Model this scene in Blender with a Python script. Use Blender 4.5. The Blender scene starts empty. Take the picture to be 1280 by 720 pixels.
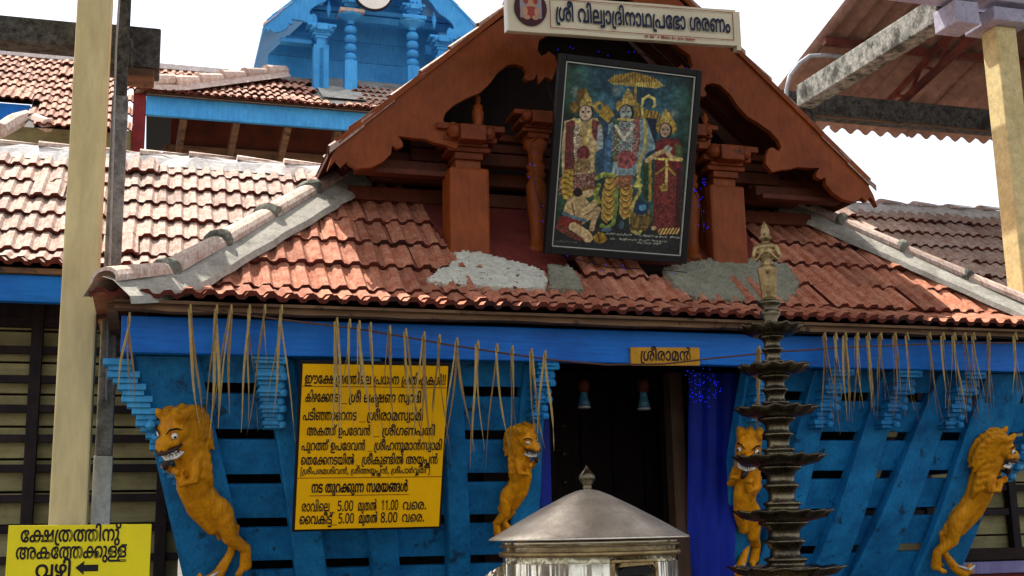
import bpy, bmesh, math, random
import numpy as np
from mathutils import Vector, Matrix, geometry
random.seed(7)
R = math.radians
scn = bpy.context.scene
COL = scn.collection

# ------------------------------------------------------------------ camera
F_PX = 1500.0
HD, PT, RL = R(17), R(11.4), R(1.17)
fw = Vector((math.sin(HD)*math.cos(PT), math.cos(HD)*math.cos(PT), math.sin(PT)))
r0 = Vector((math.cos(HD), -math.sin(HD), 0)); u0 = r0.cross(fw)
rt = r0*math.cos(RL) - u0*math.sin(RL)
up = u0*math.cos(RL) + r0*math.sin(RL)
EYE = Vector((0, 0, 1.6))
cd = bpy.data.cameras.new('camera')
cd.sensor_width = 36; cd.lens = F_PX/1280*36; cd.clip_start = .05; cd.clip_end = 500
cam = bpy.data.objects.new('camera', cd); COL.objects.link(cam)
M = Matrix((rt, up, -fw)).transposed().to_4x4(); M.translation = EYE
cam.matrix_world = M
scn.camera = cam

# ------------------------------------------------------------------ light
SUN = Vector((-.26, .42, 1)).normalized()
elev = math.asin(SUN.z)
w = bpy.data.worlds.new("World"); scn.world = w; w.use_nodes = True
wn = w.node_tree; bg = wn.nodes['Background']
sky = wn.nodes.new('ShaderNodeTexSky'); sky.sky_type = 'NISHITA'; sky.sun_disc = False
sky.sun_elevation = elev; sky.sun_rotation = math.atan2(SUN.x, SUN.y)
sky.air_density = 1.0; sky.dust_density = 6.0; sky.ozone_density = 1.0
hz_ = wn.nodes.new('ShaderNodeMix'); hz_.data_type = 'RGBA'; hz_.inputs[0].default_value = .62      # bright milky haze
wn.links.new(sky.outputs[0], hz_.inputs[6]); hz_.inputs[7].default_value = (6.6, 6.8, 7.2, 1)
wn.links.new(hz_.outputs[2], bg.inputs[0]); bg.inputs[1].default_value = .12
sd = bpy.data.lights.new('sun', 'SUN'); sd.energy = 4.4; sd.angle = R(.5); sd.color = (1, .95, .87)
so = bpy.data.objects.new('sun', sd); COL.objects.link(so)
so.rotation_euler = SUN.to_track_quat('Z', 'Y').to_euler()
scn.view_settings.view_transform = 'Standard'; scn.view_settings.look = 'None'
scn.view_settings.gamma = 1; scn.view_settings.exposure = 1.0
try: scn.view_settings.use_curve_mapping = False
except Exception: pass

def at(x, y, Y):
    d = fw + rt*((x-640)/F_PX) + up*((360-y)/F_PX)
    return EYE + d*(Y/d.y)

# ------------------------------------------------------------------ materials
MATS = {}
def new_mat(name):
    m = bpy.data.materials.new(name); m.use_nodes = True
    nt = m.node_tree; b = nt.nodes['Principled BSDF']; b.inputs['Specular IOR Level'].default_value = .18
    MATS[name] = m
    return m, nt, b
def ramp(nt, fac, stops, interp='LINEAR'):
    n = nt.nodes.new('ShaderNodeValToRGB'); cr = n.color_ramp; cr.interpolation = interp
    while len(cr.elements) < len(stops): cr.elements.new(.5)
    for e, (p, c) in zip(cr.elements, stops):
        e.position = p; e.color = (c[0], c[1], c[2], 1)
    nt.links.new(fac, n.inputs[0]); return n.outputs[0]
def noise(nt, scale, detail=4, rough=.6, vec=None, dist=0):
    n = nt.nodes.new('ShaderNodeTexNoise'); n.inputs['Scale'].default_value = scale
    n.inputs['Detail'].default_value = detail; n.inputs['Roughness'].default_value = rough
    n.inputs['Distortion'].default_value = dist
    if vec is not None: nt.links.new(vec, n.inputs['Vector'])
    return n.outputs['Fac']
def mix(nt, fac, a, b, mode='MIX'):
    n = nt.nodes.new('ShaderNodeMix'); n.data_type = 'RGBA'; n.blend_type = mode
    for s, v in ((n.inputs[0], fac), (n.inputs[6], a), (n.inputs[7], b)):
        if hasattr(v, 'links'): nt.links.new(v, s)
        elif isinstance(v, (int, float)): s.default_value = v
        else: s.default_value = (v[0], v[1], v[2], 1)
    return n.outputs[2]
def coords(nt, scale=(1, 1, 1), obj=False, rand=False):
    """world (geometry) position, or the object's own coordinates"""
    if obj:
        n = nt.nodes.new('ShaderNodeTexCoord'); v = n.outputs['Object']
    else:
        n = nt.nodes.new('ShaderNodeNewGeometry'); v = n.outputs['Position']
    mp = nt.nodes.new('ShaderNodeMapping'); mp.inputs['Scale'].default_value = scale
    nt.links.new(v, mp.inputs[0])
    if rand:
        oi = nt.nodes.new('ShaderNodeObjectInfo')
        ml = nt.nodes.new('ShaderNodeVectorMath'); ml.operation = 'SCALE'
        cb = nt.nodes.new('ShaderNodeCombineXYZ')
        nt.links.new(oi.outputs['Random'], cb.inputs[0]); nt.links.new(oi.outputs['Random'], cb.inputs[1])
        nt.links.new(cb.outputs[0], ml.inputs[0]); ml.inputs['Scale'].default_value = 37
        nt.links.new(ml.outputs[0], mp.inputs['Location'])
    return mp.outputs[0]
def bump(nt, b, h, strength=.3, dist=.01):
    n = nt.nodes.new('ShaderNodeBump'); n.inputs['Strength'].default_value = strength
    n.inputs['Distance'].default_value = dist
    nt.links.new(h, n.inputs['Height']); nt.links.new(n.outputs[0], b.inputs['Normal'])

def painted(name, col, dark, rough=.55, scale=(3, 3, 3), wear=.5, wearcol=None, grain=(40, 40, 4), bmp=.25):
    m, nt, b = new_mat(name)
    v = coords(nt, scale); n1 = noise(nt, 2.2, 6, .65, v)
    c = ramp(nt, n1, [(.3, dark), (.62, col)])
    g = noise(nt, 1, 5, .7, coords(nt, grain))
    c = mix(nt, ramp(nt, g, [(.38, (.7, .7, .7)), (.6, (1, 1, 1))]), (0, 0, 0), c) if False else \
        mix(nt, .8, c, ramp(nt, g, [(.3, (.62, .62, .62)), (.62, (1, 1, 1))]), 'MULTIPLY')
    oi = nt.nodes.new('ShaderNodeObjectInfo')
    c = mix(nt, .6, c, ramp(nt, oi.outputs['Random'], [(0, (.72, .74, .76)), (1, (1.12, 1.1, 1.08))]), 'MULTIPLY')
    if wearcol:
        wv = noise(nt, 7, 8, .72, coords(nt))
        c = mix(nt, ramp(nt, wv, [(wear, (0, 0, 0)), (wear+.06, (1, 1, 1))]), c, wearcol)
    nt.links.new(c, b.inputs['Base Color']); b.inputs['Roughness'].default_value = rough
    bump(nt, b, g, bmp, .01)
    return m

def tile_mat(name, clean, pale, mould, amt=.5):
    m, nt, b = new_mat(name)
    v = coords(nt, (1, 1, 1))
    oi = nt.nodes.new('ShaderNodeObjectInfo')
    big = noise(nt, 1.3, 5, .6, v); mid = noise(nt, 14, 6, .75, v)
    fine = noise(nt, 55, 5, .8, v)
    c = ramp(nt, mid, [(.34, clean), (.62, pale)])
    c = mix(nt, .8, c, ramp(nt, oi.outputs['Random'], [(0, (.62, .56, .55)), (.5, (.95, .93, .92)), (1, (1.1, 1.04, 1.0))]), 'MULTIPLY')
    ad = nt.nodes.new('ShaderNodeMath'); ad.operation = 'ADD'
    nt.links.new(mid, ad.inputs[0]); nt.links.new(big, ad.inputs[1])
    ad2 = nt.nodes.new('ShaderNodeMath'); ad2.operation = 'MULTIPLY_ADD'
    nt.links.new(oi.outputs['Random'], ad2.inputs[0]); ad2.inputs[1].default_value = .16
    nt.links.new(ad.outputs[0], ad2.inputs[2])
    c = mix(nt, ramp(nt, ad2.outputs[0], [(1.12-amt*.12, (0, 0, 0)), (1.30-amt*.1, (.85, .85, .85))]), c, mould)
    streak = noise(nt, 1, 4, .7, coords(nt, (90, 9, 9)))
    c = mix(nt, .7, c, ramp(nt, streak, [(.34, (.55, .5, .48)), (.56, (1.03, 1.03, 1.03))]), 'MULTIPLY')
    c = mix(nt, .75, c, ramp(nt, fine, [(.3, (.5, .46, .44)), (.58, (1, 1, 1))]), 'MULTIPLY')
    nt.links.new(c, b.inputs['Base Color']); b.inputs['Roughness'].default_value = .8
    bump(nt, b, fine, .5, .006)
    return m

def stone_mat(name, a, bcol, c3, scale=6, rough=.9, spot=.5, bmp=.5):
    m, nt, b = new_mat(name)
    v = coords(nt); n1 = noise(nt, scale, 8, .75, v); n2 = noise(nt, scale*.3, 4, .6, v)
    n3 = noise(nt, scale*5, 5, .8, v)
    c = ramp(nt, n1, [(.35, a), (.6, bcol)])
    c = mix(nt, ramp(nt, n2, [(spot, (0, 0, 0)), (spot+.12, (1, 1, 1))]), c, c3)
    c = mix(nt, .7, c, ramp(nt, n3, [(.35, (.55, .55, .55)), (.6, (1, 1, 1))]), 'MULTIPLY')
    nt.links.new(c, b.inputs['Base Color']); b.inputs['Roughness'].default_value = rough
    bump(nt, b, n3, bmp, .01)
    return m

BLUE = painted('sky_blue_paint', (.018, .25, .56), (.008, .125, .33), .45, (2.5, 2.5, 2.5), .585, (.012, .05, .10), (60, 60, 6), .5)
BLUE2 = painted('pale_blue_paint', (.05, .34, .64), (.03, .22, .48), .45, (3, 3, 3), .68, (.03, .1, .16))
COBALT = painted('cobalt_beam_paint', (.004, .17, .62), (.003, .11, .46), .4, (1, 1, 1), .70, (.01, .03, .08), (4, 40, 60))
NAVY = painted('deep_blue_paint', (.003, .02, .30), (.002, .012, .2), .5, (1, 1, 1), .72, (.005, .01, .05))
TBLUE = painted('tower_blue_paint', (.07, .40, .82), (.04, .28, .66), .5, (1, 1, 1), .68, (.05, .16, .28))
ORANGE = painted('terracotta_red_paint', (.27, .062, .011), (.17, .036, .006), .5, (1.2, 1.2, 1.2), .64, (.06, .02, .012), (30, 30, 10), .35)
CAPW = painted('carved_brown_red_wood', (.22, .046, .010), (.12, .026, .006), .55, (3, 3, 3), .6, (.04, .015, .01), (30, 30, 30), .5)
REDWOOD = painted('dark_red_wood', (.13, .03, .012), (.06, .018, .008), .6, (2, 2, 2), .62, (.03, .012, .01))
WOOD = painted('weathered_wood', (.20, .11, .055), (.09, .05, .03), .8, (1, 6, 6), .56, (.04, .028, .02), (3, 50, 50), .6)
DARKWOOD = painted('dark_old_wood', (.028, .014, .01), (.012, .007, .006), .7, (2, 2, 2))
POSTWOOD = painted('brown_door_post_wood', (.07, .035, .018), (.035, .018, .01), .7)
BLACKWOOD = painted('shade_black_wood', (.012, .010, .010), (.006, .005, .005), .8)  # near-black colour stands in for the shade of the unlit interior
GRILLE = painted('dark_grille_wood', (.03, .018, .02), (.012, .009, .012), .7)
CREAMWALL = painted('cream_plank_wall', (.36, .32, .15), (.22, .19, .09), .7, (2, 2, 2), .66, (.12, .1, .05), (3, 30, 30))
LILAC = painted('lilac_sill_paint', (.30, .27, .5), (.2, .18, .36), .6)
PLINTH = painted('red_oxide_plinth', (.2, .02, .02), (.12, .012, .014), .6)
TILE_OLD = tile_mat('old_roof_tile', (.38, .22, .165), (.64, .53, .45), (.13, .115, .105), .78)
TILE_RAW = stone_mat('tile_edge_shaded_red', (.15, .03, .018), (.08, .018, .012), (.04, .014, .012), 9)  # raw red clay, darkened to deepen the shadow lines between rows
TILE_NEW = tile_mat('porch_roof_tile', (.46, .125, .06), (.68, .34, .22), (.12, .07, .05), .1)
TILE_FAR = tile_mat('tower_roof_tile', (.40, .16, .10), (.58, .38, .28), (.11, .09, .085), .75)
RIDGE = tile_mat('ridge_tile_clay', (.54, .38, .30), (.74, .64, .56), (.25, .22, .19), .5)
MORTAR = stone_mat('grey_roof_mortar', (.36, .34, .29), (.52, .49, .42), (.27, .25, .21), 9)
MORTAR_D = stone_mat('dark_mortar_lump', (.14, .145, .12), (.24, .24, .19), (.09, .09, .075), 14)
PATCHC = stone_mat('pale_cement_patch', (.58, .58, .48), (.68, .68, .57), (.60, .60, .5), 5, .9, .9, .3)
_nt = PATCHC.node_tree; _b = _nt.nodes['Principled BSDF']; _l = _b.inputs['Base Color'].links[0].from_socket      # flaked spots show red below
_c = mix(_nt, ramp(_nt, noise(_nt, 26, 3, .5, coords(_nt)), [(.64, (0, 0, 0)), (.67, (1, 1, 1))]), _l, (.16, .05, .03)); _nt.links.new(_c, _b.inputs['Base Color'])
PATCHD = stone_mat('grey_green_cement', (.22, .22, .16), (.30, .29, .21), (.2, .19, .14), 5, .9, .7, .2)
REDCEM = stone_mat('red_oxide_cement', (.16, .03, .025), (.2, .042, .032), (.12, .03, .025), 3, .7, .6, .3)
CONC = stone_mat('mouldy_concrete', (.035, .035, .032), (.42, .42, .37), (.07, .07, .06), 14, .95, .52)
CONC_D = stone_mat('black_stained_concrete', (.018, .018, .02), (.13, .125, .11), (.04, .036, .03), 16, .95, .55, .8)
POSTG = stone_mat('grey_stained_post', (.12, .12, .115), (.34, .34, .32), (.09, .09, .085), 11, .95, .58)
POSTW = stone_mat('whitewashed_post', (.5, .52, .48), (.6, .62, .57), (.45, .47, .42), 4, .8, .7, .2)
CREAM = painted('cream_wall_paint', (.74, .61, .31), (.62, .50, .24), .6, (.8, .8, .5), .70, (.45, .33, .18), (6, 6, 1.2), .12)
CREAM_R = stone_mat('yellow_cream_paint', (.70, .56, .26), (.78, .64, .32), (.72, .58, .28), 3, .75, .62, .25)
LAV = stone_mat('peeling_lavender_paint', (.40, .38, .5), (.5, .48, .6), (.28, .26, .32), 5, .8, .6)
SHEET = stone_mat('rusty_brown_sheet', (.20, .115, .085), (.28, .17, .13), (.13, .075, .06), 2.5, .85, .55, .1)
RUST = stone_mat('red_oxide_steel', (.14, .03, .018), (.2, .05, .03), (.09, .025, .02), 8, .6)
PIPE = stone_mat('grey_conduit', (.35, .36, .38), (.45, .46, .48), (.3, .3, .31), 8, .5, .7, .1)
GROUND = stone_mat('courtyard_paving_ground', (.12, .105, .09), (.17, .15, .125), (.10, .09, .08), 1.5, .95)

def plain(name, col, rough=.6, metal=0, var=.25, scale=12):
    m, nt, b = new_mat(name)
    n = noise(nt, scale, 6, .7, coords(nt))
    k = 1-var
    c = ramp(nt, n, [(.3, tuple(x*k for x in col)), (.65, col)])
    nt.links.new(c, b.inputs['Base Color']); b.inputs['Roughness'].default_value = rough
    b.inputs['Metallic'].default_value = metal
    bump(nt, b, n, .15, .004)
    return m
YELLOW = plain('signboard_yellow', (.88, .45, .0), .45, var=.12, scale=5)
LEMON = plain('lemon_sign_yellow', (.80, .66, .01), .45, var=.10, scale=5)
NAMEY = plain('ochre_nameboard', (.52, .25, .015), .5, var=.3, scale=14)
INK = plain('black_sign_ink', (.012, .008, .012), .5)
MAROON = plain('maroon_line_ink', (.14, .01, .01), .5)
BANNERC = plain('banner_cream_flex', (.68, .61, .43), .5, var=.12, scale=3)
BINK = plain('banner_dark_blue_ink', (.01, .016, .05), .5)
BRED = plain('banner_red_line', (.35, .05, .03), .5)
FRAMEB = plain('black_board_frame', (.01, .009, .012), .5)
PICFRAME = plain('dark_picture_frame', (.010, .009, .009), .4)
SILVERL = plain('silver_picture_fillet', (.42, .42, .38), .4, .3)
STRAW = plain('dried_palm_leaf', (.42, .29, .10), .7, var=.45, scale=30)
STRAW_D = plain('brown_palm_leaf', (.26, .16, .06), .75, var=.4, scale=30)
ROPE = plain('brown_coir_rope', (.10, .05, .035), .9)
LION = painted('yellow_ochre_carving', (.88, .36, .004), (.62, .21, .004), .42, (8, 8, 8), .60, (.22, .08, .01), (70, 70, 9), 1.0)
_nt = LION.node_tree; _b = _nt.nodes['Principled BSDF']                 # creases of the carving blend to dark brown
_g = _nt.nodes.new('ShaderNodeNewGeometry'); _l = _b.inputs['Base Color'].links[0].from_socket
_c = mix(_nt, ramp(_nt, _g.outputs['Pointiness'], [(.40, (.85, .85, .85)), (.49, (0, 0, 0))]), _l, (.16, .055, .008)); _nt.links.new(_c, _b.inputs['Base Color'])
WHITE = plain('white_paint', (.78, .76, .7), .45, var=.1)
SEAL = plain('dark_mouth_paint', (.05, .03, .025), .5)
BLACKP = plain('black_gloss_paint', (.008, .007, .006), .3)
GLASSY = plain('blue_glass_shade', (.05, .15, .22), .15, .0)
def metal_mat(name, c0, c1, r0_, r1_, scale=4, stain=(.3, .25, .18)):
    m, nt, b = new_mat(name)
    v = coords(nt, (1, 1, 1), obj=True)
    n = noise(nt, scale, 8, .7, v); n2 = noise(nt, scale*6, 6, .8, v)
    c = ramp(nt, n, [(.35, c0), (.6, c1)])
    c = mix(nt, ramp(nt, n2, [(.52, (0, 0, 0)), (.72, (.8, .8, .8))]), c, stain)
    nt.links.new(c, b.inputs['Base Color']); b.inputs['Metallic'].default_value = .78 if 'lid' in name else .95
    rr = nt.nodes.new('ShaderNodeMapRange'); nt.links.new(n2, rr.inputs[0])
    rr.inputs[1].default_value = .3; rr.inputs[2].default_value = .7
    rr.inputs[3].default_value = r0_; rr.inputs[4].default_value = r1_
    nt.links.new(rr.outputs[0], b.inputs['Roughness'])
    bump(nt, b, n, .25, .02)
    return m
STEEL_L = metal_mat('dull_lid_metal', (.54, .47, .37), (.84, .76, .62), .26, .44, 5, (.45, .38, .28))
STEEL_B = metal_mat('polished_brass_steel', (.60, .56, .43), (.78, .74, .60), .16, .28, 3, (.42, .36, .26))
_nt = STEEL_B.node_tree; _b = _nt.nodes['Principled BSDF']              # hammered sheet: shallow upright waves
bump(_nt, _b, noise(_nt, 1, 3, .5, coords(_nt, (9, 9, .7), obj=True)), .9, .05)
BRONZE = metal_mat('oiled_black_bronze', (.05, .042, .03), (.16, .13, .08), .18, .36, 9, (.02, .016, .012))
BRASS = metal_mat('aged_brass', (.20, .13, .06), (.36, .26, .12), .35, .55, 12, (.08, .06, .04))

def emit(name, col, s):
    m, nt, b = new_mat(name)
    b.inputs['Base Color'].default_value = (*col, 1)
    b.inputs['Emission Color'].default_value = (*col, 1); b.inputs['Emission Strength'].default_value = s
    return m
LED = emit('blue_led', (.01, .015, .8), .55)

# ------------------------------------------------------------------ mesh helpers
class MB:
    def __init__(s): s.v = []; s.f = []; s.m = []; s.mats = []
    def mi(s, mat):
        if mat not in s.mats: s.mats.append(mat)
        return s.mats.index(mat)
    def add(s, vs, fs, mat, M=None):
        o = len(s.v); k = s.mi(mat)
        s.v += [tuple(M @ Vector(p)) if M else tuple(p) for p in vs]
        s.f += [tuple(i+o for i in f) for f in fs]; s.m += [k]*len(fs)
    def box(s, x0, x1, y0, y1, z0, z1, mat, M=None, taper=0):
        t = taper
        vs = [(x0, y0, z0), (x1, y0, z0), (x1, y1, z0), (x0, y1, z0), (x0+t, y0+t, z1), (x1-t, y0+t, z1), (x1-t, y1-t, z1), (x0+t, y1-t, z1)]
        s.add(vs, [(0, 3, 2, 1), (4, 5, 6, 7), (0, 1, 5, 4), (1, 2, 6, 5), (2, 3, 7, 6), (3, 0, 4, 7)], mat, M)
    def beam(s, a, b, w, h, mat, roll_up=Vector((0, 0, 1)), jit=0):
        a = Vector(a); b = Vector(b); d = (b-a); L = d.length; d.normalize()
        x = d.cross(roll_up)
        if x.length < 1e-4: x = Vector((1, 0, 0))
        x.normalize(); z = x.cross(d)
        Mx = Matrix((x, d, z)).transposed().to_4x4(); Mx.translation = a
        s.box(-w/2, w/2, 0, L, -h/2, h/2, mat, Mx)
    def tube(s, pts, rad, mat, n=8, cap=True):
        pts = [Vector(p) for p in pts]; rr = rad if hasattr(rad, '__len__') else [rad]*len(pts)
        vs = []; prev = None
        for i, p in enumerate(pts):
            d = (pts[min(i+1, len(pts)-1)]-pts[max(i-1, 0)]).normalized()
            x = d.cross(Vector((0, 0, 1)) if abs(d.z) < .95 else Vector((0, 1, 0))).normalized() if prev is None else (prev-d*prev.dot(d)).normalized()
            prev = x; y = d.cross(x)
            for k in range(n):
                a = 2*math.pi*k/n; vs.append(p+(x*math.cos(a)+y*math.sin(a))*rr[i])
        fs = [(i*n+k, i*n+(k+1) % n, (i+1)*n+(k+1) % n, (i+1)*n+k) for i in range(len(pts)-1) for k in range(n)]
        if cap: fs += [tuple(range(n))[::-1], tuple(range((len(pts)-1)*n, len(pts)*n))]
        s.add(vs, fs, mat)
    def lathe(s, prof, mat, c=(0, 0, 0), n=24, M=None):
        vs = []; fs = []
        for r_, z in prof:
            for k in range(n):
                a = 2*math.pi*k/n; vs.append((c[0]+r_*math.cos(a), c[1]+r_*math.sin(a), c[2]+z))
        for i in range(len(prof)-1):
            for k in range(n): fs.append((i*n+k, i*n+(k+1) % n, (i+1)*n+(k+1) % n, (i+1)*n+k))
        fs.append(tuple(range(n))[::-1]); fs.append(tuple(range((len(prof)-1)*n, len(prof)*n)))
        s.add(vs, fs, mat, M)
    def prism(s, poly, y0, y1, mat, M=None, side=None):
        """poly: list of (x,z); extruded along y"""
        n = len(poly); tr = geometry.tessellate_polygon([[Vector((p[0], p[1], 0)) for p in poly]])
        vs = [(p[0], y0, p[1]) for p in poly]+[(p[0], y1, p[1]) for p in poly]
        fs = []
        for t in tr:
            a, b_, c = t
            ax = (poly[b_][0]-poly[a][0])*(poly[c][1]-poly[a][1])-(poly[b_][1]-poly[a][1])*(poly[c][0]-poly[a][0])
            if ax < 0: t = (a, c, b_)
            fs.append(tuple(t)); fs.append((t[0]+n, t[2]+n, t[1]+n))
        area = sum(poly[i][0]*poly[(i+1) % n][1]-poly[(i+1) % n][0]*poly[i][1] for i in range(n))
        for i in range(n):
            j = (i+1) % n
            fs.append((j, i, i+n, j+n) if area > 0 else (i, j, j+n, i+n))
        s.add(vs, fs, mat, M)
    def mesh(s, name, smooth=False):
        me = bpy.data.meshes.new(name); me.from_pydata(s.v, [], s.f)
        for m in s.mats: me.materials.append(m)
        me.polygons.foreach_set('material_index', s.m)
        if smooth: me.polygons.foreach_set('use_smooth', [True]*len(s.f))
        me.update(); return me
    def build(s, name, parent=None, smooth=False, kind=None, bevel=0):
        o = bpy.data.objects.new(name, s.mesh(name, smooth)); COL.objects.link(o)
        if parent: o.parent = parent
        if kind: o['kind'] = kind
        if bevel:
            b = o.modifiers.new('bevel', 'BEVEL'); b.width = bevel; b.segments = 2; b.limit_method = 'ANGLE'
        return o
def tag(o, label, cat, group=None):
    o['label'] = label; o['category'] = cat
    if group: o['group'] = group
    return o
def thing(name, label, cat, loc=(0, 0, 0), group=None):
    o = bpy.data.objects.new(name, None); COL.objects.link(o); o.location = loc; o.empty_display_size = .1
    return tag(o, label, cat, group)
def keep(o, parent):
    """parent o but keep its world-space geometry where it is"""
    o.parent = parent
    o.location = Vector(o.location)-parent.location
    return o
def ruffle(me, amp, seed=0):
    rnd = random.Random(seed)
    for v in me.vertices: v.co += Vector((rnd.uniform(-amp, amp), rnd.uniform(-amp, amp), rnd.uniform(-amp, amp)))
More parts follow.
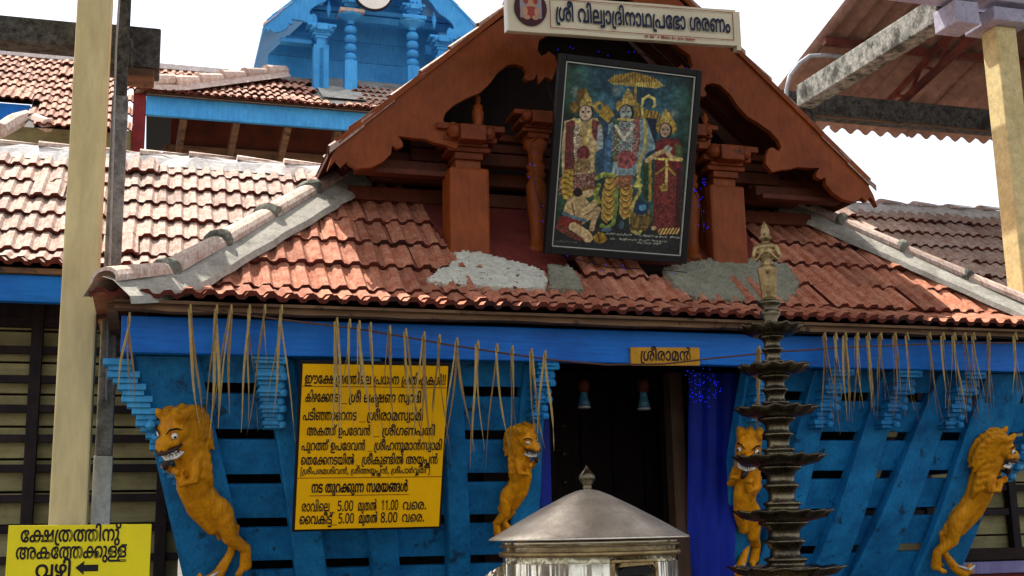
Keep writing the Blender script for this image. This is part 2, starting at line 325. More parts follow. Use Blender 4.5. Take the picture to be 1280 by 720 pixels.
GLYPHS={
3:[],
6:[[226,-12,1,166,-12,0,79,36,0,32,121,0,32,176,1,32,232,0,81,316,0,169,363,0,226,363,1,284,363,0,371,317,0,421,234,0,421,176,1,421,119,0,371,35,0,284,-12,0],[226,295,1,179,295,0,116,236,0,116,175,1,116,115,0,180,56,0,226,56,1,273,56,0,337,115,0,337,176,1,337,236,0,274,295,0]],
9:[[367,566,1,411,566,0,506,550,0,546,533,1,551,531,0,565,520,0,570,518,1,625,504,0,685,456,0,710,399,0,710,368,1,710,344,0,694,302,0,655,268,0,622,253,1,626,256,1,670,242,0,721,180,0,721,136,1,721,97,0,682,29,0,600,-12,0,533,-12,1,457,-12,0,356,54,0,306,166,0,306,235,1,306,291,0,340,393,0,411,481,0,468,515,1,473,518,0,483,524,0,488,527,1,524,545,0,612,566,0,669,566,1,737,566,0,827,532,0,888,477,0,910,444,1,936,247,1,936,0,1,849,0,1,849,281,1,849,355,0,825,431,0,800,454,1,778,474,0,714,499,0,657,499,1,630,499,0,581,492,0,561,486,1,514,472,0,448,416,0,408,344,0,390,271,0,390,239,1,390,151,0,464,55,0,534,55,1,586,55,0,637,97,0,637,138,1,637,175,0,580,218,0,519,218,1,500,218,1,500,288,1,514,288,1,576,288,0,626,332,0,626,369,1,626,416,0,561,473,0,497,484,1,458,494,0,398,497,0,374,497,1,291,497,0,182,438,0,128,337,0,128,273,1,128,221,0,158,139,0,213,77,0,250,54,1,200,-9,1,157,16,0,84,95,0,39,206,0,39,277,1,39,339,0,79,444,0,161,522,0,284,566,0],[1243,-12,1,1179,-12,0,1093,46,0,1050,141,0,1050,196,1,1050,291,0,1152,404,0,1238,404,1,1294,404,0,1377,346,0,1425,256,0,1427,206,1,1402,209,1,1395,240,0,1356,297,0,1295,334,0,1255,334,1,1192,334,0,1134,259,0,1134,198,1,1134,157,0,1157,93,0,1205,58,0,1244,58,1,1285,58,0,1342,96,0,1373,180,0,1373,248,1,1373,259,0,1370,284,0,1368,298,1,1367,306,0,1365,326,0,1363,335,1,1355,373,0,1300,446,0,1202,494,0,1127,494,1,1084,494,0,1015,474,0,989,451,1,973,436,0,949,395,0,936,335,0,936,289,1,936,204,1,884,454,1,909,486,0,973,537,0,1063,566,0,1127,566,1,1209,566,0,1332,518,0,1415,431,0,1456,313,0,1456,242,1,1456,153,0,1400,40,0,1304,-12,0]],
267:[[106,201,1,81,714,1,188,714,1,163,201,1],[134,-12,1,106,-12,0,72,22,0,72,56,1,72,88,0,104,124,0,134,124,1,163,124,0,196,88,0,196,56,1,196,23,0,162,-12,0]],
12:[[331,566,1,392,566,0,476,541,0,533,496,0,552,466,1,534,470,1,568,524,0,653,566,0,711,566,1,772,566,0,861,522,0,919,447,0,947,353,0,947,304,1,947,217,0,895,97,0,847,61,1,819,40,0,749,13,0,652,0,0,584,0,1,263,0,1,220,0,0,178,-6,0,166,-13,1,150,-20,0,136,-46,0,136,-62,1,136,-77,0,146,-102,0,159,-110,1,172,-119,0,217,-129,0,259,-129,1,925,-129,1,925,-201,1,255,-201,1,203,-201,0,131,-185,0,106,-170,1,78,-153,0,50,-101,0,50,-68,1,50,-33,0,75,22,0,103,40,1,117,50,0,153,63,0,203,70,0,238,70,1,572,70,1,648,70,0,739,87,0,794,119,0,813,141,1,840,173,0,859,255,0,859,301,1,859,350,0,827,438,0,761,494,0,709,494,1,676,494,0,631,475,0,615,455,1,598,433,0,584,367,0,584,300,1,584,122,1,498,122,1,498,309,1,498,372,0,475,437,0,453,458,1,434,476,0,376,496,0,329,496,1,285,496,0,217,476,0,167,441,0,133,393,0,122,365,1,121,361,0,124,354,0,123,351,1,120,340,0,117,319,0,117,308,1,117,247,0,162,183,0,209,183,1,254,183,0,295,235,0,295,270,1,295,292,0,279,328,0,243,350,0,214,350,1,168,350,0,109,298,0,89,271,1,66,329,1,82,349,0,129,389,0,191,416,0,229,416,1,281,416,0,347,375,0,378,309,0,378,270,1,378,230,0,342,159,0,268,115,0,210,115,1,159,115,0,82,161,0,40,248,0,40,311,1,40,381,0,108,497,0,238,566,0],[1501,566,1,1566,566,0,1657,501,0,1706,383,0,1706,305,1,1706,204,0,1643,62,0,1521,-12,0,1433,-12,1,1361,-12,0,1260,15,0,1210,40,1,1253,108,1,1291,86,0,1371,60,0,1428,60,1,1501,60,0,1584,125,0,1618,236,0,1618,305,1,1618,404,0,1553,494,0,1499,494,1,1468,494,0,1426,471,0,1414,450,1,1404,433,0,1399,384,0,1399,340,1,1399,258,1,1313,258,1,1313,333,1,1313,374,0,1305,434,0,1294,451,1,1281,474,0,1240,494,0,1214,494,1,1161,494,0,1108,425,0,1108,372,1,1108,339,0,1116,292,0,1123,271,1,1042,254,1,1032,282,0,1022,350,0,1022,378,1,1022,429,0,1063,515,0,1148,566,0,1212,566,1,1265,566,0,1336,521,0,1360,480,1,1347,481,1,1376,526,0,1451,566,0]],
13:[[347,566,1,432,566,0,549,518,0,621,438,0,653,341,0,653,291,1,653,219,0,613,114,0,573,79,1,540,50,0,455,15,0,341,0,0,263,0,1,261,0,1,220,0,0,178,-6,0,166,-13,1,150,-20,0,136,-46,0,136,-62,1,136,-77,0,146,-102,0,159,-110,1,172,-119,0,217,-129,0,259,-129,1,633,-129,1,633,-201,1,255,-201,1,203,-201,0,131,-185,0,106,-170,1,78,-153,0,50,-101,0,50,-68,1,50,-33,0,75,22,0,103,40,1,124,54,0,186,70,0,238,70,1,249,70,1,330,70,0,435,85,0,501,118,0,523,143,1,546,169,0,565,243,0,565,290,1,565,329,0,541,403,0,488,461,0,402,496,0,339,496,1,291,496,0,219,476,0,167,441,0,133,393,0,122,365,1,121,361,0,124,354,0,123,351,1,120,340,0,117,319,0,117,308,1,117,247,0,162,183,0,209,183,1,254,183,0,295,235,0,295,270,1,295,292,0,279,328,0,243,350,0,214,350,1,168,350,0,109,298,0,89,271,1,66,329,1,82,349,0,129,389,0,191,416,0,229,416,1,281,416,0,347,375,0,378,309,0,378,270,1,378,230,0,342,159,0,268,115,0,210,115,1,159,115,0,82,161,0,40,248,0,40,311,1,40,364,0,79,456,0,157,526,0,272,566,0]],
276:[[177,116,1,184,105,1,175,70,0,147,-11,0,115,-92,0,98,-129,1,31,-129,1,41,-89,0,59,-2,0,75,82,0,80,116,1]],
278:[[134,-12,1,108,-12,0,72,20,0,72,56,1,72,94,0,108,124,0,134,124,1,160,124,0,196,94,0,196,56,1,196,20,0,160,-12,0]],
23:[[216,-12,1,126,-12,0,32,76,0,32,152,1,32,199,0,74,268,0,109,288,1,133,302,0,192,320,0,275,328,0,333,328,1,716,328,1,802,328,0,905,308,0,942,282,1,971,262,0,1006,199,0,1006,152,1,1006,76,0,916,-12,0,832,-12,1,807,-12,0,754,-7,0,731,0,1,750,67,1,764,63,0,803,58,0,819,58,1,870,58,0,920,105,0,920,151,1,920,180,0,898,217,0,880,229,1,852,247,0,771,258,0,708,258,1,331,258,1,260,258,0,185,247,0,157,229,1,139,218,0,118,180,0,118,154,1,118,121,0,143,78,0,189,58,0,219,58,1,251,58,0,316,79,0,352,106,1,402,52,1,372,30,0,314,2,0,253,-12,0],[523,566,1,603,566,0,706,491,0,756,362,0,756,279,1,756,185,0,700,55,0,596,-12,0,524,-12,1,470,-12,0,383,25,0,352,62,1,321,99,0,288,208,0,288,279,1,288,413,0,414,566,0],[523,496,1,447,496,0,374,388,0,374,278,1,374,204,0,407,106,0,473,58,0,521,58,1,570,58,0,636,105,0,670,203,0,670,278,1,670,353,0,637,450,0,571,496,0]],
280:[[286,-12,1,209,-12,0,103,72,0,50,237,0,50,357,1,50,482,0,101,645,0,206,725,0,286,725,1,363,725,0,469,641,0,523,478,0,523,357,1,523,264,0,494,125,0,435,34,0,346,-12,0],[286,63,1,336,63,0,396,116,0,426,202,0,435,306,0,435,357,1,435,407,0,425,509,0,394,597,0,335,650,0,286,650,1,235,650,0,176,597,0,147,510,0,138,407,0,138,357,1,138,299,0,149,193,0,180,110,0,238,63,0]],
25:[[622,566,1,694,566,0,800,498,0,858,376,0,858,293,1,858,227,0,823,120,0,754,31,0,703,-8,1,649,53,1,685,78,0,739,144,0,770,233,0,770,290,1,770,351,0,733,443,0,666,494,0,620,494,1,581,494,0,535,467,0,521,447,1,505,422,0,492,338,0,492,252,1,492,243,1,492,196,0,481,126,0,458,73,0,439,51,1,413,21,0,335,-12,0,278,-12,1,205,-12,0,97,53,0,39,177,0,39,263,1,39,331,0,74,438,0,144,527,0,194,566,1,248,504,1,213,480,0,158,412,0,127,322,0,127,265,1,127,203,0,163,111,0,230,60,0,274,60,1,318,60,0,363,85,0,377,106,1,394,132,0,404,221,0,404,300,1,404,313,1,404,381,0,429,469,0,454,499,1,483,532,0,561,566,0]],
281:[[356,0,1,270,0,1,270,499,1,270,540,0,272,601,0,273,622,1,266,615,0,247,597,0,235,587,1,136,505,1,90,564,1,283,714,1,356,714,1]],
285:[[249,-12,1,191,-12,0,95,8,0,63,27,1,63,110,1,104,87,0,207,63,0,250,63,1,306,63,0,384,99,0,426,169,0,426,218,1,426,291,0,336,364,0,247,364,1,220,364,0,160,357,0,125,349,1,81,377,1,107,714,1,466,714,1,466,634,1,183,634,1,166,427,1,196,433,0,251,438,0,275,438,1,344,438,0,453,391,0,516,297,0,516,227,1,516,148,0,449,41,0,329,-12,0]],
288:[[289,-12,1,222,-12,0,114,27,0,50,112,0,50,181,1,50,222,0,83,292,0,149,351,0,198,373,1,155,398,0,99,453,0,73,518,0,73,555,1,73,614,0,133,689,0,231,725,0,286,725,1,342,725,0,440,689,0,500,614,0,500,554,1,500,518,0,471,456,0,411,402,0,364,378,1,408,356,0,479,303,0,522,233,0,522,184,1,522,119,0,458,31,0,353,-12,0],[287,59,1,349,59,0,436,119,0,436,183,1,436,214,0,407,265,0,343,310,0,290,330,1,271,337,1,224,317,0,164,270,0,136,215,0,136,180,1,136,125,0,214,59,0],[290,412,1,334,430,0,388,472,0,414,521,0,414,551,1,414,605,0,337,654,0,285,654,1,227,654,0,159,598,0,159,551,1,159,513,0,193,464,0,252,430,0]],
161:[[157,554,1,157,-159,1,-185,-159,1,-185,-88,1,71,-88,1,71,554,1]],
162:[[251,554,1,210,465,0,157,300,0,131,145,0,131,70,1,131,3,0,162,-77,0,226,-112,0,273,-112,1,286,-112,0,315,-109,0,333,-106,1,342,-179,1,315,-183,0,276,-185,0,254,-185,1,182,-185,0,89,-125,0,44,-11,0,44,68,1,44,147,0,72,307,0,124,471,0,160,554,1]],
34:[[326,566,1,416,566,0,546,496,0,616,366,0,616,276,1,616,189,0,546,60,0,417,-12,0,327,-12,1,229,-12,0,101,69,0,39,202,0,39,279,1,39,366,0,109,495,0,238,566,0],[327,60,1,394,60,0,482,116,0,527,215,0,527,278,1,527,340,0,482,438,0,394,494,0,328,494,1,233,494,0,128,377,0,128,278,1,128,180,0,231,60,0]],
33:[[269,566,1,358,566,0,487,527,0,536,500,1,489,433,1,449,459,0,339,494,0,268,494,1,217,494,0,153,470,0,122,429,0,122,403,1,122,384,0,132,358,0,142,349,1,162,329,0,244,317,0,299,317,1,307,317,1,386,317,0,475,285,0,500,253,1,515,235,0,528,185,0,528,158,1,528,108,0,476,31,0,370,-12,0,289,-12,1,204,-12,0,79,26,0,20,59,1,66,125,1,96,107,0,165,77,0,246,60,0,293,60,1,346,60,0,411,84,0,441,126,0,441,153,1,441,175,0,428,209,0,412,220,1,396,232,0,336,244,0,280,244,1,270,244,1,201,244,0,92,274,0,65,307,1,50,325,0,35,371,0,35,402,1,35,450,0,85,524,0,189,566,0]],
37:[[358,566,1,442,566,0,542,512,0,576,469,1,562,472,1,594,519,0,685,566,0,740,566,1,807,566,0,890,516,0,915,472,1,903,465,1,941,521,0,1027,566,0,1088,566,1,1165,566,0,1273,493,0,1329,369,0,1329,292,1,1329,226,0,1294,119,0,1225,31,0,1174,-9,1,1121,53,1,1156,78,0,1210,145,0,1241,234,0,1241,292,1,1241,350,0,1203,441,0,1134,494,0,1087,494,1,1048,494,0,993,466,0,977,437,1,964,414,0,955,350,0,955,288,1,955,0,1,869,0,1,869,316,1,869,371,0,854,438,0,834,459,1,819,476,0,773,494,0,739,494,1,708,494,0,662,473,0,646,456,1,627,435,0,609,369,0,609,307,1,609,0,1,523,0,1,523,299,1,523,364,0,501,435,0,478,456,1,457,475,0,398,494,0,357,494,1,285,494,0,180,427,0,123,312,0,123,239,1,123,228,1,123,172,0,153,96,0,206,58,0,242,58,1,267,58,0,305,81,0,327,125,0,327,157,1,327,207,0,275,258,0,233,258,1,194,258,0,124,218,0,95,186,1,80,248,1,109,284,0,199,328,0,248,328,1,296,328,0,369,290,0,410,217,0,410,165,1,410,110,0,368,30,0,292,-12,0,240,-12,1,188,-12,0,97,40,0,42,152,0,42,241,1,42,347,0,127,491,0,270,566,0]],
38:[[507,-12,1,442,-12,0,350,44,0,303,148,0,303,219,1,303,285,0,347,392,0,423,476,0,471,504,1,486,520,1,530,545,0,623,566,0,678,566,1,753,566,0,864,522,0,938,444,0,975,340,0,975,281,1,975,211,0,933,102,0,861,20,0,814,-9,1,765,54,1,798,74,0,853,133,0,886,216,0,886,271,1,886,337,0,836,439,0,739,497,0,668,497,1,638,497,0,587,491,0,562,482,1,531,467,1,493,449,0,429,379,0,391,282,0,391,221,1,391,157,0,424,86,0,477,58,0,507,58,1,538,58,0,591,85,0,623,156,0,623,221,1,623,277,0,585,377,0,519,453,0,475,473,1,454,483,1,431,491,0,387,497,0,359,497,1,284,497,0,181,439,0,128,338,0,128,273,1,128,221,0,158,139,0,213,77,0,250,54,1,200,-9,1,157,16,0,84,95,0,39,206,0,39,277,1,39,339,0,80,444,0,160,522,0,276,566,0,351,566,1,400,566,0,483,546,0,524,523,1,549,503,1,619,463,0,711,315,0,711,219,1,711,148,0,664,44,0,573,-12,0]],
39:[[157,554,1,157,70,1,386,70,1,386,0,1,71,0,1,71,554,1],[583,566,1,645,566,0,737,532,0,768,501,1,802,468,0,833,370,0,833,292,1,833,0,1,340,0,1,340,292,1,340,347,0,354,424,0,383,480,0,405,502,1,436,532,0,525,566,0],[584,494,1,547,494,0,490,471,0,470,451,1,449,429,0,426,354,0,426,279,1,426,70,1,747,70,1,747,271,1,747,345,0,723,429,0,701,451,1,681,471,0,625,494,0]],
40:[[373,566,1,445,566,0,542,525,0,591,455,0,591,411,1,591,363,0,543,296,0,489,274,1,485,280,1,542,264,0,602,191,0,602,143,1,602,70,0,502,-11,0,413,-11,1,377,-11,0,325,-4,0,305,0,1,323,69,1,345,65,0,385,59,0,406,59,1,458,59,0,515,98,0,515,144,1,515,163,0,501,197,0,485,210,1,469,224,0,421,240,0,368,240,1,322,240,1,322,310,1,367,310,1,405,310,0,463,324,0,480,341,1,492,352,0,504,382,0,504,403,1,504,448,0,434,494,0,371,494,1,290,494,0,188,421,0,140,296,0,140,217,1,140,165,0,152,57,0,165,9,1,83,-4,1,68,45,0,52,167,0,52,219,1,52,322,0,123,478,0,266,566,0]],
167:[[523,566,1,603,566,0,706,491,0,756,362,0,756,279,1,756,185,0,700,55,0,596,-12,0,524,-12,1,470,-12,0,383,25,0,352,62,1,321,99,0,288,208,0,288,279,1,288,413,0,414,566,0],[523,496,1,448,496,0,374,388,0,374,278,1,374,204,0,407,106,0,473,58,0,521,58,1,570,58,0,636,105,0,670,203,0,670,278,1,670,353,0,637,450,0,571,496,0],[216,-12,1,126,-12,0,32,76,0,32,152,1,32,199,0,74,268,0,109,288,1,133,302,0,192,320,0,275,328,0,333,328,1,708,328,1,793,328,0,901,308,0,939,282,1,968,263,0,1001,203,0,1001,160,1,1001,135,0,984,93,0,952,58,0,927,41,1,907,70,1,1225,70,1,1209,0,1,840,0,1,823,67,1,862,72,0,915,114,0,915,158,1,915,183,0,896,217,0,879,228,1,851,248,0,767,258,0,704,258,1,331,258,1,260,258,0,185,247,0,157,229,1,139,218,0,118,178,0,118,152,1,118,119,0,143,78,0,189,58,0,219,58,1,251,58,0,316,79,0,352,106,1,402,52,1,372,30,0,314,2,0,253,-12,0],[1205,0,1,1205,381,1,1205,411,0,1197,459,0,1185,473,1,1177,483,0,1153,496,0,1133,496,1,1102,496,0,1066,457,0,1066,418,1,1066,388,0,1091,336,0,1152,304,0,1205,304,1,1230,304,1,1292,304,0,1388,348,0,1462,421,0,1519,509,0,1541,554,1,1625,554,1,1625,0,1],[1137,566,1,1170,566,0,1221,551,0,1240,536,1,1266,516,0,1291,447,0,1291,386,1,1291,70,1,1539,70,1,1539,329,1,1539,346,0,1540,392,0,1542,434,0,1544,445,1,1546,443,1,1519,378,0,1426,285,0,1308,235,0,1243,235,1,1212,235,1,1131,235,0,1028,284,0,980,367,0,980,417,1,980,455,0,1016,523,0,1086,566,0]],
42:[[288,566,1,334,566,0,400,539,0,446,494,0,462,465,1,449,466,1,480,518,0,566,566,0,630,566,1,707,566,0,815,493,0,872,369,0,872,292,1,872,226,0,836,120,0,767,31,0,717,-8,1,663,53,1,698,78,0,753,145,0,784,234,0,784,292,1,784,350,0,746,441,0,676,494,0,629,494,1,588,494,0,535,465,0,519,436,1,506,414,0,498,350,0,498,291,1,498,0,1,412,0,1,412,291,1,412,348,0,404,414,0,390,436,1,373,465,0,321,494,0,284,494,1,238,494,0,167,441,0,127,350,0,127,292,1,127,232,0,160,142,0,214,78,0,247,55,1,189,-8,1,146,27,0,78,110,0,39,219,0,39,292,1,39,373,0,100,496,0,212,566,0]],
41:[[623,-12,1,577,-12,0,511,15,0,466,61,0,449,89,1,462,88,1,431,36,0,346,-12,0,281,-12,1,204,-12,0,96,61,0,39,186,0,39,262,1,39,328,0,75,434,0,144,523,0,194,562,1,248,501,1,213,476,0,158,409,0,127,321,0,127,262,1,127,205,0,165,113,0,235,60,0,282,60,1,323,60,0,376,90,0,392,118,1,405,141,0,413,204,0,413,263,1,413,554,1,499,554,1,499,263,1,499,206,0,508,141,0,521,118,1,538,89,0,590,60,0,627,60,1,673,60,0,744,113,0,784,204,0,784,262,1,784,323,0,752,412,0,697,477,0,664,499,1,722,562,1,765,528,0,833,444,0,872,335,0,872,262,1,872,182,0,811,58,0,700,-12,0]],
44:[[229,346,1,297,346,0,384,295,0,427,216,0,427,173,1,427,133,0,401,71,0,382,57,1,357,70,1,739,70,1,739,554,1,825,554,1,825,0,1,328,0,1,299,52,1,319,72,0,343,121,0,343,158,1,343,212,0,285,276,0,229,276,1,194,276,0,143,245,0,116,195,0,116,164,1,116,130,0,144,74,0,175,51,1,129,-7,1,87,24,0,32,109,0,32,166,1,32,219,0,81,300,0,170,346,0]],
296:[[80,-244,1,80,800,1,278,800,1,278,732,1,167,732,1,167,-176,1,278,-176,1,278,-244,1]],
298:[[40,-244,1,40,-176,1,151,-176,1,151,732,1,40,732,1,40,800,1,238,800,1,238,-244,1]],
47:[[394,566,1,460,566,0,562,534,0,619,471,0,619,425,1,619,402,0,608,364,0,596,350,1,581,331,0,530,311,0,477,311,1,448,311,1,410,311,0,374,306,0,364,301,1,354,296,0,346,280,0,346,270,1,346,243,0,399,229,0,444,229,1,456,229,1,504,229,0,568,212,0,587,195,1,604,181,0,620,140,0,620,113,1,620,77,0,581,20,0,503,-12,0,443,-12,1,409,-12,0,337,-2,0,274,15,0,252,25,1,283,93,1,321,76,0,399,59,0,441,59,1,495,59,0,537,89,0,537,111,1,537,141,0,492,159,0,454,159,1,439,159,1,375,159,0,303,181,0,285,203,1,275,216,0,264,247,0,264,268,1,264,291,0,280,332,0,299,346,1,320,363,0,387,381,0,441,381,1,482,381,1,510,381,0,535,398,0,535,423,1,535,460,0,459,494,0,393,494,1,303,494,0,192,421,0,140,296,0,140,217,1,140,165,0,152,57,0,165,9,1,83,-4,1,68,45,0,52,167,0,52,219,1,52,322,0,127,478,0,279,566,0]],
48:[[354,566,1,433,566,0,546,529,0,583,494,1,611,469,0,646,405,0,663,321,0,663,266,1,663,0,1,60,0,1,60,268,1,60,320,0,77,403,0,112,468,0,138,493,1,175,528,0,280,566,0],[307,495,1,265,495,0,201,453,0,181,418,1,165,390,0,146,309,0,146,249,1,146,68,1,151,68,1,219,119,0,325,231,0,386,347,0,386,402,1,386,430,0,369,471,0,335,495,0],[472,393,1,472,334,0,418,220,0,318,105,0,249,45,1,247,65,1,276,67,0,332,70,0,360,70,1,577,70,1,577,249,1,577,323,0,548,421,0,482,480,0,428,494,1,430,501,1,449,479,0,472,430,0]],
49:[[661,-12,1,621,-12,0,535,6,0,493,29,1,487,32,0,468,40,0,463,43,1,408,82,0,342,176,0,312,282,0,312,338,1,312,378,0,332,446,0,349,473,1,356,484,1,376,511,0,429,547,0,491,566,0,525,566,1,624,566,0,734,439,0,734,332,1,734,242,0,658,97,0,593,53,1,585,47,0,570,38,0,560,33,1,518,9,0,426,-12,0,376,-12,1,296,-12,0,171,40,0,84,133,0,39,260,0,39,335,1,39,405,0,92,508,0,190,566,0,256,566,1,314,566,0,394,525,0,421,490,1,362,431,1,349,457,0,298,496,0,257,496,1,219,496,0,160,460,0,126,387,0,126,333,1,126,261,0,184,135,0,298,56,0,383,56,1,404,56,0,448,61,0,469,66,1,480,70,0,504,78,0,514,82,1,549,100,0,609,169,0,647,269,0,647,332,1,647,392,0,613,464,0,557,496,0,525,496,1,487,496,0,430,458,0,399,385,0,399,332,1,399,279,0,432,178,0,493,100,0,534,78,1,544,74,0,560,73,0,570,69,1,587,64,0,635,56,0,661,56,1,744,56,0,852,124,0,906,240,0,906,312,1,906,371,0,868,477,0,833,519,1,902,566,1,948,512,0,993,383,0,993,314,1,993,243,0,950,123,0,865,36,0,741,-12,0]],
50:[[364,566,1,447,566,0,572,518,0,655,430,0,697,312,0,697,242,1,697,153,0,641,40,0,545,-12,0,485,-12,1,420,-12,0,334,46,0,291,141,0,291,196,1,291,291,0,393,404,0,479,404,1,535,404,0,618,346,0,666,256,0,668,206,1,643,209,1,636,240,0,597,297,0,536,334,0,496,334,1,433,334,0,375,259,0,375,198,1,375,156,0,397,93,0,446,58,0,485,58,1,526,58,0,583,96,0,614,180,0,614,248,1,614,250,0,611,290,0,607,310,1,606,315,0,606,331,0,604,335,1,595,378,0,535,450,0,435,494,0,364,494,1,292,494,0,186,442,0,128,344,0,128,273,1,128,221,0,158,139,0,213,77,0,250,54,1,200,-9,1,157,16,0,84,95,0,39,206,0,39,277,1,39,333,0,77,437,0,156,519,0,279,566,0]],
51:[[341,566,1,415,566,0,526,522,0,599,444,0,635,340,0,635,281,1,635,211,0,593,102,0,521,20,0,474,-9,1,425,54,1,458,74,0,513,134,0,546,218,0,546,271,1,546,337,0,498,437,0,405,494,0,338,494,1,272,494,0,178,435,0,128,335,0,128,273,1,128,221,0,158,139,0,213,77,0,250,54,1,200,-8,1,157,16,0,84,95,0,39,206,0,39,277,1,39,339,0,78,444,0,155,522,0,268,566,0]],
52:[[788,554,1,788,0,1,63,0,1,63,313,1,63,387,0,96,475,0,126,504,1,158,535,0,247,566,0,305,566,1,365,566,0,454,536,0,483,507,1,515,476,0,544,383,0,544,322,1,544,222,1,149,222,1,149,70,1,702,70,1,702,554,1],[304,496,1,223,496,0,149,413,0,149,321,1,149,292,1,458,292,1,458,320,1,458,415,0,384,496,0]],
163:[[523,566,1,603,566,0,706,491,0,756,362,0,756,279,1,756,185,0,700,55,0,596,-12,0,524,-12,1,470,-12,0,383,25,0,352,62,1,321,99,0,288,208,0,288,279,1,288,413,0,414,566,0],[523,496,1,447,496,0,374,388,0,374,278,1,374,204,0,407,106,0,473,58,0,521,58,1,570,58,0,636,105,0,670,203,0,670,278,1,670,353,0,637,450,0,571,496,0],[216,-12,1,126,-12,0,32,76,0,32,152,1,32,199,0,74,268,0,109,288,1,133,302,0,192,320,0,275,328,0,333,328,1,961,328,1,1014,328,0,1086,315,0,1137,290,0,1156,271,1,1177,249,0,1199,189,0,1199,151,1,1199,76,0,1107,-12,0,1024,-12,1,968,-12,0,880,35,0,830,131,0,830,204,1,830,225,0,834,269,0,836,288,1,837,293,0,838,302,0,839,307,1,853,370,0,913,466,0,998,532,0,1104,566,0,1165,566,1,1242,566,0,1356,522,0,1430,444,0,1467,340,0,1467,281,1,1467,211,0,1425,102,0,1353,20,0,1306,-9,1,1257,54,1,1290,74,0,1345,134,0,1378,218,0,1378,271,1,1378,337,0,1329,437,0,1233,494,0,1162,494,1,1104,494,0,1007,450,0,938,365,0,922,305,1,921,300,0,920,289,0,918,284,1,915,266,0,911,224,0,911,206,1,911,154,0,938,87,0,989,56,0,1026,56,1,1067,56,0,1116,100,0,1116,148,1,1116,174,0,1101,212,0,1087,225,1,1068,243,0,1005,258,0,946,258,1,331,258,1,260,258,0,185,247,0,157,229,1,139,218,0,118,180,0,118,154,1,118,121,0,143,78,0,189,58,0,219,58,1,251,58,0,316,79,0,352,106,1,402,52,1,372,30,0,314,2,0,253,-12,0]],
54:[[263,404,1,263,472,0,353,566,0,441,566,1,505,566,0,582,514,0,617,434,0,617,392,1,617,325,0,552,215,0,433,150,0,351,150,1,330,150,1,230,150,0,100,216,0,37,330,0,37,401,1,37,439,0,61,522,0,91,566,1,158,529,1,136,491,0,123,433,0,123,404,1,123,340,0,176,258,0,270,219,0,332,219,1,351,219,1,409,219,0,489,267,0,531,348,0,531,397,1,531,436,0,492,497,0,439,497,1,407,497,0,366,472,0,347,430,0,347,403,1,347,361,0,374,293,0,408,229,0,435,163,0,435,123,1,435,94,0,410,31,0,340,-12,0,272,-12,1,235,-12,0,153,5,0,112,27,1,143,94,1,170,78,0,235,59,0,271,59,1,321,59,0,352,98,0,352,126,1,352,164,0,325,227,0,290,288,0,263,358,0]],
55:[[341,566,1,415,566,0,526,522,0,599,444,0,635,340,0,635,281,1,635,228,0,609,146,0,567,81,0,541,53,1,517,70,1,801,70,1,801,554,1,887,554,1,887,0,1,467,0,1,433,59,1,462,79,0,514,137,0,546,218,0,546,271,1,546,337,0,498,437,0,405,494,0,337,494,1,271,494,0,178,435,0,128,335,0,128,273,1,128,221,0,158,139,0,213,77,0,250,54,1,200,-9,1,157,16,0,84,95,0,39,206,0,39,277,1,39,339,0,78,444,0,155,522,0,268,566,0]],
56:[[684,566,1,759,566,0,876,520,0,958,435,0,1001,316,0,1001,242,1,1001,153,0,945,40,0,849,-12,0,789,-12,1,724,-12,0,638,46,0,595,141,0,595,196,1,595,291,0,697,404,0,783,404,1,839,404,0,922,346,0,970,256,0,973,206,1,947,209,1,940,240,0,901,297,0,840,334,0,800,334,1,737,334,0,679,259,0,679,198,1,679,156,0,702,93,0,750,58,0,789,58,1,830,58,0,887,96,0,918,180,0,918,248,1,918,250,0,915,290,0,911,310,1,910,315,0,913,331,0,911,334,1,900,381,0,837,453,0,745,494,0,689,494,1,646,494,0,581,476,0,559,459,1,522,431,0,492,332,0,492,263,1,492,246,1,492,173,0,468,83,0,439,51,1,413,21,0,335,-12,0,278,-12,1,205,-12,0,97,53,0,39,177,0,39,263,1,39,331,0,74,438,0,144,527,0,194,566,1,248,504,1,213,480,0,158,412,0,127,322,0,127,265,1,127,203,0,163,111,0,230,60,0,274,60,1,316,60,0,363,85,0,377,106,1,394,132,0,404,221,0,404,265,1,404,280,1,404,367,0,447,472,0,488,506,1,527,538,0,623,566,0]],
57:[[229,346,1,297,346,0,384,295,0,427,216,0,427,173,1,427,133,0,401,71,0,382,57,1,357,70,1,677,70,1,692,0,1,328,0,1,299,52,1,319,72,0,343,121,0,343,158,1,343,212,0,285,276,0,229,276,1,194,276,0,143,245,0,116,195,0,116,164,1,116,130,0,144,74,0,175,51,1,129,-7,1,87,24,0,32,109,0,32,166,1,32,219,0,81,300,0,170,346,0],[658,0,1,658,381,1,658,411,0,650,459,0,638,473,1,630,483,0,606,496,0,586,496,1,555,496,0,519,457,0,519,418,1,519,388,0,544,336,0,605,304,0,658,304,1,683,304,1,745,304,0,841,348,0,915,421,0,972,509,0,994,554,1,1078,554,1,1078,0,1],[590,566,1,623,566,0,674,551,0,693,536,1,719,516,0,744,447,0,744,386,1,744,70,1,992,70,1,992,329,1,992,346,0,993,392,0,995,434,0,997,445,1,999,443,1,972,378,0,879,285,0,761,235,0,696,235,1,665,235,1,584,235,0,481,284,0,433,367,0,433,417,1,433,455,0,469,523,0,539,566,0]],
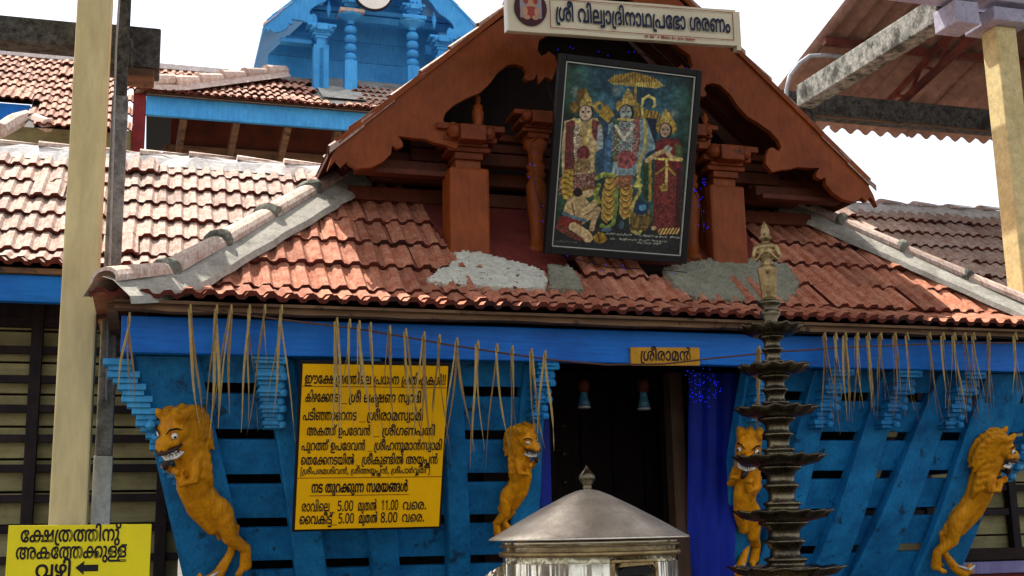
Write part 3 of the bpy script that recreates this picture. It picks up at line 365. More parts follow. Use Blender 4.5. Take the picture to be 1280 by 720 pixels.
58:[[627,566,1,671,566,0,743,537,0,768,507,1,782,491,0,805,447,0,819,369,0,819,303,1,819,269,1,819,214,0,830,132,0,846,106,1,860,85,0,906,60,0,949,60,1,994,60,0,1060,111,0,1096,204,0,1096,266,1,1096,323,0,1065,412,0,1011,480,0,976,504,1,1029,566,1,1080,527,0,1149,438,0,1184,331,0,1184,263,1,1184,177,0,1126,53,0,1019,-12,0,945,-12,1,888,-12,0,810,21,0,784,51,1,765,73,0,742,126,0,732,197,0,732,246,1,732,295,1,732,365,0,717,439,0,699,460,1,686,477,0,645,494,0,615,494,1,587,494,0,545,474,0,531,457,1,514,436,0,498,371,0,498,309,1,498,0,1,412,0,1,412,292,1,412,348,0,404,414,0,390,436,1,373,465,0,320,494,0,284,494,1,238,494,0,167,441,0,127,350,0,127,292,1,127,232,0,160,142,0,214,78,0,247,55,1,189,-8,1,146,27,0,78,110,0,39,219,0,39,292,1,39,368,0,97,492,0,208,566,0,288,566,1,353,566,0,431,515,0,459,472,1,454,473,1,482,520,0,568,566,0]],
183:[[240,-12,1,188,-12,0,97,40,0,42,152,0,42,241,1,42,347,0,127,491,0,270,566,0,358,566,1,442,566,0,544,511,0,583,460,1,596,428,1,608,252,1,608,0,1,522,0,1,522,306,1,522,366,0,501,435,0,478,456,1,457,475,0,404,494,0,357,494,1,285,494,0,180,427,0,123,312,0,123,239,1,123,228,1,123,172,0,153,96,0,206,58,0,242,58,1,267,58,0,305,81,0,327,125,0,327,157,1,327,207,0,275,258,0,233,258,1,194,258,0,124,218,0,95,186,1,80,248,1,109,284,0,199,328,0,248,328,1,296,328,0,369,290,0,410,217,0,410,165,1,410,110,0,368,30,0,292,-12,0],[791,566,1,844,566,0,924,547,0,963,524,1,988,504,1,1054,463,0,1143,317,0,1143,219,1,1143,148,0,1096,44,0,1005,-12,0,939,-12,1,874,-12,0,782,44,0,735,148,0,735,219,1,735,285,0,779,392,0,855,476,0,903,504,1,918,520,1,962,545,0,1053,566,0,1093,566,1,1151,566,0,1240,535,0,1304,478,0,1324,439,1,1323,378,1,1354,268,1,1354,0,1,1268,0,1,1268,270,1,1268,349,0,1241,434,0,1207,461,1,1182,481,0,1127,497,0,1087,497,1,1065,497,0,1019,491,0,994,482,1,963,467,1,925,449,0,861,379,0,823,282,0,823,221,1,823,157,0,856,86,0,909,58,0,939,58,1,971,58,0,1023,86,0,1055,157,0,1055,221,1,1055,277,0,1021,375,0,960,450,0,919,472,1,895,482,1,880,488,0,850,494,0,818,497,0,799,497,1,746,497,0,679,471,0,659,450,1,634,425,0,608,352,0,608,289,1,608,30,1,533,30,1,533,277,1,556,454,1,585,492,0,654,541,0,738,566,0],[1536,566,1,1589,566,0,1669,547,0,1708,524,1,1733,504,1,1799,463,0,1888,317,0,1888,219,1,1888,148,0,1841,44,0,1750,-12,0,1684,-12,1,1619,-12,0,1527,44,0,1480,148,0,1480,219,1,1480,285,0,1524,392,0,1600,475,0,1648,504,1,1663,520,1,1707,545,0,1800,566,0,1855,566,1,1930,566,0,2041,522,0,2115,444,0,2152,340,0,2152,281,1,2152,211,0,2110,102,0,2038,20,0,1991,-9,1,1941,54,1,1974,74,0,2029,133,0,2063,216,0,2063,271,1,2063,334,0,2014,437,0,1917,497,0,1845,497,1,1815,497,0,1764,491,0,1739,482,1,1708,467,1,1670,449,0,1606,379,0,1568,282,0,1568,221,1,1568,157,0,1601,86,0,1654,58,0,1684,58,1,1715,58,0,1767,86,0,1800,157,0,1800,221,1,1800,278,0,1766,375,0,1705,450,0,1664,471,1,1640,482,1,1627,487,0,1599,493,0,1566,497,0,1544,497,1,1491,497,0,1424,471,0,1404,450,1,1379,425,0,1354,352,0,1354,289,1,1354,40,1,1277,40,1,1277,209,1,1301,454,1,1326,486,0,1389,537,0,1476,566,0]],
59:[[229,346,1,297,346,0,384,295,0,427,216,0,427,173,1,427,133,0,401,71,0,382,57,1,357,70,1,676,70,1,691,0,1,328,0,1,299,52,1,319,72,0,343,121,0,343,158,1,343,212,0,285,276,0,229,276,1,194,276,0,143,245,0,116,195,0,116,164,1,116,130,0,144,74,0,175,51,1,129,-7,1,87,24,0,32,109,0,32,166,1,32,219,0,81,300,0,170,346,0],[856,566,1,931,566,0,1042,522,0,1115,444,0,1151,340,0,1151,281,1,1151,211,0,1109,102,0,1037,20,0,990,-9,1,940,54,1,973,74,0,1029,134,0,1062,218,0,1062,271,1,1062,337,0,1013,437,0,921,494,0,854,494,1,788,494,0,694,435,0,644,335,0,644,273,1,644,222,0,671,144,0,722,83,0,757,59,1,719,0,1,686,0,1,638,64,1,617,89,0,579,151,0,555,230,0,555,278,1,555,339,0,594,444,0,671,522,0,783,566,0]],
184:[[269,566,1,358,566,0,487,527,0,536,500,1,489,433,1,449,459,0,339,494,0,268,494,1,217,494,0,153,470,0,122,429,0,122,403,1,122,384,0,132,358,0,142,349,1,162,329,0,244,317,0,299,317,1,313,317,1,384,317,0,473,287,0,498,255,1,513,237,0,528,188,0,528,157,1,528,98,0,464,29,0,362,0,0,305,0,1,42,0,1,42,70,1,270,70,1,323,70,0,392,79,0,413,95,1,426,105,0,441,136,0,441,158,1,441,176,0,428,210,0,412,221,1,396,233,0,341,244,0,293,244,1,270,244,1,201,244,0,92,274,0,65,307,1,50,325,0,35,371,0,35,402,1,35,450,0,85,524,0,189,566,0],[289,-253,1,235,-253,0,142,-236,0,59,-204,0,20,-183,1,66,-115,1,96,-133,0,166,-163,0,248,-180,0,293,-180,1,347,-180,0,413,-156,0,443,-114,0,443,-88,1,443,-57,0,402,-4,0,359,12,1,397,68,1,438,57,0,496,13,0,528,-48,0,528,-87,1,528,-136,0,476,-211,0,370,-253,0]],
191:[[358,566,1,442,566,0,542,512,0,576,469,1,562,472,1,594,519,0,685,566,0,740,566,1,806,566,0,904,515,0,939,443,1,933,413,1,955,288,1,955,0,1,869,0,1,869,316,1,869,371,0,854,438,0,834,459,1,819,476,0,773,494,0,739,494,1,708,494,0,662,473,0,646,456,1,627,435,0,609,369,0,609,307,1,609,0,1,523,0,1,523,299,1,523,364,0,501,435,0,478,456,1,457,475,0,398,494,0,357,494,1,285,494,0,180,427,0,123,312,0,123,239,1,123,228,1,123,172,0,153,96,0,206,58,0,242,58,1,267,58,0,305,81,0,327,125,0,327,157,1,327,207,0,275,258,0,233,258,1,194,258,0,124,218,0,95,186,1,80,248,1,109,284,0,199,328,0,248,328,1,296,328,0,369,290,0,410,217,0,410,165,1,410,110,0,368,30,0,292,-12,0,240,-12,1,188,-12,0,97,40,0,42,152,0,42,241,1,42,347,0,127,491,0,270,566,0],[1202,566,1,1268,566,0,1370,534,0,1427,471,0,1427,425,1,1427,402,0,1416,364,0,1404,350,1,1389,331,0,1338,311,0,1285,311,1,1256,311,1,1218,311,0,1182,306,0,1172,301,1,1162,296,0,1154,280,0,1154,270,1,1154,243,0,1207,229,0,1252,229,1,1264,229,1,1312,229,0,1376,212,0,1395,195,1,1412,181,0,1428,140,0,1428,113,1,1428,77,0,1389,20,0,1311,-12,0,1251,-12,1,1217,-12,0,1145,-2,0,1082,15,0,1060,25,1,1091,93,1,1129,76,0,1207,59,0,1249,59,1,1303,59,0,1345,89,0,1345,111,1,1345,141,0,1300,159,0,1262,159,1,1247,159,1,1183,159,0,1111,181,0,1093,203,1,1083,216,0,1072,247,0,1072,268,1,1072,291,0,1088,332,0,1107,346,1,1128,363,0,1195,381,0,1249,381,1,1290,381,1,1318,381,0,1343,398,0,1343,423,1,1343,460,0,1267,494,0,1201,494,1,1140,494,0,1056,463,0,1028,437,1,994,406,0,955,311,0,955,244,1,955,122,1,904,157,1,894,372,1,905,403,0,945,470,0,1014,529,0,1123,566,0]],
64:[[463,279,1,463,221,0,440,117,0,386,35,0,297,-12,0,231,-12,1,180,-12,0,105,21,0,54,75,0,24,139,0,17,169,1,104,186,1,111,159,0,138,99,0,189,58,0,230,58,1,283,58,0,346,114,0,375,213,0,375,278,1,375,343,0,346,441,0,284,496,0,235,496,1,196,496,0,144,455,0,114,397,0,107,370,1,21,387,1,30,419,0,63,482,0,115,534,0,190,566,0,241,566,1,303,566,0,388,519,0,440,438,0,463,335,0]],
65:[[-34,843,1,4,843,0,61,827,0,83,810,1,111,789,0,143,732,0,157,641,0,157,567,1,157,0,1,71,0,1,71,542,1,71,594,0,66,670,0,53,723,0,41,739,1,29,755,0,-6,773,0,-32,773,1,-54,773,0,-97,754,0,-125,713,0,-125,678,1,-125,669,0,-122,650,0,-121,641,1,-205,626,1,-207,638,0,-211,663,0,-211,674,1,-211,731,0,-162,806,0,-81,843,0]],
66:[[-109,843,1,-67,843,0,20,827,0,59,803,1,116,768,0,157,644,0,157,542,1,157,0,1,71,0,1,71,525,1,71,565,0,68,627,0,59,677,0,50,696,1,28,746,0,-53,779,0,-117,779,1,-141,779,0,-183,762,0,-209,730,0,-209,706,1,-209,682,0,-179,645,0,-145,645,1,-107,645,0,-77,686,0,-77,711,1,-77,734,0,-97,777,0,-116,790,1,-24,770,1,-16,760,0,-7,726,0,-7,706,1,-7,672,0,-34,614,0,-96,578,0,-149,578,1,-185,578,0,-248,608,0,-287,666,0,-287,708,1,-287,747,0,-245,808,0,-165,843,0]],
67:[[155,-227,1,71,-227,0,-26,-130,0,-26,-53,1,-26,-2,0,20,76,0,102,120,0,154,120,1,208,120,0,289,78,0,335,1,0,335,-53,1,335,-106,0,289,-184,0,208,-227,0],[155,-161,1,196,-161,0,253,-107,0,253,-53,1,253,0,0,197,54,0,154,54,1,112,54,0,56,0,0,56,-54,1,56,-106,0,113,-161,0],[104,566,1,164,566,0,233,521,0,262,445,0,262,400,1,262,339,0,227,172,0,199,84,1,119,99,1,144,185,0,174,330,0,174,395,1,174,437,0,141,494,0,94,494,1,78,494,0,45,489,0,34,486,1,17,555,1,33,560,0,79,566,0]],
196:[[351,566,1,400,566,0,484,545,0,527,522,1,549,503,1,619,463,0,711,315,0,711,219,1,711,148,0,664,44,0,574,-12,0,509,-12,1,443,-12,0,351,44,0,303,148,0,303,219,1,303,285,0,347,392,0,423,476,0,471,504,1,486,520,1,530,545,0,621,566,0,661,566,1,719,566,0,808,535,0,872,478,0,892,439,1,894,407,1,922,278,1,922,0,1,836,0,1,836,270,1,836,349,0,809,434,0,775,461,1,751,481,0,695,497,0,655,497,1,635,497,0,587,491,0,562,482,1,531,467,1,493,449,0,429,379,0,391,282,0,391,221,1,391,157,0,424,86,0,477,58,0,507,58,1,539,58,0,591,85,0,623,156,0,623,221,1,623,277,0,585,377,0,519,453,0,475,473,1,454,483,1,431,491,0,387,497,0,360,497,1,284,497,0,180,438,0,128,337,0,128,273,1,128,221,0,158,139,0,213,77,0,250,54,1,200,-9,1,157,16,0,84,95,0,39,206,0,39,277,1,39,339,0,80,444,0,159,522,0,276,566,0],[1104,566,1,1157,566,0,1237,547,0,1276,524,1,1301,504,1,1367,463,0,1456,317,0,1456,219,1,1456,148,0,1409,44,0,1318,-12,0,1252,-12,1,1187,-12,0,1095,44,0,1048,148,0,1048,219,1,1048,285,0,1092,392,0,1168,475,0,1216,504,1,1231,520,1,1275,545,0,1368,566,0,1423,566,1,1498,566,0,1609,522,0,1683,444,0,1720,340,0,1720,281,1,1720,211,0,1678,102,0,1606,20,0,1559,-9,1,1509,54,1,1542,74,0,1597,133,0,1631,216,0,1631,271,1,1631,334,0,1582,437,0,1485,497,0,1413,497,1,1383,497,0,1332,491,0,1307,482,1,1276,467,1,1238,449,0,1174,379,0,1136,282,0,1136,221,1,1136,157,0,1169,86,0,1222,58,0,1252,58,1,1283,58,0,1335,86,0,1368,157,0,1368,221,1,1368,278,0,1334,375,0,1273,450,0,1232,471,1,1208,482,1,1195,487,0,1167,493,0,1134,497,0,1112,497,1,1059,497,0,992,471,0,972,450,1,947,425,0,922,352,0,922,289,1,922,40,1,845,40,1,845,209,1,869,454,1,894,486,0,957,537,0,1044,566,0]],
68:[[154,-227,1,70,-227,0,-26,-130,0,-26,-53,1,-26,-2,0,20,76,0,101,120,0,154,120,1,207,120,0,289,78,0,335,1,0,335,-53,1,335,-106,0,289,-184,0,207,-227,0],[153,57,1,106,57,0,40,2,0,40,-54,1,40,-109,0,105,-164,0,154,-164,1,201,-164,0,268,-108,0,268,-53,1,268,2,0,201,57,0],[154,-98,1,97,-98,0,41,-33,0,41,19,1,41,36,0,62,74,0,81,97,1,124,68,1,106,61,0,90,33,0,90,21,1,90,5,0,105,-18,0,134,-30,0,155,-30,1,174,-30,0,201,-18,0,217,5,0,217,21,1,217,31,0,202,55,0,185,63,1,228,97,1,249,73,0,269,40,0,269,18,1,269,-11,0,247,-64,0,197,-98,0],[104,566,1,164,566,0,233,521,0,262,445,0,262,400,1,262,339,0,227,172,0,199,84,1,119,99,1,144,185,0,174,330,0,174,395,1,174,437,0,141,494,0,94,494,1,78,494,0,45,489,0,34,486,1,17,555,1,33,560,0,79,566,0]],
71:[[237,-12,1,185,-12,0,94,40,0,39,149,0,39,232,1,39,310,0,90,434,0,181,520,0,303,566,0,374,566,1,452,566,0,566,522,0,640,444,0,676,340,0,676,281,1,676,211,0,634,102,0,562,20,0,515,-9,1,466,54,1,499,74,0,554,134,0,587,218,0,587,271,1,587,339,0,537,439,0,440,494,0,370,494,1,298,494,0,185,425,0,120,305,0,120,228,1,120,171,0,150,95,0,204,58,0,240,58,1,265,58,0,303,81,0,325,126,0,325,158,1,325,206,0,272,258,0,231,258,1,192,258,0,122,219,0,93,187,1,77,248,1,107,284,0,196,328,0,245,328,1,294,328,0,367,290,0,408,217,0,408,165,1,408,110,0,366,30,0,289,-12,0]],
72:[[364,-12,1,300,-12,0,183,22,0,92,93,0,39,204,0,39,281,1,39,355,0,93,463,0,186,533,0,303,566,0,366,566,1,432,566,0,517,531,0,558,470,0,558,431,1,558,388,0,520,330,0,457,300,0,421,300,1,368,300,0,304,337,0,277,398,0,277,432,1,277,452,0,288,486,0,294,498,1,387,517,1,368,503,0,348,457,0,348,434,1,348,412,0,379,365,0,417,365,1,450,365,0,480,404,0,480,429,1,480,467,0,425,503,0,389,503,1,375,503,0,349,503,0,335,501,1,270,496,0,177,440,0,128,345,0,128,280,1,128,217,0,178,117,0,270,58,0,332,54,1,344,53,0,369,51,0,380,51,1,406,51,0,449,67,0,475,101,0,475,127,1,475,152,0,445,190,0,411,190,1,373,190,0,342,144,0,342,121,1,342,97,0,362,53,0,381,39,1,289,58,1,282,69,0,271,104,0,271,126,1,271,160,0,299,218,0,361,255,0,412,255,1,450,255,0,514,226,0,553,168,0,553,125,1,553,86,0,512,24,0,428,-12,0]],
73:[[237,-12,1,185,-12,0,94,40,0,39,149,0,39,232,1,39,310,0,90,434,0,181,520,0,303,566,0,374,566,1,452,566,0,566,522,0,640,444,0,676,340,0,676,281,1,676,211,0,634,102,0,562,20,0,515,-9,1,466,54,1,499,74,0,554,134,0,587,218,0,587,271,1,587,339,0,537,439,0,440,494,0,370,494,1,298,494,0,185,425,0,120,305,0,120,228,1,120,171,0,150,95,0,204,58,0,240,58,1,265,58,0,303,81,0,325,126,0,325,158,1,325,206,0,272,258,0,231,258,1,192,258,0,122,219,0,93,187,1,77,248,1,107,284,0,196,328,0,245,328,1,294,328,0,367,290,0,408,217,0,408,165,1,408,110,0,366,30,0,289,-12,0],[952,-12,1,900,-12,0,809,40,0,754,149,0,754,232,1,754,310,0,805,434,0,896,520,0,1018,566,0,1089,566,1,1167,566,0,1281,522,0,1355,444,0,1391,340,0,1391,281,1,1391,211,0,1349,102,0,1277,20,0,1230,-9,1,1181,54,1,1214,74,0,1269,134,0,1302,218,0,1302,271,1,1302,339,0,1252,439,0,1155,494,0,1085,494,1,1013,494,0,900,425,0,835,305,0,835,228,1,835,171,0,865,95,0,919,58,0,955,58,1,980,58,0,1018,81,0,1040,126,0,1040,158,1,1040,206,0,987,258,0,946,258,1,907,258,0,837,219,0,808,187,1,792,248,1,822,284,0,911,328,0,960,328,1,1009,328,0,1082,290,0,1123,217,0,1123,165,1,1123,110,0,1081,30,0,1004,-12,0]],
203:[[629,566,1,696,566,0,779,516,0,804,472,1,792,465,1,830,521,0,914,566,0,977,566,1,1054,566,0,1161,493,0,1218,369,0,1218,292,1,1218,226,0,1183,120,0,1114,31,0,1063,-8,1,1010,53,1,1045,78,0,1099,145,0,1130,234,0,1130,292,1,1130,350,0,1092,441,0,1023,494,0,976,494,1,934,494,0,881,465,0,865,436,1,852,413,0,844,351,0,844,292,1,844,0,1,758,0,1,758,316,1,758,368,0,743,438,0,723,459,1,708,476,0,662,494,0,628,494,1,597,494,0,551,473,0,535,456,1,516,435,0,498,369,0,498,307,1,498,0,1,412,0,1,412,292,1,412,349,0,404,414,0,390,436,1,373,465,0,321,494,0,284,494,1,238,494,0,167,441,0,127,350,0,127,292,1,127,232,0,160,142,0,214,78,0,247,55,1,189,-8,1,146,27,0,78,110,0,39,219,0,39,292,1,39,373,0,100,496,0,212,566,0,288,566,1,334,566,0,400,539,0,446,494,0,462,465,1,451,472,1,483,519,0,574,566,0]],
77:[[-111,591,1,-169,591,0,-250,632,0,-292,704,0,-292,752,1,-292,770,0,-286,806,0,-282,818,1,-208,804,1,-211,794,0,-214,767,0,-214,755,1,-214,720,0,-186,677,0,-139,659,0,-111,659,1,-81,659,0,-35,677,0,-8,720,0,-8,755,1,-8,767,0,-11,794,0,-14,804,1,60,818,1,64,806,0,70,770,0,70,752,1,70,704,0,28,632,0,-53,591,0]],
208:[[335,-57,1,389,-57,0,458,-95,0,490,-153,0,490,-185,1,490,-208,0,478,-247,0,469,-259,1,439,-249,1,739,-249,1,739,68,1,825,68,1,825,-318,1,409,-318,1,387,-266,1,399,-253,0,417,-222,0,417,-196,1,417,-164,0,376,-123,0,335,-123,1,295,-123,0,253,-164,0,253,-192,1,253,-216,0,275,-255,0,297,-271,1,251,-320,1,221,-297,0,180,-235,0,180,-192,1,180,-152,0,218,-92,0,287,-57,0],[229,346,1,297,346,0,384,295,0,427,216,0,427,173,1,427,133,0,401,71,0,382,57,1,357,70,1,739,70,1,739,554,1,825,554,1,825,0,1,328,0,1,299,52,1,319,72,0,343,121,0,343,158,1,343,212,0,285,276,0,229,276,1,194,276,0,143,245,0,116,195,0,116,164,1,116,130,0,144,74,0,175,51,1,129,-7,1,87,24,0,32,109,0,32,166,1,32,219,0,81,300,0,170,346,0]],
219:[[661,-10,1,635,-10,0,578,-3,0,521,14,0,493,29,1,487,32,0,468,40,0,463,43,1,408,82,0,342,176,0,312,282,0,312,338,1,312,378,0,332,446,0,349,473,1,356,484,1,376,511,0,429,547,0,491,566,0,525,566,1,624,566,0,734,439,0,734,332,1,734,242,0,658,97,0,593,53,1,585,47,0,570,38,0,560,33,1,518,9,0,426,-12,0,376,-12,1,296,-12,0,171,40,0,84,133,0,39,260,0,39,335,1,39,405,0,92,508,0,190,566,0,256,566,1,314,566,0,394,525,0,421,490,1,362,431,1,349,457,0,298,496,0,257,496,1,219,496,0,160,460,0,126,387,0,126,333,1,126,261,0,184,135,0,298,56,0,383,56,1,404,56,0,448,61,0,469,66,1,480,70,0,504,78,0,514,82,1,549,100,0,609,169,0,647,269,0,647,332,1,647,392,0,613,464,0,557,496,0,525,496,1,487,496,0,430,458,0,399,385,0,399,332,1,399,279,0,432,178,0,493,100,0,534,78,1,544,74,0,560,73,0,570,69,1,587,64,0,635,56,0,661,56,1,744,56,0,852,124,0,906,240,0,906,312,1,906,371,0,868,477,0,833,519,1,902,566,1,948,512,0,993,383,0,993,314,1,993,242,0,950,123,0,865,37,0,741,-10,0],[908,125,1,908,-270,1,400,-270,1,362,-201,1,554,-62,1,585,-39,0,679,16,0,719,37,1,800,24,1,565,-144,1,540,-161,0,489,-196,0,463,-213,1,462,-206,1,488,-204,0,569,-201,0,609,-201,1,822,-201,1,822,61,1]],
223:[[398,496,1,340,496,0,248,476,0,179,440,0,133,395,0,122,369,1,121,365,0,124,354,0,123,351,1,120,340,0,117,320,0,117,312,1,117,250,0,162,183,0,209,183,1,254,183,0,295,235,0,295,270,1,295,292,0,279,328,0,243,350,0,214,350,1,168,350,0,109,298,0,89,271,1,66,329,1,82,349,0,129,389,0,191,416,0,229,416,1,281,416,0,347,375,0,378,309,0,378,270,1,378,230,0,342,159,0,268,115,0,210,115,1,159,115,0,82,161,0,40,250,0,40,313,1,40,367,0,87,460,0,179,528,0,313,566,0,399,566,1,494,566,0,615,529,0,673,456,0,673,402,1,673,368,0,646,313,0,588,274,0,541,263,1,447,279,1,447,310,1,454,310,1,489,310,0,537,318,0,554,331,1,572,345,0,586,375,0,586,396,1,586,427,0,549,471,0,467,496,0],[685,144,1,685,113,0,662,60,0,641,42,1,625,28,0,583,9,0,521,0,0,473,0,1,261,0,1,220,0,0,178,-6,0,166,-13,1,150,-20,0,136,-46,0,136,-62,1,136,-77,0,146,-102,0,159,-110,1,172,-119,0,217,-129,0,259,-129,1,867,-129,1,979,-201,1,255,-201,1,203,-201,0,131,-185,0,106,-170,1,78,-153,0,50,-101,0,50,-68,1,50,-33,0,75,22,0,103,40,1,117,50,0,153,63,0,203,70,0,238,70,1,465,70,1,506,70,0,559,80,0,574,93,1,586,103,0,598,132,0,598,154,1,598,174,0,582,206,0,565,218,1,550,228,0,505,240,0,466,240,1,447,240,1,447,293,1,552,285,1,621,272,0,685,196,0],[1105,496,1,1047,496,0,955,476,0,886,440,0,840,395,0,829,369,1,828,365,0,831,354,0,830,351,1,827,340,0,824,320,0,824,312,1,824,250,0,869,183,0,916,183,1,961,183,0,1002,235,0,1002,270,1,1002,292,0,986,328,0,950,350,0,921,350,1,875,350,0,816,298,0,796,271,1,773,329,1,789,349,0,836,389,0,898,416,0,936,416,1,988,416,0,1054,375,0,1085,309,0,1085,270,1,1085,230,0,1049,159,0,975,115,0,917,115,1,866,115,0,789,161,0,747,250,0,747,313,1,747,367,0,794,460,0,886,528,0,1020,566,0,1106,566,1,1201,566,0,1322,529,0,1380,456,0,1380,402,1,1380,368,0,1353,313,0,1295,274,0,1248,263,1,1154,279,1,1154,310,1,1161,310,1,1196,310,0,1244,318,0,1261,331,1,1279,345,0,1293,375,0,1293,396,1,1293,427,0,1256,471,0,1174,496,0],[1392,144,1,1392,113,0,1369,60,0,1348,42,1,1332,28,0,1290,9,0,1228,0,0,1180,0,1,968,0,1,927,0,0,885,-6,0,873,-13,1,857,-20,0,843,-46,0,843,-62,1,843,-77,0,853,-102,0,866,-110,1,879,-119,0,924,-129,0,966,-129,1,1374,-129,1,1374,-201,1,962,-201,1,928,-201,0,878,-194,0,840,-180,0,823,-170,1,795,-153,0,757,-101,0,757,-68,1,757,-33,0,782,22,0,810,40,1,824,50,0,860,63,0,910,70,0,945,70,1,1172,70,1,1213,70,0,1266,80,0,1281,93,1,1293,103,0,1305,132,0,1305,154,1,1305,174,0,1289,206,0,1272,218,1,1257,228,0,1212,240,0,1173,240,1,1154,240,1,1154,293,1,1259,285,1,1328,272,0,1392,196,0]],
225:[[341,566,1,415,566,0,526,522,0,599,444,0,635,340,0,635,281,1,635,228,0,609,146,0,567,81,0,541,53,1,517,70,1,801,70,1,801,554,1,887,554,1,887,0,1,696,0,1,659,3,1,634,1,0,583,0,0,557,0,1,467,0,1,433,59,1,462,79,0,514,137,0,546,218,0,546,271,1,546,337,0,498,437,0,405,494,0,337,494,1,271,494,0,178,435,0,128,335,0,128,273,1,128,221,0,158,139,0,213,77,0,250,54,1,200,-9,1,157,16,0,84,95,0,39,206,0,39,277,1,39,339,0,78,444,0,155,522,0,268,566,0],[887,125,1,887,-270,1,379,-270,1,341,-201,1,533,-62,1,564,-39,0,658,16,0,698,37,1,779,24,1,544,-144,1,519,-161,0,468,-196,0,442,-213,1,441,-206,1,467,-204,0,548,-201,0,588,-201,1,801,-201,1,801,61,1]],
175:[[481,496,1,362,496,0,201,427,0,120,307,0,120,230,1,120,172,0,152,96,0,207,58,0,240,58,1,265,58,0,303,81,0,325,126,0,325,158,1,325,201,0,279,258,0,232,258,1,192,258,0,122,218,0,93,186,1,77,248,1,107,284,0,197,328,0,246,328,1,295,328,0,367,290,0,408,217,0,408,165,1,408,110,0,366,30,0,289,-12,0,237,-12,1,185,-12,0,94,41,0,39,151,0,39,236,1,39,322,0,106,447,0,226,527,0,386,566,0,479,566,1,556,566,0,661,548,0,710,531,1,715,529,0,729,517,0,734,515,1,789,501,0,851,456,0,878,400,0,878,368,1,878,344,0,862,302,0,823,268,0,790,253,1,794,256,1,838,242,0,889,180,0,889,136,1,889,97,0,850,29,0,767,-12,0,700,-12,1,625,-12,0,524,54,0,474,166,0,474,235,1,474,291,0,507,393,0,578,481,0,635,515,1,640,518,0,650,524,0,656,527,1,692,545,0,779,566,0,836,566,1,904,566,0,994,532,0,1056,477,0,1078,444,1,1104,225,1,1104,0,1,1017,0,1,1017,282,1,1017,355,0,992,431,0,968,454,1,946,474,0,882,499,0,824,499,1,797,499,0,749,492,0,729,486,1,682,472,0,616,416,0,576,344,0,558,271,0,558,239,1,558,151,0,632,55,0,702,55,1,754,55,0,805,97,0,805,138,1,805,175,0,747,218,0,687,218,1,668,218,1,668,288,1,682,288,1,744,288,0,794,332,0,794,369,1,794,414,0,726,468,0,663,479,1,637,486,0,576,493,0,512,496,0],[1299,566,1,1368,566,0,1462,525,0,1511,455,0,1511,411,1,1511,379,0,1490,328,0,1445,289,0,1409,274,1,1405,280,1,1463,264,0,1522,191,0,1522,141,1,1522,70,0,1427,-11,0,1343,-11,1,1312,-11,0,1265,-4,0,1245,0,1,1263,69,1,1283,65,0,1314,59,0,1333,59,1,1383,59,0,1435,98,0,1435,144,1,1435,163,0,1421,197,0,1405,210,1,1389,224,0,1340,240,0,1287,240,1,1262,240,1,1262,310,1,1287,310,1,1325,310,0,1383,324,0,1400,341,1,1412,352,0,1424,383,0,1424,403,1,1424,448,0,1356,494,0,1299,494,1,1251,494,0,1180,465,0,1157,440,1,1141,423,0,1117,376,0,1104,302,0,1104,243,1,1104,80,1,1028,80,1,1028,243,1,1060,438,1,1079,475,0,1147,533,0,1242,566,0]],
117:[[288,566,1,332,566,0,400,542,0,452,494,0,472,457,1,498,227,1,498,0,1,412,0,1,412,282,1,412,347,0,404,414,0,390,436,1,373,465,0,321,494,0,284,494,1,238,494,0,167,441,0,127,350,0,127,292,1,127,232,0,160,142,0,214,78,0,247,55,1,189,-8,1,146,27,0,78,110,0,39,219,0,39,292,1,39,373,0,100,496,0,212,566,0],[822,-12,1,758,-12,0,669,41,0,623,144,0,623,217,1,623,275,0,660,374,0,725,462,0,767,501,1,796,532,1,825,558,0,866,616,0,866,651,1,866,678,0,830,720,0,788,720,1,766,720,0,726,714,0,713,709,1,694,778,1,711,783,0,769,792,0,801,792,1,861,792,0,927,749,0,953,691,0,953,668,1,953,616,0,900,534,0,853,491,1,833,464,1,791,429,0,737,348,0,711,261,0,711,215,1,711,154,0,742,85,0,793,58,0,822,58,1,877,58,0,934,137,0,934,215,1,934,267,0,902,368,0,838,450,0,788,473,1,766,484,0,718,494,0,689,494,1,636,494,0,571,472,0,551,452,1,534,435,0,510,389,0,498,320,0,498,266,1,498,100,1,422,100,1,422,292,1,448,451,1,471,489,0,541,540,0,631,566,0,685,566,1,727,566,0,799,550,0,833,533,1,838,531,0,848,525,0,852,523,1,911,490,0,987,391,0,1023,277,0,1023,221,1,1023,112,0,920,-12,0]],
118:[[495,-12,1,432,-12,0,343,41,0,297,144,0,297,217,1,297,275,0,333,374,0,398,462,0,440,501,1,469,532,1,498,558,0,540,616,0,540,651,1,540,678,0,504,720,0,462,720,1,440,720,0,400,714,0,387,709,1,368,778,1,385,783,0,443,792,0,475,792,1,535,792,0,601,749,0,627,691,0,627,668,1,627,616,0,574,534,0,527,491,1,507,464,1,465,429,0,411,348,0,385,261,0,385,215,1,385,154,0,416,85,0,467,58,0,496,58,1,551,58,0,608,137,0,608,215,1,608,254,0,590,331,0,554,400,0,499,456,0,462,473,1,438,484,0,384,495,0,352,495,1,280,495,0,180,436,0,128,335,0,128,273,1,128,221,0,158,139,0,213,77,0,250,54,1,200,-9,1,157,16,0,84,95,0,39,206,0,39,277,1,39,339,0,80,444,0,159,522,0,276,566,0,351,566,1,396,566,0,473,550,0,507,533,1,512,531,0,522,526,0,526,523,1,585,490,0,661,391,0,697,277,0,697,221,1,697,112,0,593,-12,0]],
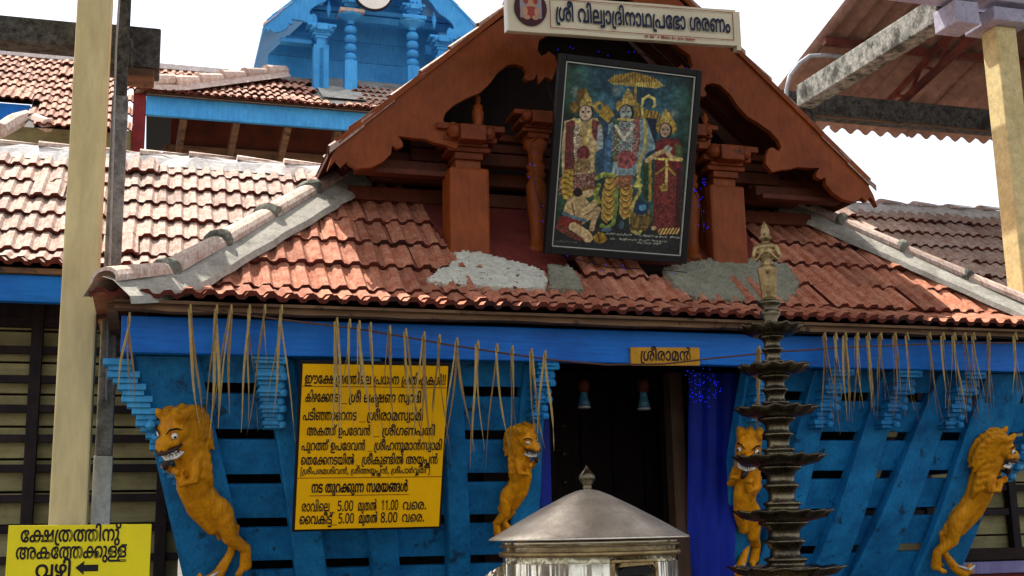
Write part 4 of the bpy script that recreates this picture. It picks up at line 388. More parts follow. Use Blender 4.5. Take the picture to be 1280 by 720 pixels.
119:[[731,566,1,775,566,0,856,557,0,930,537,0,961,519,1,984,509,1,1074,463,0,1159,310,0,1159,221,1,1159,112,0,1055,-12,0,957,-12,1,894,-12,0,805,41,0,759,144,0,759,217,1,759,275,0,795,374,0,860,462,0,902,501,1,929,530,1,958,556,0,1002,616,0,1002,651,1,1002,678,0,966,720,0,924,720,1,902,720,0,862,714,0,849,709,1,830,778,1,847,783,0,905,792,0,938,792,1,998,792,0,1063,749,0,1089,691,0,1089,668,1,1089,616,0,1036,534,0,990,491,1,969,464,1,927,429,0,873,348,0,847,261,0,847,215,1,847,154,0,878,85,0,929,58,0,958,58,1,1013,58,0,1070,137,0,1070,215,1,1070,271,0,1037,365,0,971,438,0,919,461,1,902,468,1,867,481,0,781,494,0,730,494,1,684,494,0,595,481,0,554,464,1,535,456,1,471,426,0,391,312,0,391,221,1,391,157,0,424,86,0,477,58,0,507,58,1,538,58,0,591,85,0,623,156,0,623,221,1,623,277,0,585,377,0,519,453,0,475,473,1,454,483,1,431,491,0,387,497,0,359,497,1,284,497,0,181,438,0,128,337,0,128,273,1,128,221,0,158,139,0,213,77,0,250,54,1,200,-9,1,157,16,0,84,95,0,39,206,0,39,277,1,39,339,0,80,444,0,160,522,0,276,566,0,351,566,1,400,566,0,483,547,0,524,524,1,549,503,1,619,463,0,711,315,0,711,219,1,711,148,0,664,44,0,573,-12,0,507,-12,1,442,-12,0,350,44,0,303,148,0,303,219,1,303,284,0,343,388,0,415,469,0,462,498,1,488,513,1,541,542,0,659,566,0]],
120:[[783,792,1,843,792,0,909,749,0,935,691,0,935,668,1,935,616,0,882,534,0,835,491,1,815,464,1,773,429,0,719,348,0,693,261,0,693,215,1,693,154,0,724,86,0,775,58,0,804,58,1,860,58,0,916,138,0,916,215,1,916,254,0,899,330,0,864,398,0,812,454,0,776,473,1,759,483,0,708,495,0,682,495,1,645,495,0,580,476,0,559,459,1,523,431,0,492,332,0,492,263,1,492,246,1,492,197,0,481,126,0,458,73,0,439,51,1,413,21,0,335,-12,0,278,-12,1,205,-12,0,97,53,0,39,177,0,39,263,1,39,331,0,74,438,0,144,527,0,194,566,1,248,504,1,213,480,0,158,412,0,127,322,0,127,265,1,127,203,0,163,111,0,230,60,0,274,60,1,316,60,0,363,85,0,377,106,1,394,132,0,404,222,0,404,265,1,404,280,1,404,367,0,448,473,0,488,507,1,526,539,0,620,566,0,677,566,1,715,566,0,785,549,0,815,535,1,835,525,1,890,493,0,966,396,0,1005,281,0,1005,220,1,1005,112,0,902,-12,0,804,-12,1,740,-12,0,651,41,0,605,144,0,605,217,1,605,275,0,641,374,0,706,462,0,748,501,1,777,532,1,806,558,0,848,616,0,848,651,1,848,678,0,813,720,0,770,720,1,748,720,0,708,714,0,695,709,1,676,778,1,693,783,0,751,792,0]],
}
RUNS={
'banner':([(162,0),(56,244),(66,1284),(3,1512),(55,1821),(65,2779),(52,3007),(161,3866),(64,4094),(162,4598),(40,4842),(65,5483),(42,5711),(64,6622),(39,7126),(162,8022),(44,8266),(72,9162),(47,9757),(64,10411),(3,10915),(56,11224),(50,12264),(37,13000),(6,14368)],14821),
'door':([(162,0),(56,244),(66,1284),(50,1512),(64,2248),(48,2752),(117,3475)],4537),
'l1':([(12,0),(72,1745),(167,2340),(162,4036),(38,4280),(196,5294),(65,7053),(71,7281),(52,7996),(3,8855),(162,9164),(44,9408),(41,10304),(64,11215),(42,11719),(3,12630),(162,12939),(44,13183),(38,14079),(65,15093),(57,15321),(34,15715,-330,0.55),(23,16470),(120,17508),(267,18552),(267,18821)],19090),
'l2a':([(23,0),(65,1038),(54,1266),(72,1920),(163,2515),(42,4021),(33,4932)],5495),
'l2b':([(162,0),(56,244),(66,1284),(3,1512),(52,1821),(167,2680),(48,3329,-330,0.55),(37,4376),(3,5744),(58,6053),(161,7276),(64,7504),(48,8008),(65,8731)],8959),
'l3a':([(44,0),(33,896),(65,1459),(183,1687),(64,3878),(71,4382),(51,5097),(42,5771),(33,6682)],7245),
'l3b':([(162,0),(56,244),(66,1284),(50,1512),(64,2248),(48,2752),(58,3475),(161,4698),(64,4926),(48,5430),(65,6153)],6381),
'l4a':([(9,0),(23,1495),(196,2533),(77,4292),(3,4292),(13,4601),(44,5293),(72,6189),(40,6784),(55,7425),(117,8383)],9445),
'l4b':([(162,0),(56,244),(66,1284),(25,1512),(37,2409),(44,3777),(38,4673),(65,5687)],5915),
'l5a':([(44,0),(67,896),(51,1228),(196,1902),(77,3661),(3,3661),(13,3970),(44,4662),(72,5558),(40,6153),(55,6794),(117,7752)],8814),
'l5b':([(162,0),(56,244),(66,1284),(59,1512),(42,2702),(68,3613),(48,3945),(64,4668),(117,5172),(58,6234),(161,7457),(64,7685),(48,8189),(65,8912)],9140),
'l6a':([(71,0),(38,715),(72,1729),(163,2324),(42,3830),(33,4741),(49,5304),(65,6339),(119,6567)],7765),
'l6b':([(162,0),(56,244),(66,1284),(23,1512),(67,2550),(191,2882),(65,4344),(119,4572),(3,5770),(9,6079),(219,7574),(208,8609),(117,9505)],10567),
'l7':([(296,0),(162,318),(56,562),(66,1602),(44,1830),(50,2726),(48,3462),(56,4185),(65,5225),(55,5453),(117,6411),(276,7473),(3,7723),(162,8032),(56,8276),(66,9316),(9,9544),(219,11039),(208,12074),(117,12970),(276,14032),(3,14282),(162,14591),(56,14835),(66,15875),(44,16103),(64,16999),(118,17503),(225,18239),(38,19197),(65,20211),(3,20439),(298,20748)],21071),
'l8':([(42,0),(33,911),(3,1474),(38,1783),(67,2797),(51,3129),(163,3803),(67,5309),(203,5641),(3,6898),(58,7207),(48,8430),(49,9153),(175,10188),(120,11749)],12793),
'l9a':([(50,0),(64,736),(55,1240),(65,2198),(71,2426),(52,3141)],4000),
'l9b':([(285,0),(278,572),(280,840),(280,1412)],1984),
'l9c':([(48,0),(67,723),(38,1055),(119,2069)],3267),
'l9d':([(281,0),(281,572),(278,1144),(280,1412),(280,1984)],2556),
'l9e':([(55,0),(71,958),(50,1673),(278,2409)],2677),
'l10a':([(73,0),(55,1430),(23,2388),(66,3426),(184,3654),(77,4217)],4217),
'l10d':([(288,0),(278,572),(280,840),(280,1412)],1984),
's1':([(72,0),(167,595),(162,2291),(38,2535),(196,3549),(65,5308),(42,5536),(67,6447),(77,6779)],6779),
's2':([(9,0),(23,1495),(72,2533),(196,3128),(163,4887),(67,6393),(223,6725)],8156),
's3':([(55,0),(54,958),(65,1612)],1840),
}
# ------------------------------------------------------------------ lettering
def glyph_loops(g):
    out = []
    for cs in GLYPHS[g]:
        pts = [tuple(cs[i:i+3]) for i in range(0, len(cs), 3)]
        # quadratic outline -> short segments
        full = []
        n = len(pts)
        for i in range(n):
            p = pts[i]; q = pts[(i+1) % n]; full.append(p)
            if not p[2] and not q[2]: full.append(((p[0]+q[0])/2, (p[1]+q[1])/2, 1))
        while not full[0][2]: full = full[1:]+full[:1]
        n = len(full); loop = []; i = 0
        while i < n:
            p = full[i]; q = full[(i+1) % n]; loop.append((p[0], p[1]))
            if not q[2]:
                r_ = full[(i+2) % n]
                for t in (.34, .67):
                    loop.append(((1-t)**2*p[0]+2*t*(1-t)*q[0]+t*t*r_[0], (1-t)**2*p[1]+2*t*(1-t)*q[1]+t*t*r_[1]))
                i += 2
            else: i += 1
        out.append(loop)
    return out
GCACHE = {}
def glyph_mesh(g, bold):
    """one glyph in font units, slightly thickened"""
    if (g, bold) in GCACHE: return GCACHE[(g, bold)]
    cu = bpy.data.curves.new('glyph', 'CURVE'); cu.dimensions = '2D'; cu.fill_mode = 'BOTH'
    for loop in glyph_loops(g):
        sp = cu.splines.new('POLY'); sp.points.add(len(loop)-1); sp.use_cyclic_u = True
        for p, (a, b) in zip(sp.points, loop): p.co = (a/1000, b/1000, 0, 1)
    cu.extrude = .01
    o = bpy.data.objects.new('glyph', cu); COL.objects.link(o)
    dg = bpy.context.evaluated_depsgraph_get(); me = bpy.data.meshes.new_from_object(o.evaluated_get(dg))
    bpy.data.objects.remove(o)
    vs_ = [tuple(v.co) for v in me.vertices]; fs_ = [tuple(p.vertices) for p in me.polygons]; bpy.data.meshes.remove(me)
    for loop in glyph_loops(g):                       # brush-width band along the outline
        pts = [Vector((a/1000, b/1000)) for a, b in loop]
        pts = [p for i, p in enumerate(pts) if (p-pts[i-1]).length > .002]; n_ = len(pts); o_ = len(vs_)
        for i in range(n_):
            d0 = (pts[i]-pts[i-1]).normalized(); d1 = (pts[(i+1) % n_]-pts[i]).normalized(); t_ = d0+d1
            t_ = t_.normalized() if t_.length > .2 else d1
            nn_ = Vector((-t_.y, t_.x))*(bold/1000)/max(.6, t_.dot(d1))
            vs_ += [(pts[i].x+nn_.x, pts[i].y+nn_.y, .0075), (pts[i].x-nn_.x, pts[i].y-nn_.y, .0075)]
        fs_ += [(o_+2*i, o_+2*i+1, o_+2*((i+1) % n_)+1, o_+2*((i+1) % n_)) for i in range(n_)]
    r_ = (vs_, fs_)
    GCACHE[(g, bold)] = r_; return r_
def text(key, x, z, w, h, mat, parent, M, bold=6, name='lettering', depth=.003):
    """letters of run `key`, baseline at (x,z) in the sign's plane, w wide, h = height of the letter body"""
    run, adv = RUNS[key]; sx = w/adv*1000; sz = h/.54; mb = MB()
    for n_, it in enumerate(run):
        g, gx = it[0], it[1]; gy, gs = (it[2], it[3]) if len(it) > 2 else (0, 1)
        if not GLYPHS[g]: continue
        vs, fs = glyph_mesh(g, bold); dj = .0002*(n_ % 3)
        mb.add([(x+(v[0]*gs+gx/1000)*sx, -depth/2-dj-v[2]*depth/2/.01, z+(v[1]*gs+gy/1000)*sz) for v in vs], fs, mat, M)
    o = mb.build(name); keep0(o, parent); return o
def keep0(o, parent):
    """geometry is in world coordinates; parent sits at its own location"""
    o.parent = parent; o.location = -Vector(parent.location)
def plane_matrix(tl, tr, bl):
    """sign plane frame: x along tl->tr, z up from bl->tl, y away from the viewer; origin at bl"""
    tl, tr, bl = Vector(tl), Vector(tr), Vector(bl)
    x = (tr-tl).normalized(); z = (tl-bl); z = (z-x*z.dot(x)).normalized(); y = z.cross(x)
    Mx = Matrix((x, y, z)).transposed().to_4x4(); Mx.translation = bl
    return Mx, (tr-tl).length, (tl-bl).length

# ------------------------------------------------------------------ ground
g = MB(); n = 24
vs = []; fs = []
for i in range(n+1):
    for j in range(n+1):
        x = (i/n-.5); y = (j/n-.5)
        x = math.copysign(abs(x*2)**2.2, x)*400; y = math.copysign(abs(y*2)**2.2, y)*400
        vs.append((x, y+6, 0))
for i in range(n):
    for j in range(n): fs.append((i*(n+1)+j, (i+1)*(n+1)+j, (i+1)*(n+1)+j+1, i*(n+1)+j+1))
g.add(vs, fs, GROUND); o = g.build('ground'); o['kind'] = 'structure'

# ------------------------------------------------------------------ roof tiles
def tile_mesh(name, top, raw, wdt=.235, L=.40, hump=.026, th=.026):
    xs = [0, .08, .16, .33, .42, .50, .58, .66, .83, .92, 1.0]
    hs = [.0, .05, .85, 1, .1, 0, .05, .85, 1, .1, 0]
    mb = MB(); vs = []
    for yy, dz in ((0, 0), (L, 0)):
        for x, h in zip(xs, hs): vs.append(((x-.5)*wdt*1.03, yy, h*hump+th+dz))
    for x, h in zip(xs, hs): vs.append(((x-.5)*wdt*1.03, .004, h*hump*.9))
    n = len(xs)
    mb.add(vs, [(i, i+1, n+i+1, n+i) for i in range(n-1)], top)
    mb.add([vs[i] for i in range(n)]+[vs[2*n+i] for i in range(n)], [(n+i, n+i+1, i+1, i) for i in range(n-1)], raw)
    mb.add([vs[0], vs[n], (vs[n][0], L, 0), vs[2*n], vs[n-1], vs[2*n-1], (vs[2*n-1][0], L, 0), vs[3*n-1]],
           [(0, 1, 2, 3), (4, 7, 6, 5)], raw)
    return mb
def lay_tiles(proto, root, rows, keepf, limit=300, pitch=.232, x0=0, seed=1, stuffname='roof_tile', xr=None, rank=None):
    """rows: list of (Y_front, Z_front, slope_rad) ; keepf(row, x) tells where tiles lie"""
    rnd = random.Random(seed); spots = []
    for r_, (Y, Z, a) in enumerate(rows):
        off = pitch/2 if r_ % 2 else 0
        k0 = int(math.floor((xr[0]-x0)/pitch)); k1 = int(math.ceil((xr[1]-x0)/pitch))
        for k in range(k0, k1):
            x = x0+k*pitch+off
            if keepf(r_, x): spots.append((r_, x, Y, Z, a))
    if rank: spots.sort(key=rank)
    me = proto.mesh('roof_tile'); rest = MB()
    for i, (r_, x, Y, Z, a) in enumerate(spots):
        T = (Matrix.Translation((x+rnd.uniform(-.004, .004), Y+rnd.uniform(-.014, .014)-(.05 if rnd.random() < .06 else 0), Z+rnd.uniform(-.002, .005)))
             @ Matrix.Rotation(a-R(5.0)+R(rnd.uniform(-.8, .8)), 4, 'X') @ Matrix.Rotation(R(rnd.uniform(-1.3, 1.3)), 4, 'Z')
             @ Matrix.Rotation(R(rnd.uniform(-.6, .6)), 4, 'Y'))
        if i < limit:
            o = bpy.data.objects.new('roof_tile', me); COL.objects.link(o); o.parent = root
            o.matrix_local = Matrix.Translation(-Vector(root.location)) @ T
        else:
            for k, mt in enumerate(proto.mats):
                fs = [f for f, m in zip(proto.f, proto.m) if m == k]
                rest.add(proto.v, fs, mt, T)
    if rest.v:
        o = rest.build('far_roof_tile', root, kind='stuff'); o.location = -Vector(root.location)
    return len(spots)

# ================================================================== main hall
YE, ZE = 8.55, 3.40            # eave line of the long hall
hall = thing('temple_hall', 'long temple hall with old stained clay tile roof and cobalt eave board, behind the porch', 'building', (3, YE, 0))
def P(mb, name, parent, **k):
    """build world-space geometry under a root that has a location"""
    o = mb.build(name, parent, **k); o.location = -Vector(parent.location); return o
rows = []; Y, Z = YE-.12, ZE
for i, a in enumerate([16, 26, 38, 38, 38, 38, 38, 38]):
    st = .20 if i < 1 else (.30 if i < 2 else .325)
    rows.append((Y, Z, R(a))); Y += st*math.cos(R(a)); Z += st*math.sin(R(a))
RY, RZ = Y, Z
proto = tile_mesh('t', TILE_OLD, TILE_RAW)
lay_tiles(proto, hall, rows, lambda r_, x: True, 300, .232, 0, 3, xr=(-2.0, 9.9), rank=lambda s: (abs(s[1]-3.3) < 1.4, abs(s[1]-3.3) if abs(s[1]-3.3) < 1.4 else abs(s[1]-4)))
# white lime mortar ridge with ridge tiles
mb = MB(); rnd = random.Random(5)
xs = np.arange(-2.2, 10.2, .1)
vs = []
for x in xs:
    j = rnd.uniform(-.012, .012)
    for (dy, dz) in ((-.17, -.075), (-.10, .03+j), (-.03, .085+j), (.08, .09+j), (.2, -.05)):
        vs.append((x, RY+.05+dy+rnd.uniform(-.015, .015), RZ+dz+rnd.uniform(-.008, .008)))
k = 5; fs = [(i*k+j, (i+1)*k+j, (i+1)*k+j+1, i*k+j+1) for i in range(len(xs)-1) for j in range(k-1)]
LIME = stone_mat('lime_ridge_mortar', (.55, .53, .50), (.72, .70, .68), (.42, .36, .32), 5, .9, .6)
mb.add(vs, fs, LIME); P(mb, 'ridge_mortar', hall)
rm = MB()
prof = [(math.cos(R(a))*.105, math.sin(R(a))*.07) for a in range(0, 181, 30)]
vs = [(0, p[0], p[1]+.012) for p in prof]+[(.42, p[0]*.86, p[1]*.86) for p in prof]
rm.add(vs, [(i, i+1, 8+i-1+0, 7+i) for i in range(6)]+[tuple(range(7))[::-1]], RIDGE)
rme = rm.mesh('ridge_tile')
for i in range(30):
    o = bpy.data.objects.new('ridge_tile', rme); COL.objects.link(o); o.parent = hall
    o.location = Vector((-2.2+i*.41, RY+.06, RZ+.045+rnd.uniform(-.006, .008)))-Vector(hall.location); o.rotation_euler = (0, R(rnd.uniform(-1.5, 3)), R(rnd.uniform(-1, 1)))
mb = MB(); mb.add([(-2.2, RY, RZ-.05), (10.2, RY, RZ-.05), (10.2, RY+2.6, RZ-2.1), (-2.2, RY+2.6, RZ-2.1)], [(0, 1, 2, 3)], TILE_OLD); P(mb, 'rear_slope', hall)
mb = MB()
for (q0, q1) in zip(rows, rows[1:]+[(RY, RZ, 0)]): mb.add([(-2.2, q0[0]+.02, q0[1]-.025), (10.2, q0[0]+.02, q0[1]-.025), (10.2, q1[0]+.02, q1[1]-.025), (-2.2, q1[0]+.02, q1[1]-.025)], [(0, 1, 2, 3)], DARKWOOD)
P(mb, 'roof_boarding', hall)
mb = MB(); mb.box(-2.2, 10.2, YE-.1, YE-.04, ZE-.05, ZE-.012, WOOD); P(mb, 'eave_batten', hall)
mb = MB(); mb.box(-2.2, 10.2, YE-.06, YE+.02, ZE-.235, ZE-.052, COBALT); P(mb, 'eave_board', hall, bevel=.006)
for i in range(26):
    mb = MB(); x = -2+i*.47; mb.beam((x, YE+.03, ZE-.14), (x, YE+.9, ZE+.42), .07, .10, DARKWOOD); P(mb, 'rafter', hall)
# wall planks and grille
YW = 9.15
for sx0, sx1 in ((-2.2, .25), (6.0, 10.2)):
    z = .55; i = 0
    while z < 3.35:
        mb = MB(); mb.box(sx0, sx1, YW+.05, YW+.09, z+.008, z+.222, CREAMWALL); P(mb, 'wall_plank', hall, bevel=.004); z += .23
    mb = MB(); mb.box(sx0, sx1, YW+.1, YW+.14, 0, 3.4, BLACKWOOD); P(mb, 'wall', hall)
    for z in np.arange(.62, 3.4, .21):
        if sx0 > 0 and z < 1.5: continue
        mb = MB(); mb.box(sx0, sx1, YW-.025, YW+.02, z-.025, z+.03, GRILLE); P(mb, 'grille_bar', hall, bevel=.004)
    for x in ((-1.72, -.78, .12) if sx0 < 0 else (6.55, 7.42, 8.3, 9.2)):
        mb = MB(); mb.box(x-.04, x+.04, YW-.045, YW+.03, .5, 3.3, GRILLE); P(mb, 'grille_post', hall, bevel=.005)
mb = MB(); mb.box(-2.2, 10.2, YW-.02, YW+.06, 3.1, 3.38, GRILLE); P(mb, 'wall_plate', hall)
mb = MB(); mb.box(6.0, 10.2, YW-.12, YW+.1, 1.26, 1.36, DARKWOOD); P(mb, 'wall_sill_beam', hall, bevel=.005)
for q0, q1 in ((6.02, 10.2), (-2.2, .2)):
    mb = MB(); mb.box(q0, q1, YW-.2, YW+.1, 1.15, 1.25, LILAC); P(mb, 'lilac_ledge', hall, bevel=.008)
    mb = MB(); mb.box(q0, q1, YW-.16, YW+.1, 0, 1.145, PLINTH); P(mb, 'plinth', hall)

# ================================================================== porch
CX = 3.15; XL, XR = -.22, 6.52; YP, ZP = 6.92, 2.90
porch = thing('temple_porch', 'blue timber entrance porch with red tile hip roof and carved orange gable', 'building', (CX, 7.6, 0))
rows = []; Y, Z = YP-.10, ZP
for i, (a, st) in enumerate([(14, .17), (24, .26)]+[(41, .325)]*6):
    rows.append((Y, Z, R(a))); Y += st*math.cos(R(a)); Z += st*math.sin(R(a))
def roofz(y):
    for i in range(len(rows)-1):
        if y < rows[i+1][0]: break
    else: i = len(rows)-2
    Y0, Z0, a = rows[i]; return Z0+(y-Y0)*math.tan(a)
def hipx(y): return XL+(y-YP)*1.0
def keepf(r_, x):
    y = rows[r_][0]+.12
    if x < hipx(y)-.02 or x > (2*CX-hipx(y))+.02: return False
    if r_ <= 2: return True
    if r_ == 3: return x < 2.02-.0 or 2.75 < x < 3.35 or x > 4.2
    if r_ == 4: return x < 1.92 or x > 4.3
    return x < 1.86 or x > 4.4
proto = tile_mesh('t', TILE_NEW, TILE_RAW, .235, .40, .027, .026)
nn = lay_tiles(proto, porch, rows, keepf, 300, .232, .02, 11, xr=(-.6, 7))
# roof underboarding and red cement centre
mb = MB(); yb = rows[-1][0]+.3; zb = roofz(yb)
n = len(rows)
for i in range(n):
    Y0, Z0, a = rows[i]; Y1, Z1 = (rows[i+1][0], rows[i+1][1]) if i < n-1 else (yb, zb)
    e0 = max(hipx(Y0), XL); e1 = hipx(Y1)
    mb.add([(e0, Y0, Z0-.03), (2*CX-e0, Y0, Z0-.03), (2*CX-e1, Y1, Z1-.03), (e1, Y1, Z1-.03)], [(0, 1, 2, 3)], DARKWOOD)
P(mb, 'roof_boarding', porch)
def roof_patch(name, poly, mat, lift, th=.012, seed=0, rag=0):
    """slab lying on the front slope, outline given as (x, y)"""
    rnd = random.Random(seed); g_ = .017; xs = [p[0] for p in poly]; ys = [p[1] for p in poly]; idx = {}; vs = []; fs = []
    def inside(x, y):
        r_ = False
        for k in range(len(poly)):
            (xa, ya), (xb, yb_) = poly[k], poly[(k+1) % len(poly)]
            if (ya > y) != (yb_ > y) and x < (xb-xa)*(y-ya)/(yb_-ya)+xa: r_ = not r_
        return r_
    nx_, ny_ = int((max(xs)-min(xs))/g_)+2, int((max(ys)-min(ys))/g_)+2
    def vert(i, j):
        if (i, j) not in idx:
            x = min(xs)+i*g_; y = min(ys)+j*g_
            idx[(i, j)] = len(vs)
            w_ = .004*math.sin(x*2*math.pi/.116)+.004*math.sin(x*9+y*17)
            vs.append((x+rnd.uniform(-.25, .25)*g_*(rag > 0), y+rnd.uniform(-.25, .25)*g_*(rag > 0), roofz(y)+lift+th+(w_ if rag else 0)+rnd.uniform(-.0015, .0015)))
        return idx[(i, j)]
    for i in range(nx_):
        for j in range(ny_):
            if inside(min(xs)+(i+.5)*g_+rnd.uniform(-rag, rag), min(ys)+(j+.5)*g_+rnd.uniform(-rag, rag)): fs.append((vert(i, j), vert(i+1, j), vert(i+1, j+1), vert(i, j+1)))
    mb = MB(); mb.add(vs, fs, mat); o = P(mb, name, porch); sm_ = o.modifiers.new('thickness', 'SOLIDIFY'); sm_.thickness = .045; sm_.offset = -1
    return o
y2, y3, y4 = rows[2][0], rows[3][0], rows[4][0]
roof_patch('red_cement_slope', [(1.95, y3+.02), (2.72, y3+.02), (2.72, 8.35), (1.78, 8.35)], REDCEM, .03)
roof_patch('red_cement_slope', [(2.74, y4-.05), (4.25, y4-.05), (4.45, 8.35), (2.74, 8.35)], REDCEM, .025)
def roofpt(px, py):
    y = 7.4
    for _ in range(30):
        p = at(px, py, y); y += (p.z-.06-roofz(y))*.6
        y = min(max(y, 6.8), 8.6)
    return (at(px, py, y).x, y)
roof_patch('pale_cement_patch', [roofpt(*p) for p in ((533, 354), (548, 338), (572, 326), (568, 316), (600, 316), (655, 330), (676, 338), (686, 352), (680, 361), (640, 359), (590, 358))], PATCHC, .055, seed=3, rag=.004)
roof_patch('grey_cement_patch', [roofpt(*p) for p in ((684, 330), (712, 333), (726, 350), (729, 362), (688, 361))], PATCHD, .05, seed=4, rag=.004)
roof_patch('grey_cement_patch', [roofpt(*p) for p in ((830, 336), (862, 327), (900, 322), (948, 324), (984, 331), (998, 352), (990, 372), (955, 377), (900, 373), (868, 371), (848, 360))], PATCHD, .05, seed=5, rag=.005)
# hip ridges: grey mortar bed + clay ridge tiles + dark mortar joints
for side in (-1, 1):
    def X(x): return x if side < 0 else 2*CX-x
    mb = MB(); vs = []; m = 26; rnd = random.Random(8+side)
    for i in range(m):
        t = -.05+i/(m-1)*1.61; x = XL+t; y = YP+t; z = roofz(y)+.06
        q = rnd.uniform(-.01, .01)
        for (dx, dy, dz) in ((-.10, .10, -.05), (-.05, .05, .03), (.0, -.0, .05), (.06, -.06, .02), (.155+q, -.155, -.085), (.165+q, -.165, -.13)):
            vs.append((X(x+dx), y+dy, z+dz))
    k = 6; fs = [(i*k+j, i*k+j+1, (i+1)*k+j+1, (i+1)*k+j) for i in range(m-1) for j in range(k-1)]
    if side > 0: fs = [f[::-1] for f in fs]
    mb.add(vs, fs, MORTAR); o = P(mb, 'hip_mortar', porch, smooth=False)
    for i in range(5):
        t0 = -.04+i*.32; t1 = t0+.335; mb = MB(); vs = []
        for t, sc in ((t0, 1.06), (t1, .9)):
            x = XL+t; y = YP+t; z = roofz(y)+.085
            for a in range(-10, 191, 25):
                c = math.cos(R(a))*.105*sc; s_ = math.sin(R(a))*.075*sc
                vs.append((X(x-c*.707), y+c*.707, z+s_))
            for a in range(-10, 191, 25):
                c = math.cos(R(a))*.085*sc; s_ = math.sin(R(a))*.055*sc
                vs.append((X(x-c*.707), y+c*.707, z+s_))
        fs = [(j, j+1, 18+j+1, 18+j) for j in range(8)]+[(j, j+9, j+10, j+1) for j in range(8)]
        if side < 0: fs = [f[::-1] for f in fs]
        mb.add(vs, fs, RIDGE); P(mb, 'ridge_tile', porch, smooth=False)
        if i:
            c = Vector((X(XL+t0), YP+t0, roofz(YP+t0)+.10)); mb = MB()
            bm = bmesh.new(); bmesh.ops.create_icosphere(bm, subdivisions=2, radius=1)
            rr = random.Random(i*3+side)
            Mx = Matrix.Translation(c) @ Matrix.Rotation(R(-45 if side < 0 else 45)*-1, 4, 'Z') @ Matrix.Diagonal((.055, .125, .078, 1))
            mb.add([tuple(Vector(v.co)*(1+rr.uniform(-.12, .12))) for v in bm.verts], [tuple(v.index for v in f.verts) for f in bm.faces], MORTAR_D, Mx); bm.free()
            P(mb, 'mortar_joint', porch)
    # top boulder of mortar where the hip meets the gable
    mb = MB(); bm = bmesh.new(); bmesh.ops.create_icosphere(bm, subdivisions=3, radius=1); rr = random.Random(side)
    Mx = Matrix.Translation((X(1.37), 8.48, 4.28)) @ Matrix.Diagonal((.15, .17, .13, 1))
    mb.add([tuple(Vector(v.co)*(1+rr.uniform(-.07, .07))) for v in bm.verts], [tuple(v.index for v in f.verts) for f in bm.faces], MORTAR_D, Mx); bm.free()
    P(mb, 'hip_end_mortar', porch)
    # hidden return slope, roughly tiled
    mb = MB(); pts = []
    for i in range(n):
        Y0, Z0, a = rows[i]; x = X(XL+(Y0-YP))
        pts.append((x, Y0, Z0+.03)); pts.append((x, YE+.3 if i < 3 else YE+.3+(i-3)*.27, Z0+.03))
    fs = [(2*i, 2*i+1, 2*i+3, 2*i+2) for i in range(n-1)]
    mb.add(pts, fs if side < 0 else [f[::-1] for f in fs], TILE_NEW); P(mb, 'return_slope', porch)
# eave: rough wooden fascia, cobalt beam
mb = MB(); xs = np.linspace(XL+.02, 2*CX-XL-.02, 46); vs = []; rnd = random.Random(2)
for x in xs:
    d = rnd.uniform(-.007, .007)
    for yy, zz in ((YP-.07, ZP-.005), (YP-.07, ZP-.062+d), (YP+.02, ZP-.062+d), (YP+.02, ZP-.005)): vs.append((x, yy+d, zz))
fs = [(i*4+j, i*4+(j+1) % 4, (i+1)*4+(j+1) % 4, (i+1)*4+j) for i in range(len(xs)-1) for j in range(4)]
mb.add(vs, [f[::-1] for f in fs], WOOD); P(mb, 'eave_batten', porch)
mb = MB(); mb.box(XL+.06, 2*CX-XL-.06, YP+.05, YP+.13, ZP-.285, ZP-.075, COBALT); P(mb, 'eave_beam', porch, bevel=.006)
for s_ in (-1, 1):
    mb = MB(); x = XL+.06 if s_ < 0 else 2*CX-XL-.14
    mb.box(x, x+.08, YP+.132, YE, ZP-.285, ZP-.075, COBALT); P(mb, 'side_beam', porch, bevel=.006)
    mb = MB(); x = XL-.02 if s_ < 0 else 2*CX-XL-.04
    mb.box(x, x+.06, YP+.03, YE, ZP-.06, ZP-.01, WOOD); P(mb, 'side_batten', porch)
for i in range(13):
    x = .1+i*.508; mb = MB(); t_ = min(1, max(.2, (min(x-XL, 2*CX-XL-x)-.1)/1.4)); mb.beam((x, YP+.14, ZP-.14), (x, YP+.14+1.24*t_, ZP-.14+.96*t_), .06, .09, DARKWOOD); P(mb, 'rafter', porch)
# leaning slatted wall
ZT, ZB = 2.62, 1.18; YT, YB = 7.20, 8.02      # top and bottom of the leaning plane
def lean(z): return YT+(ZT-z)*(YB-YT)/(ZT-ZB)
slope = math.atan2(YB-YT, ZT-ZB)
DX0, DX1 = 2.42, 3.76           # door opening
def slat(x0, x1, z0, z1, mat, name='wall_slat', push=0):
    mb = MB(); y0, y1 = lean(z0)+push, lean(z1)+push; t = .03
    vs = [(x0[0], y0, z0), (x1[0], y0, z0), (x1[1], y1, z1), (x0[1], y1, z1)]
    vs += [(a, b+t, c+.012) for a, b, c in vs]
    mb.add(vs, [(0, 1, 2, 3), (7, 6, 5, 4), (0, 4, 5, 1), (1, 5, 6, 2), (2, 6, 7, 3), (3, 7, 4, 0)], mat)
    return P(mb, name, porch, bevel=.004)
def cornerx(z): return XL+.1+(lean(z)-YT)*1.0
step = .262; z = ZB
k = 0
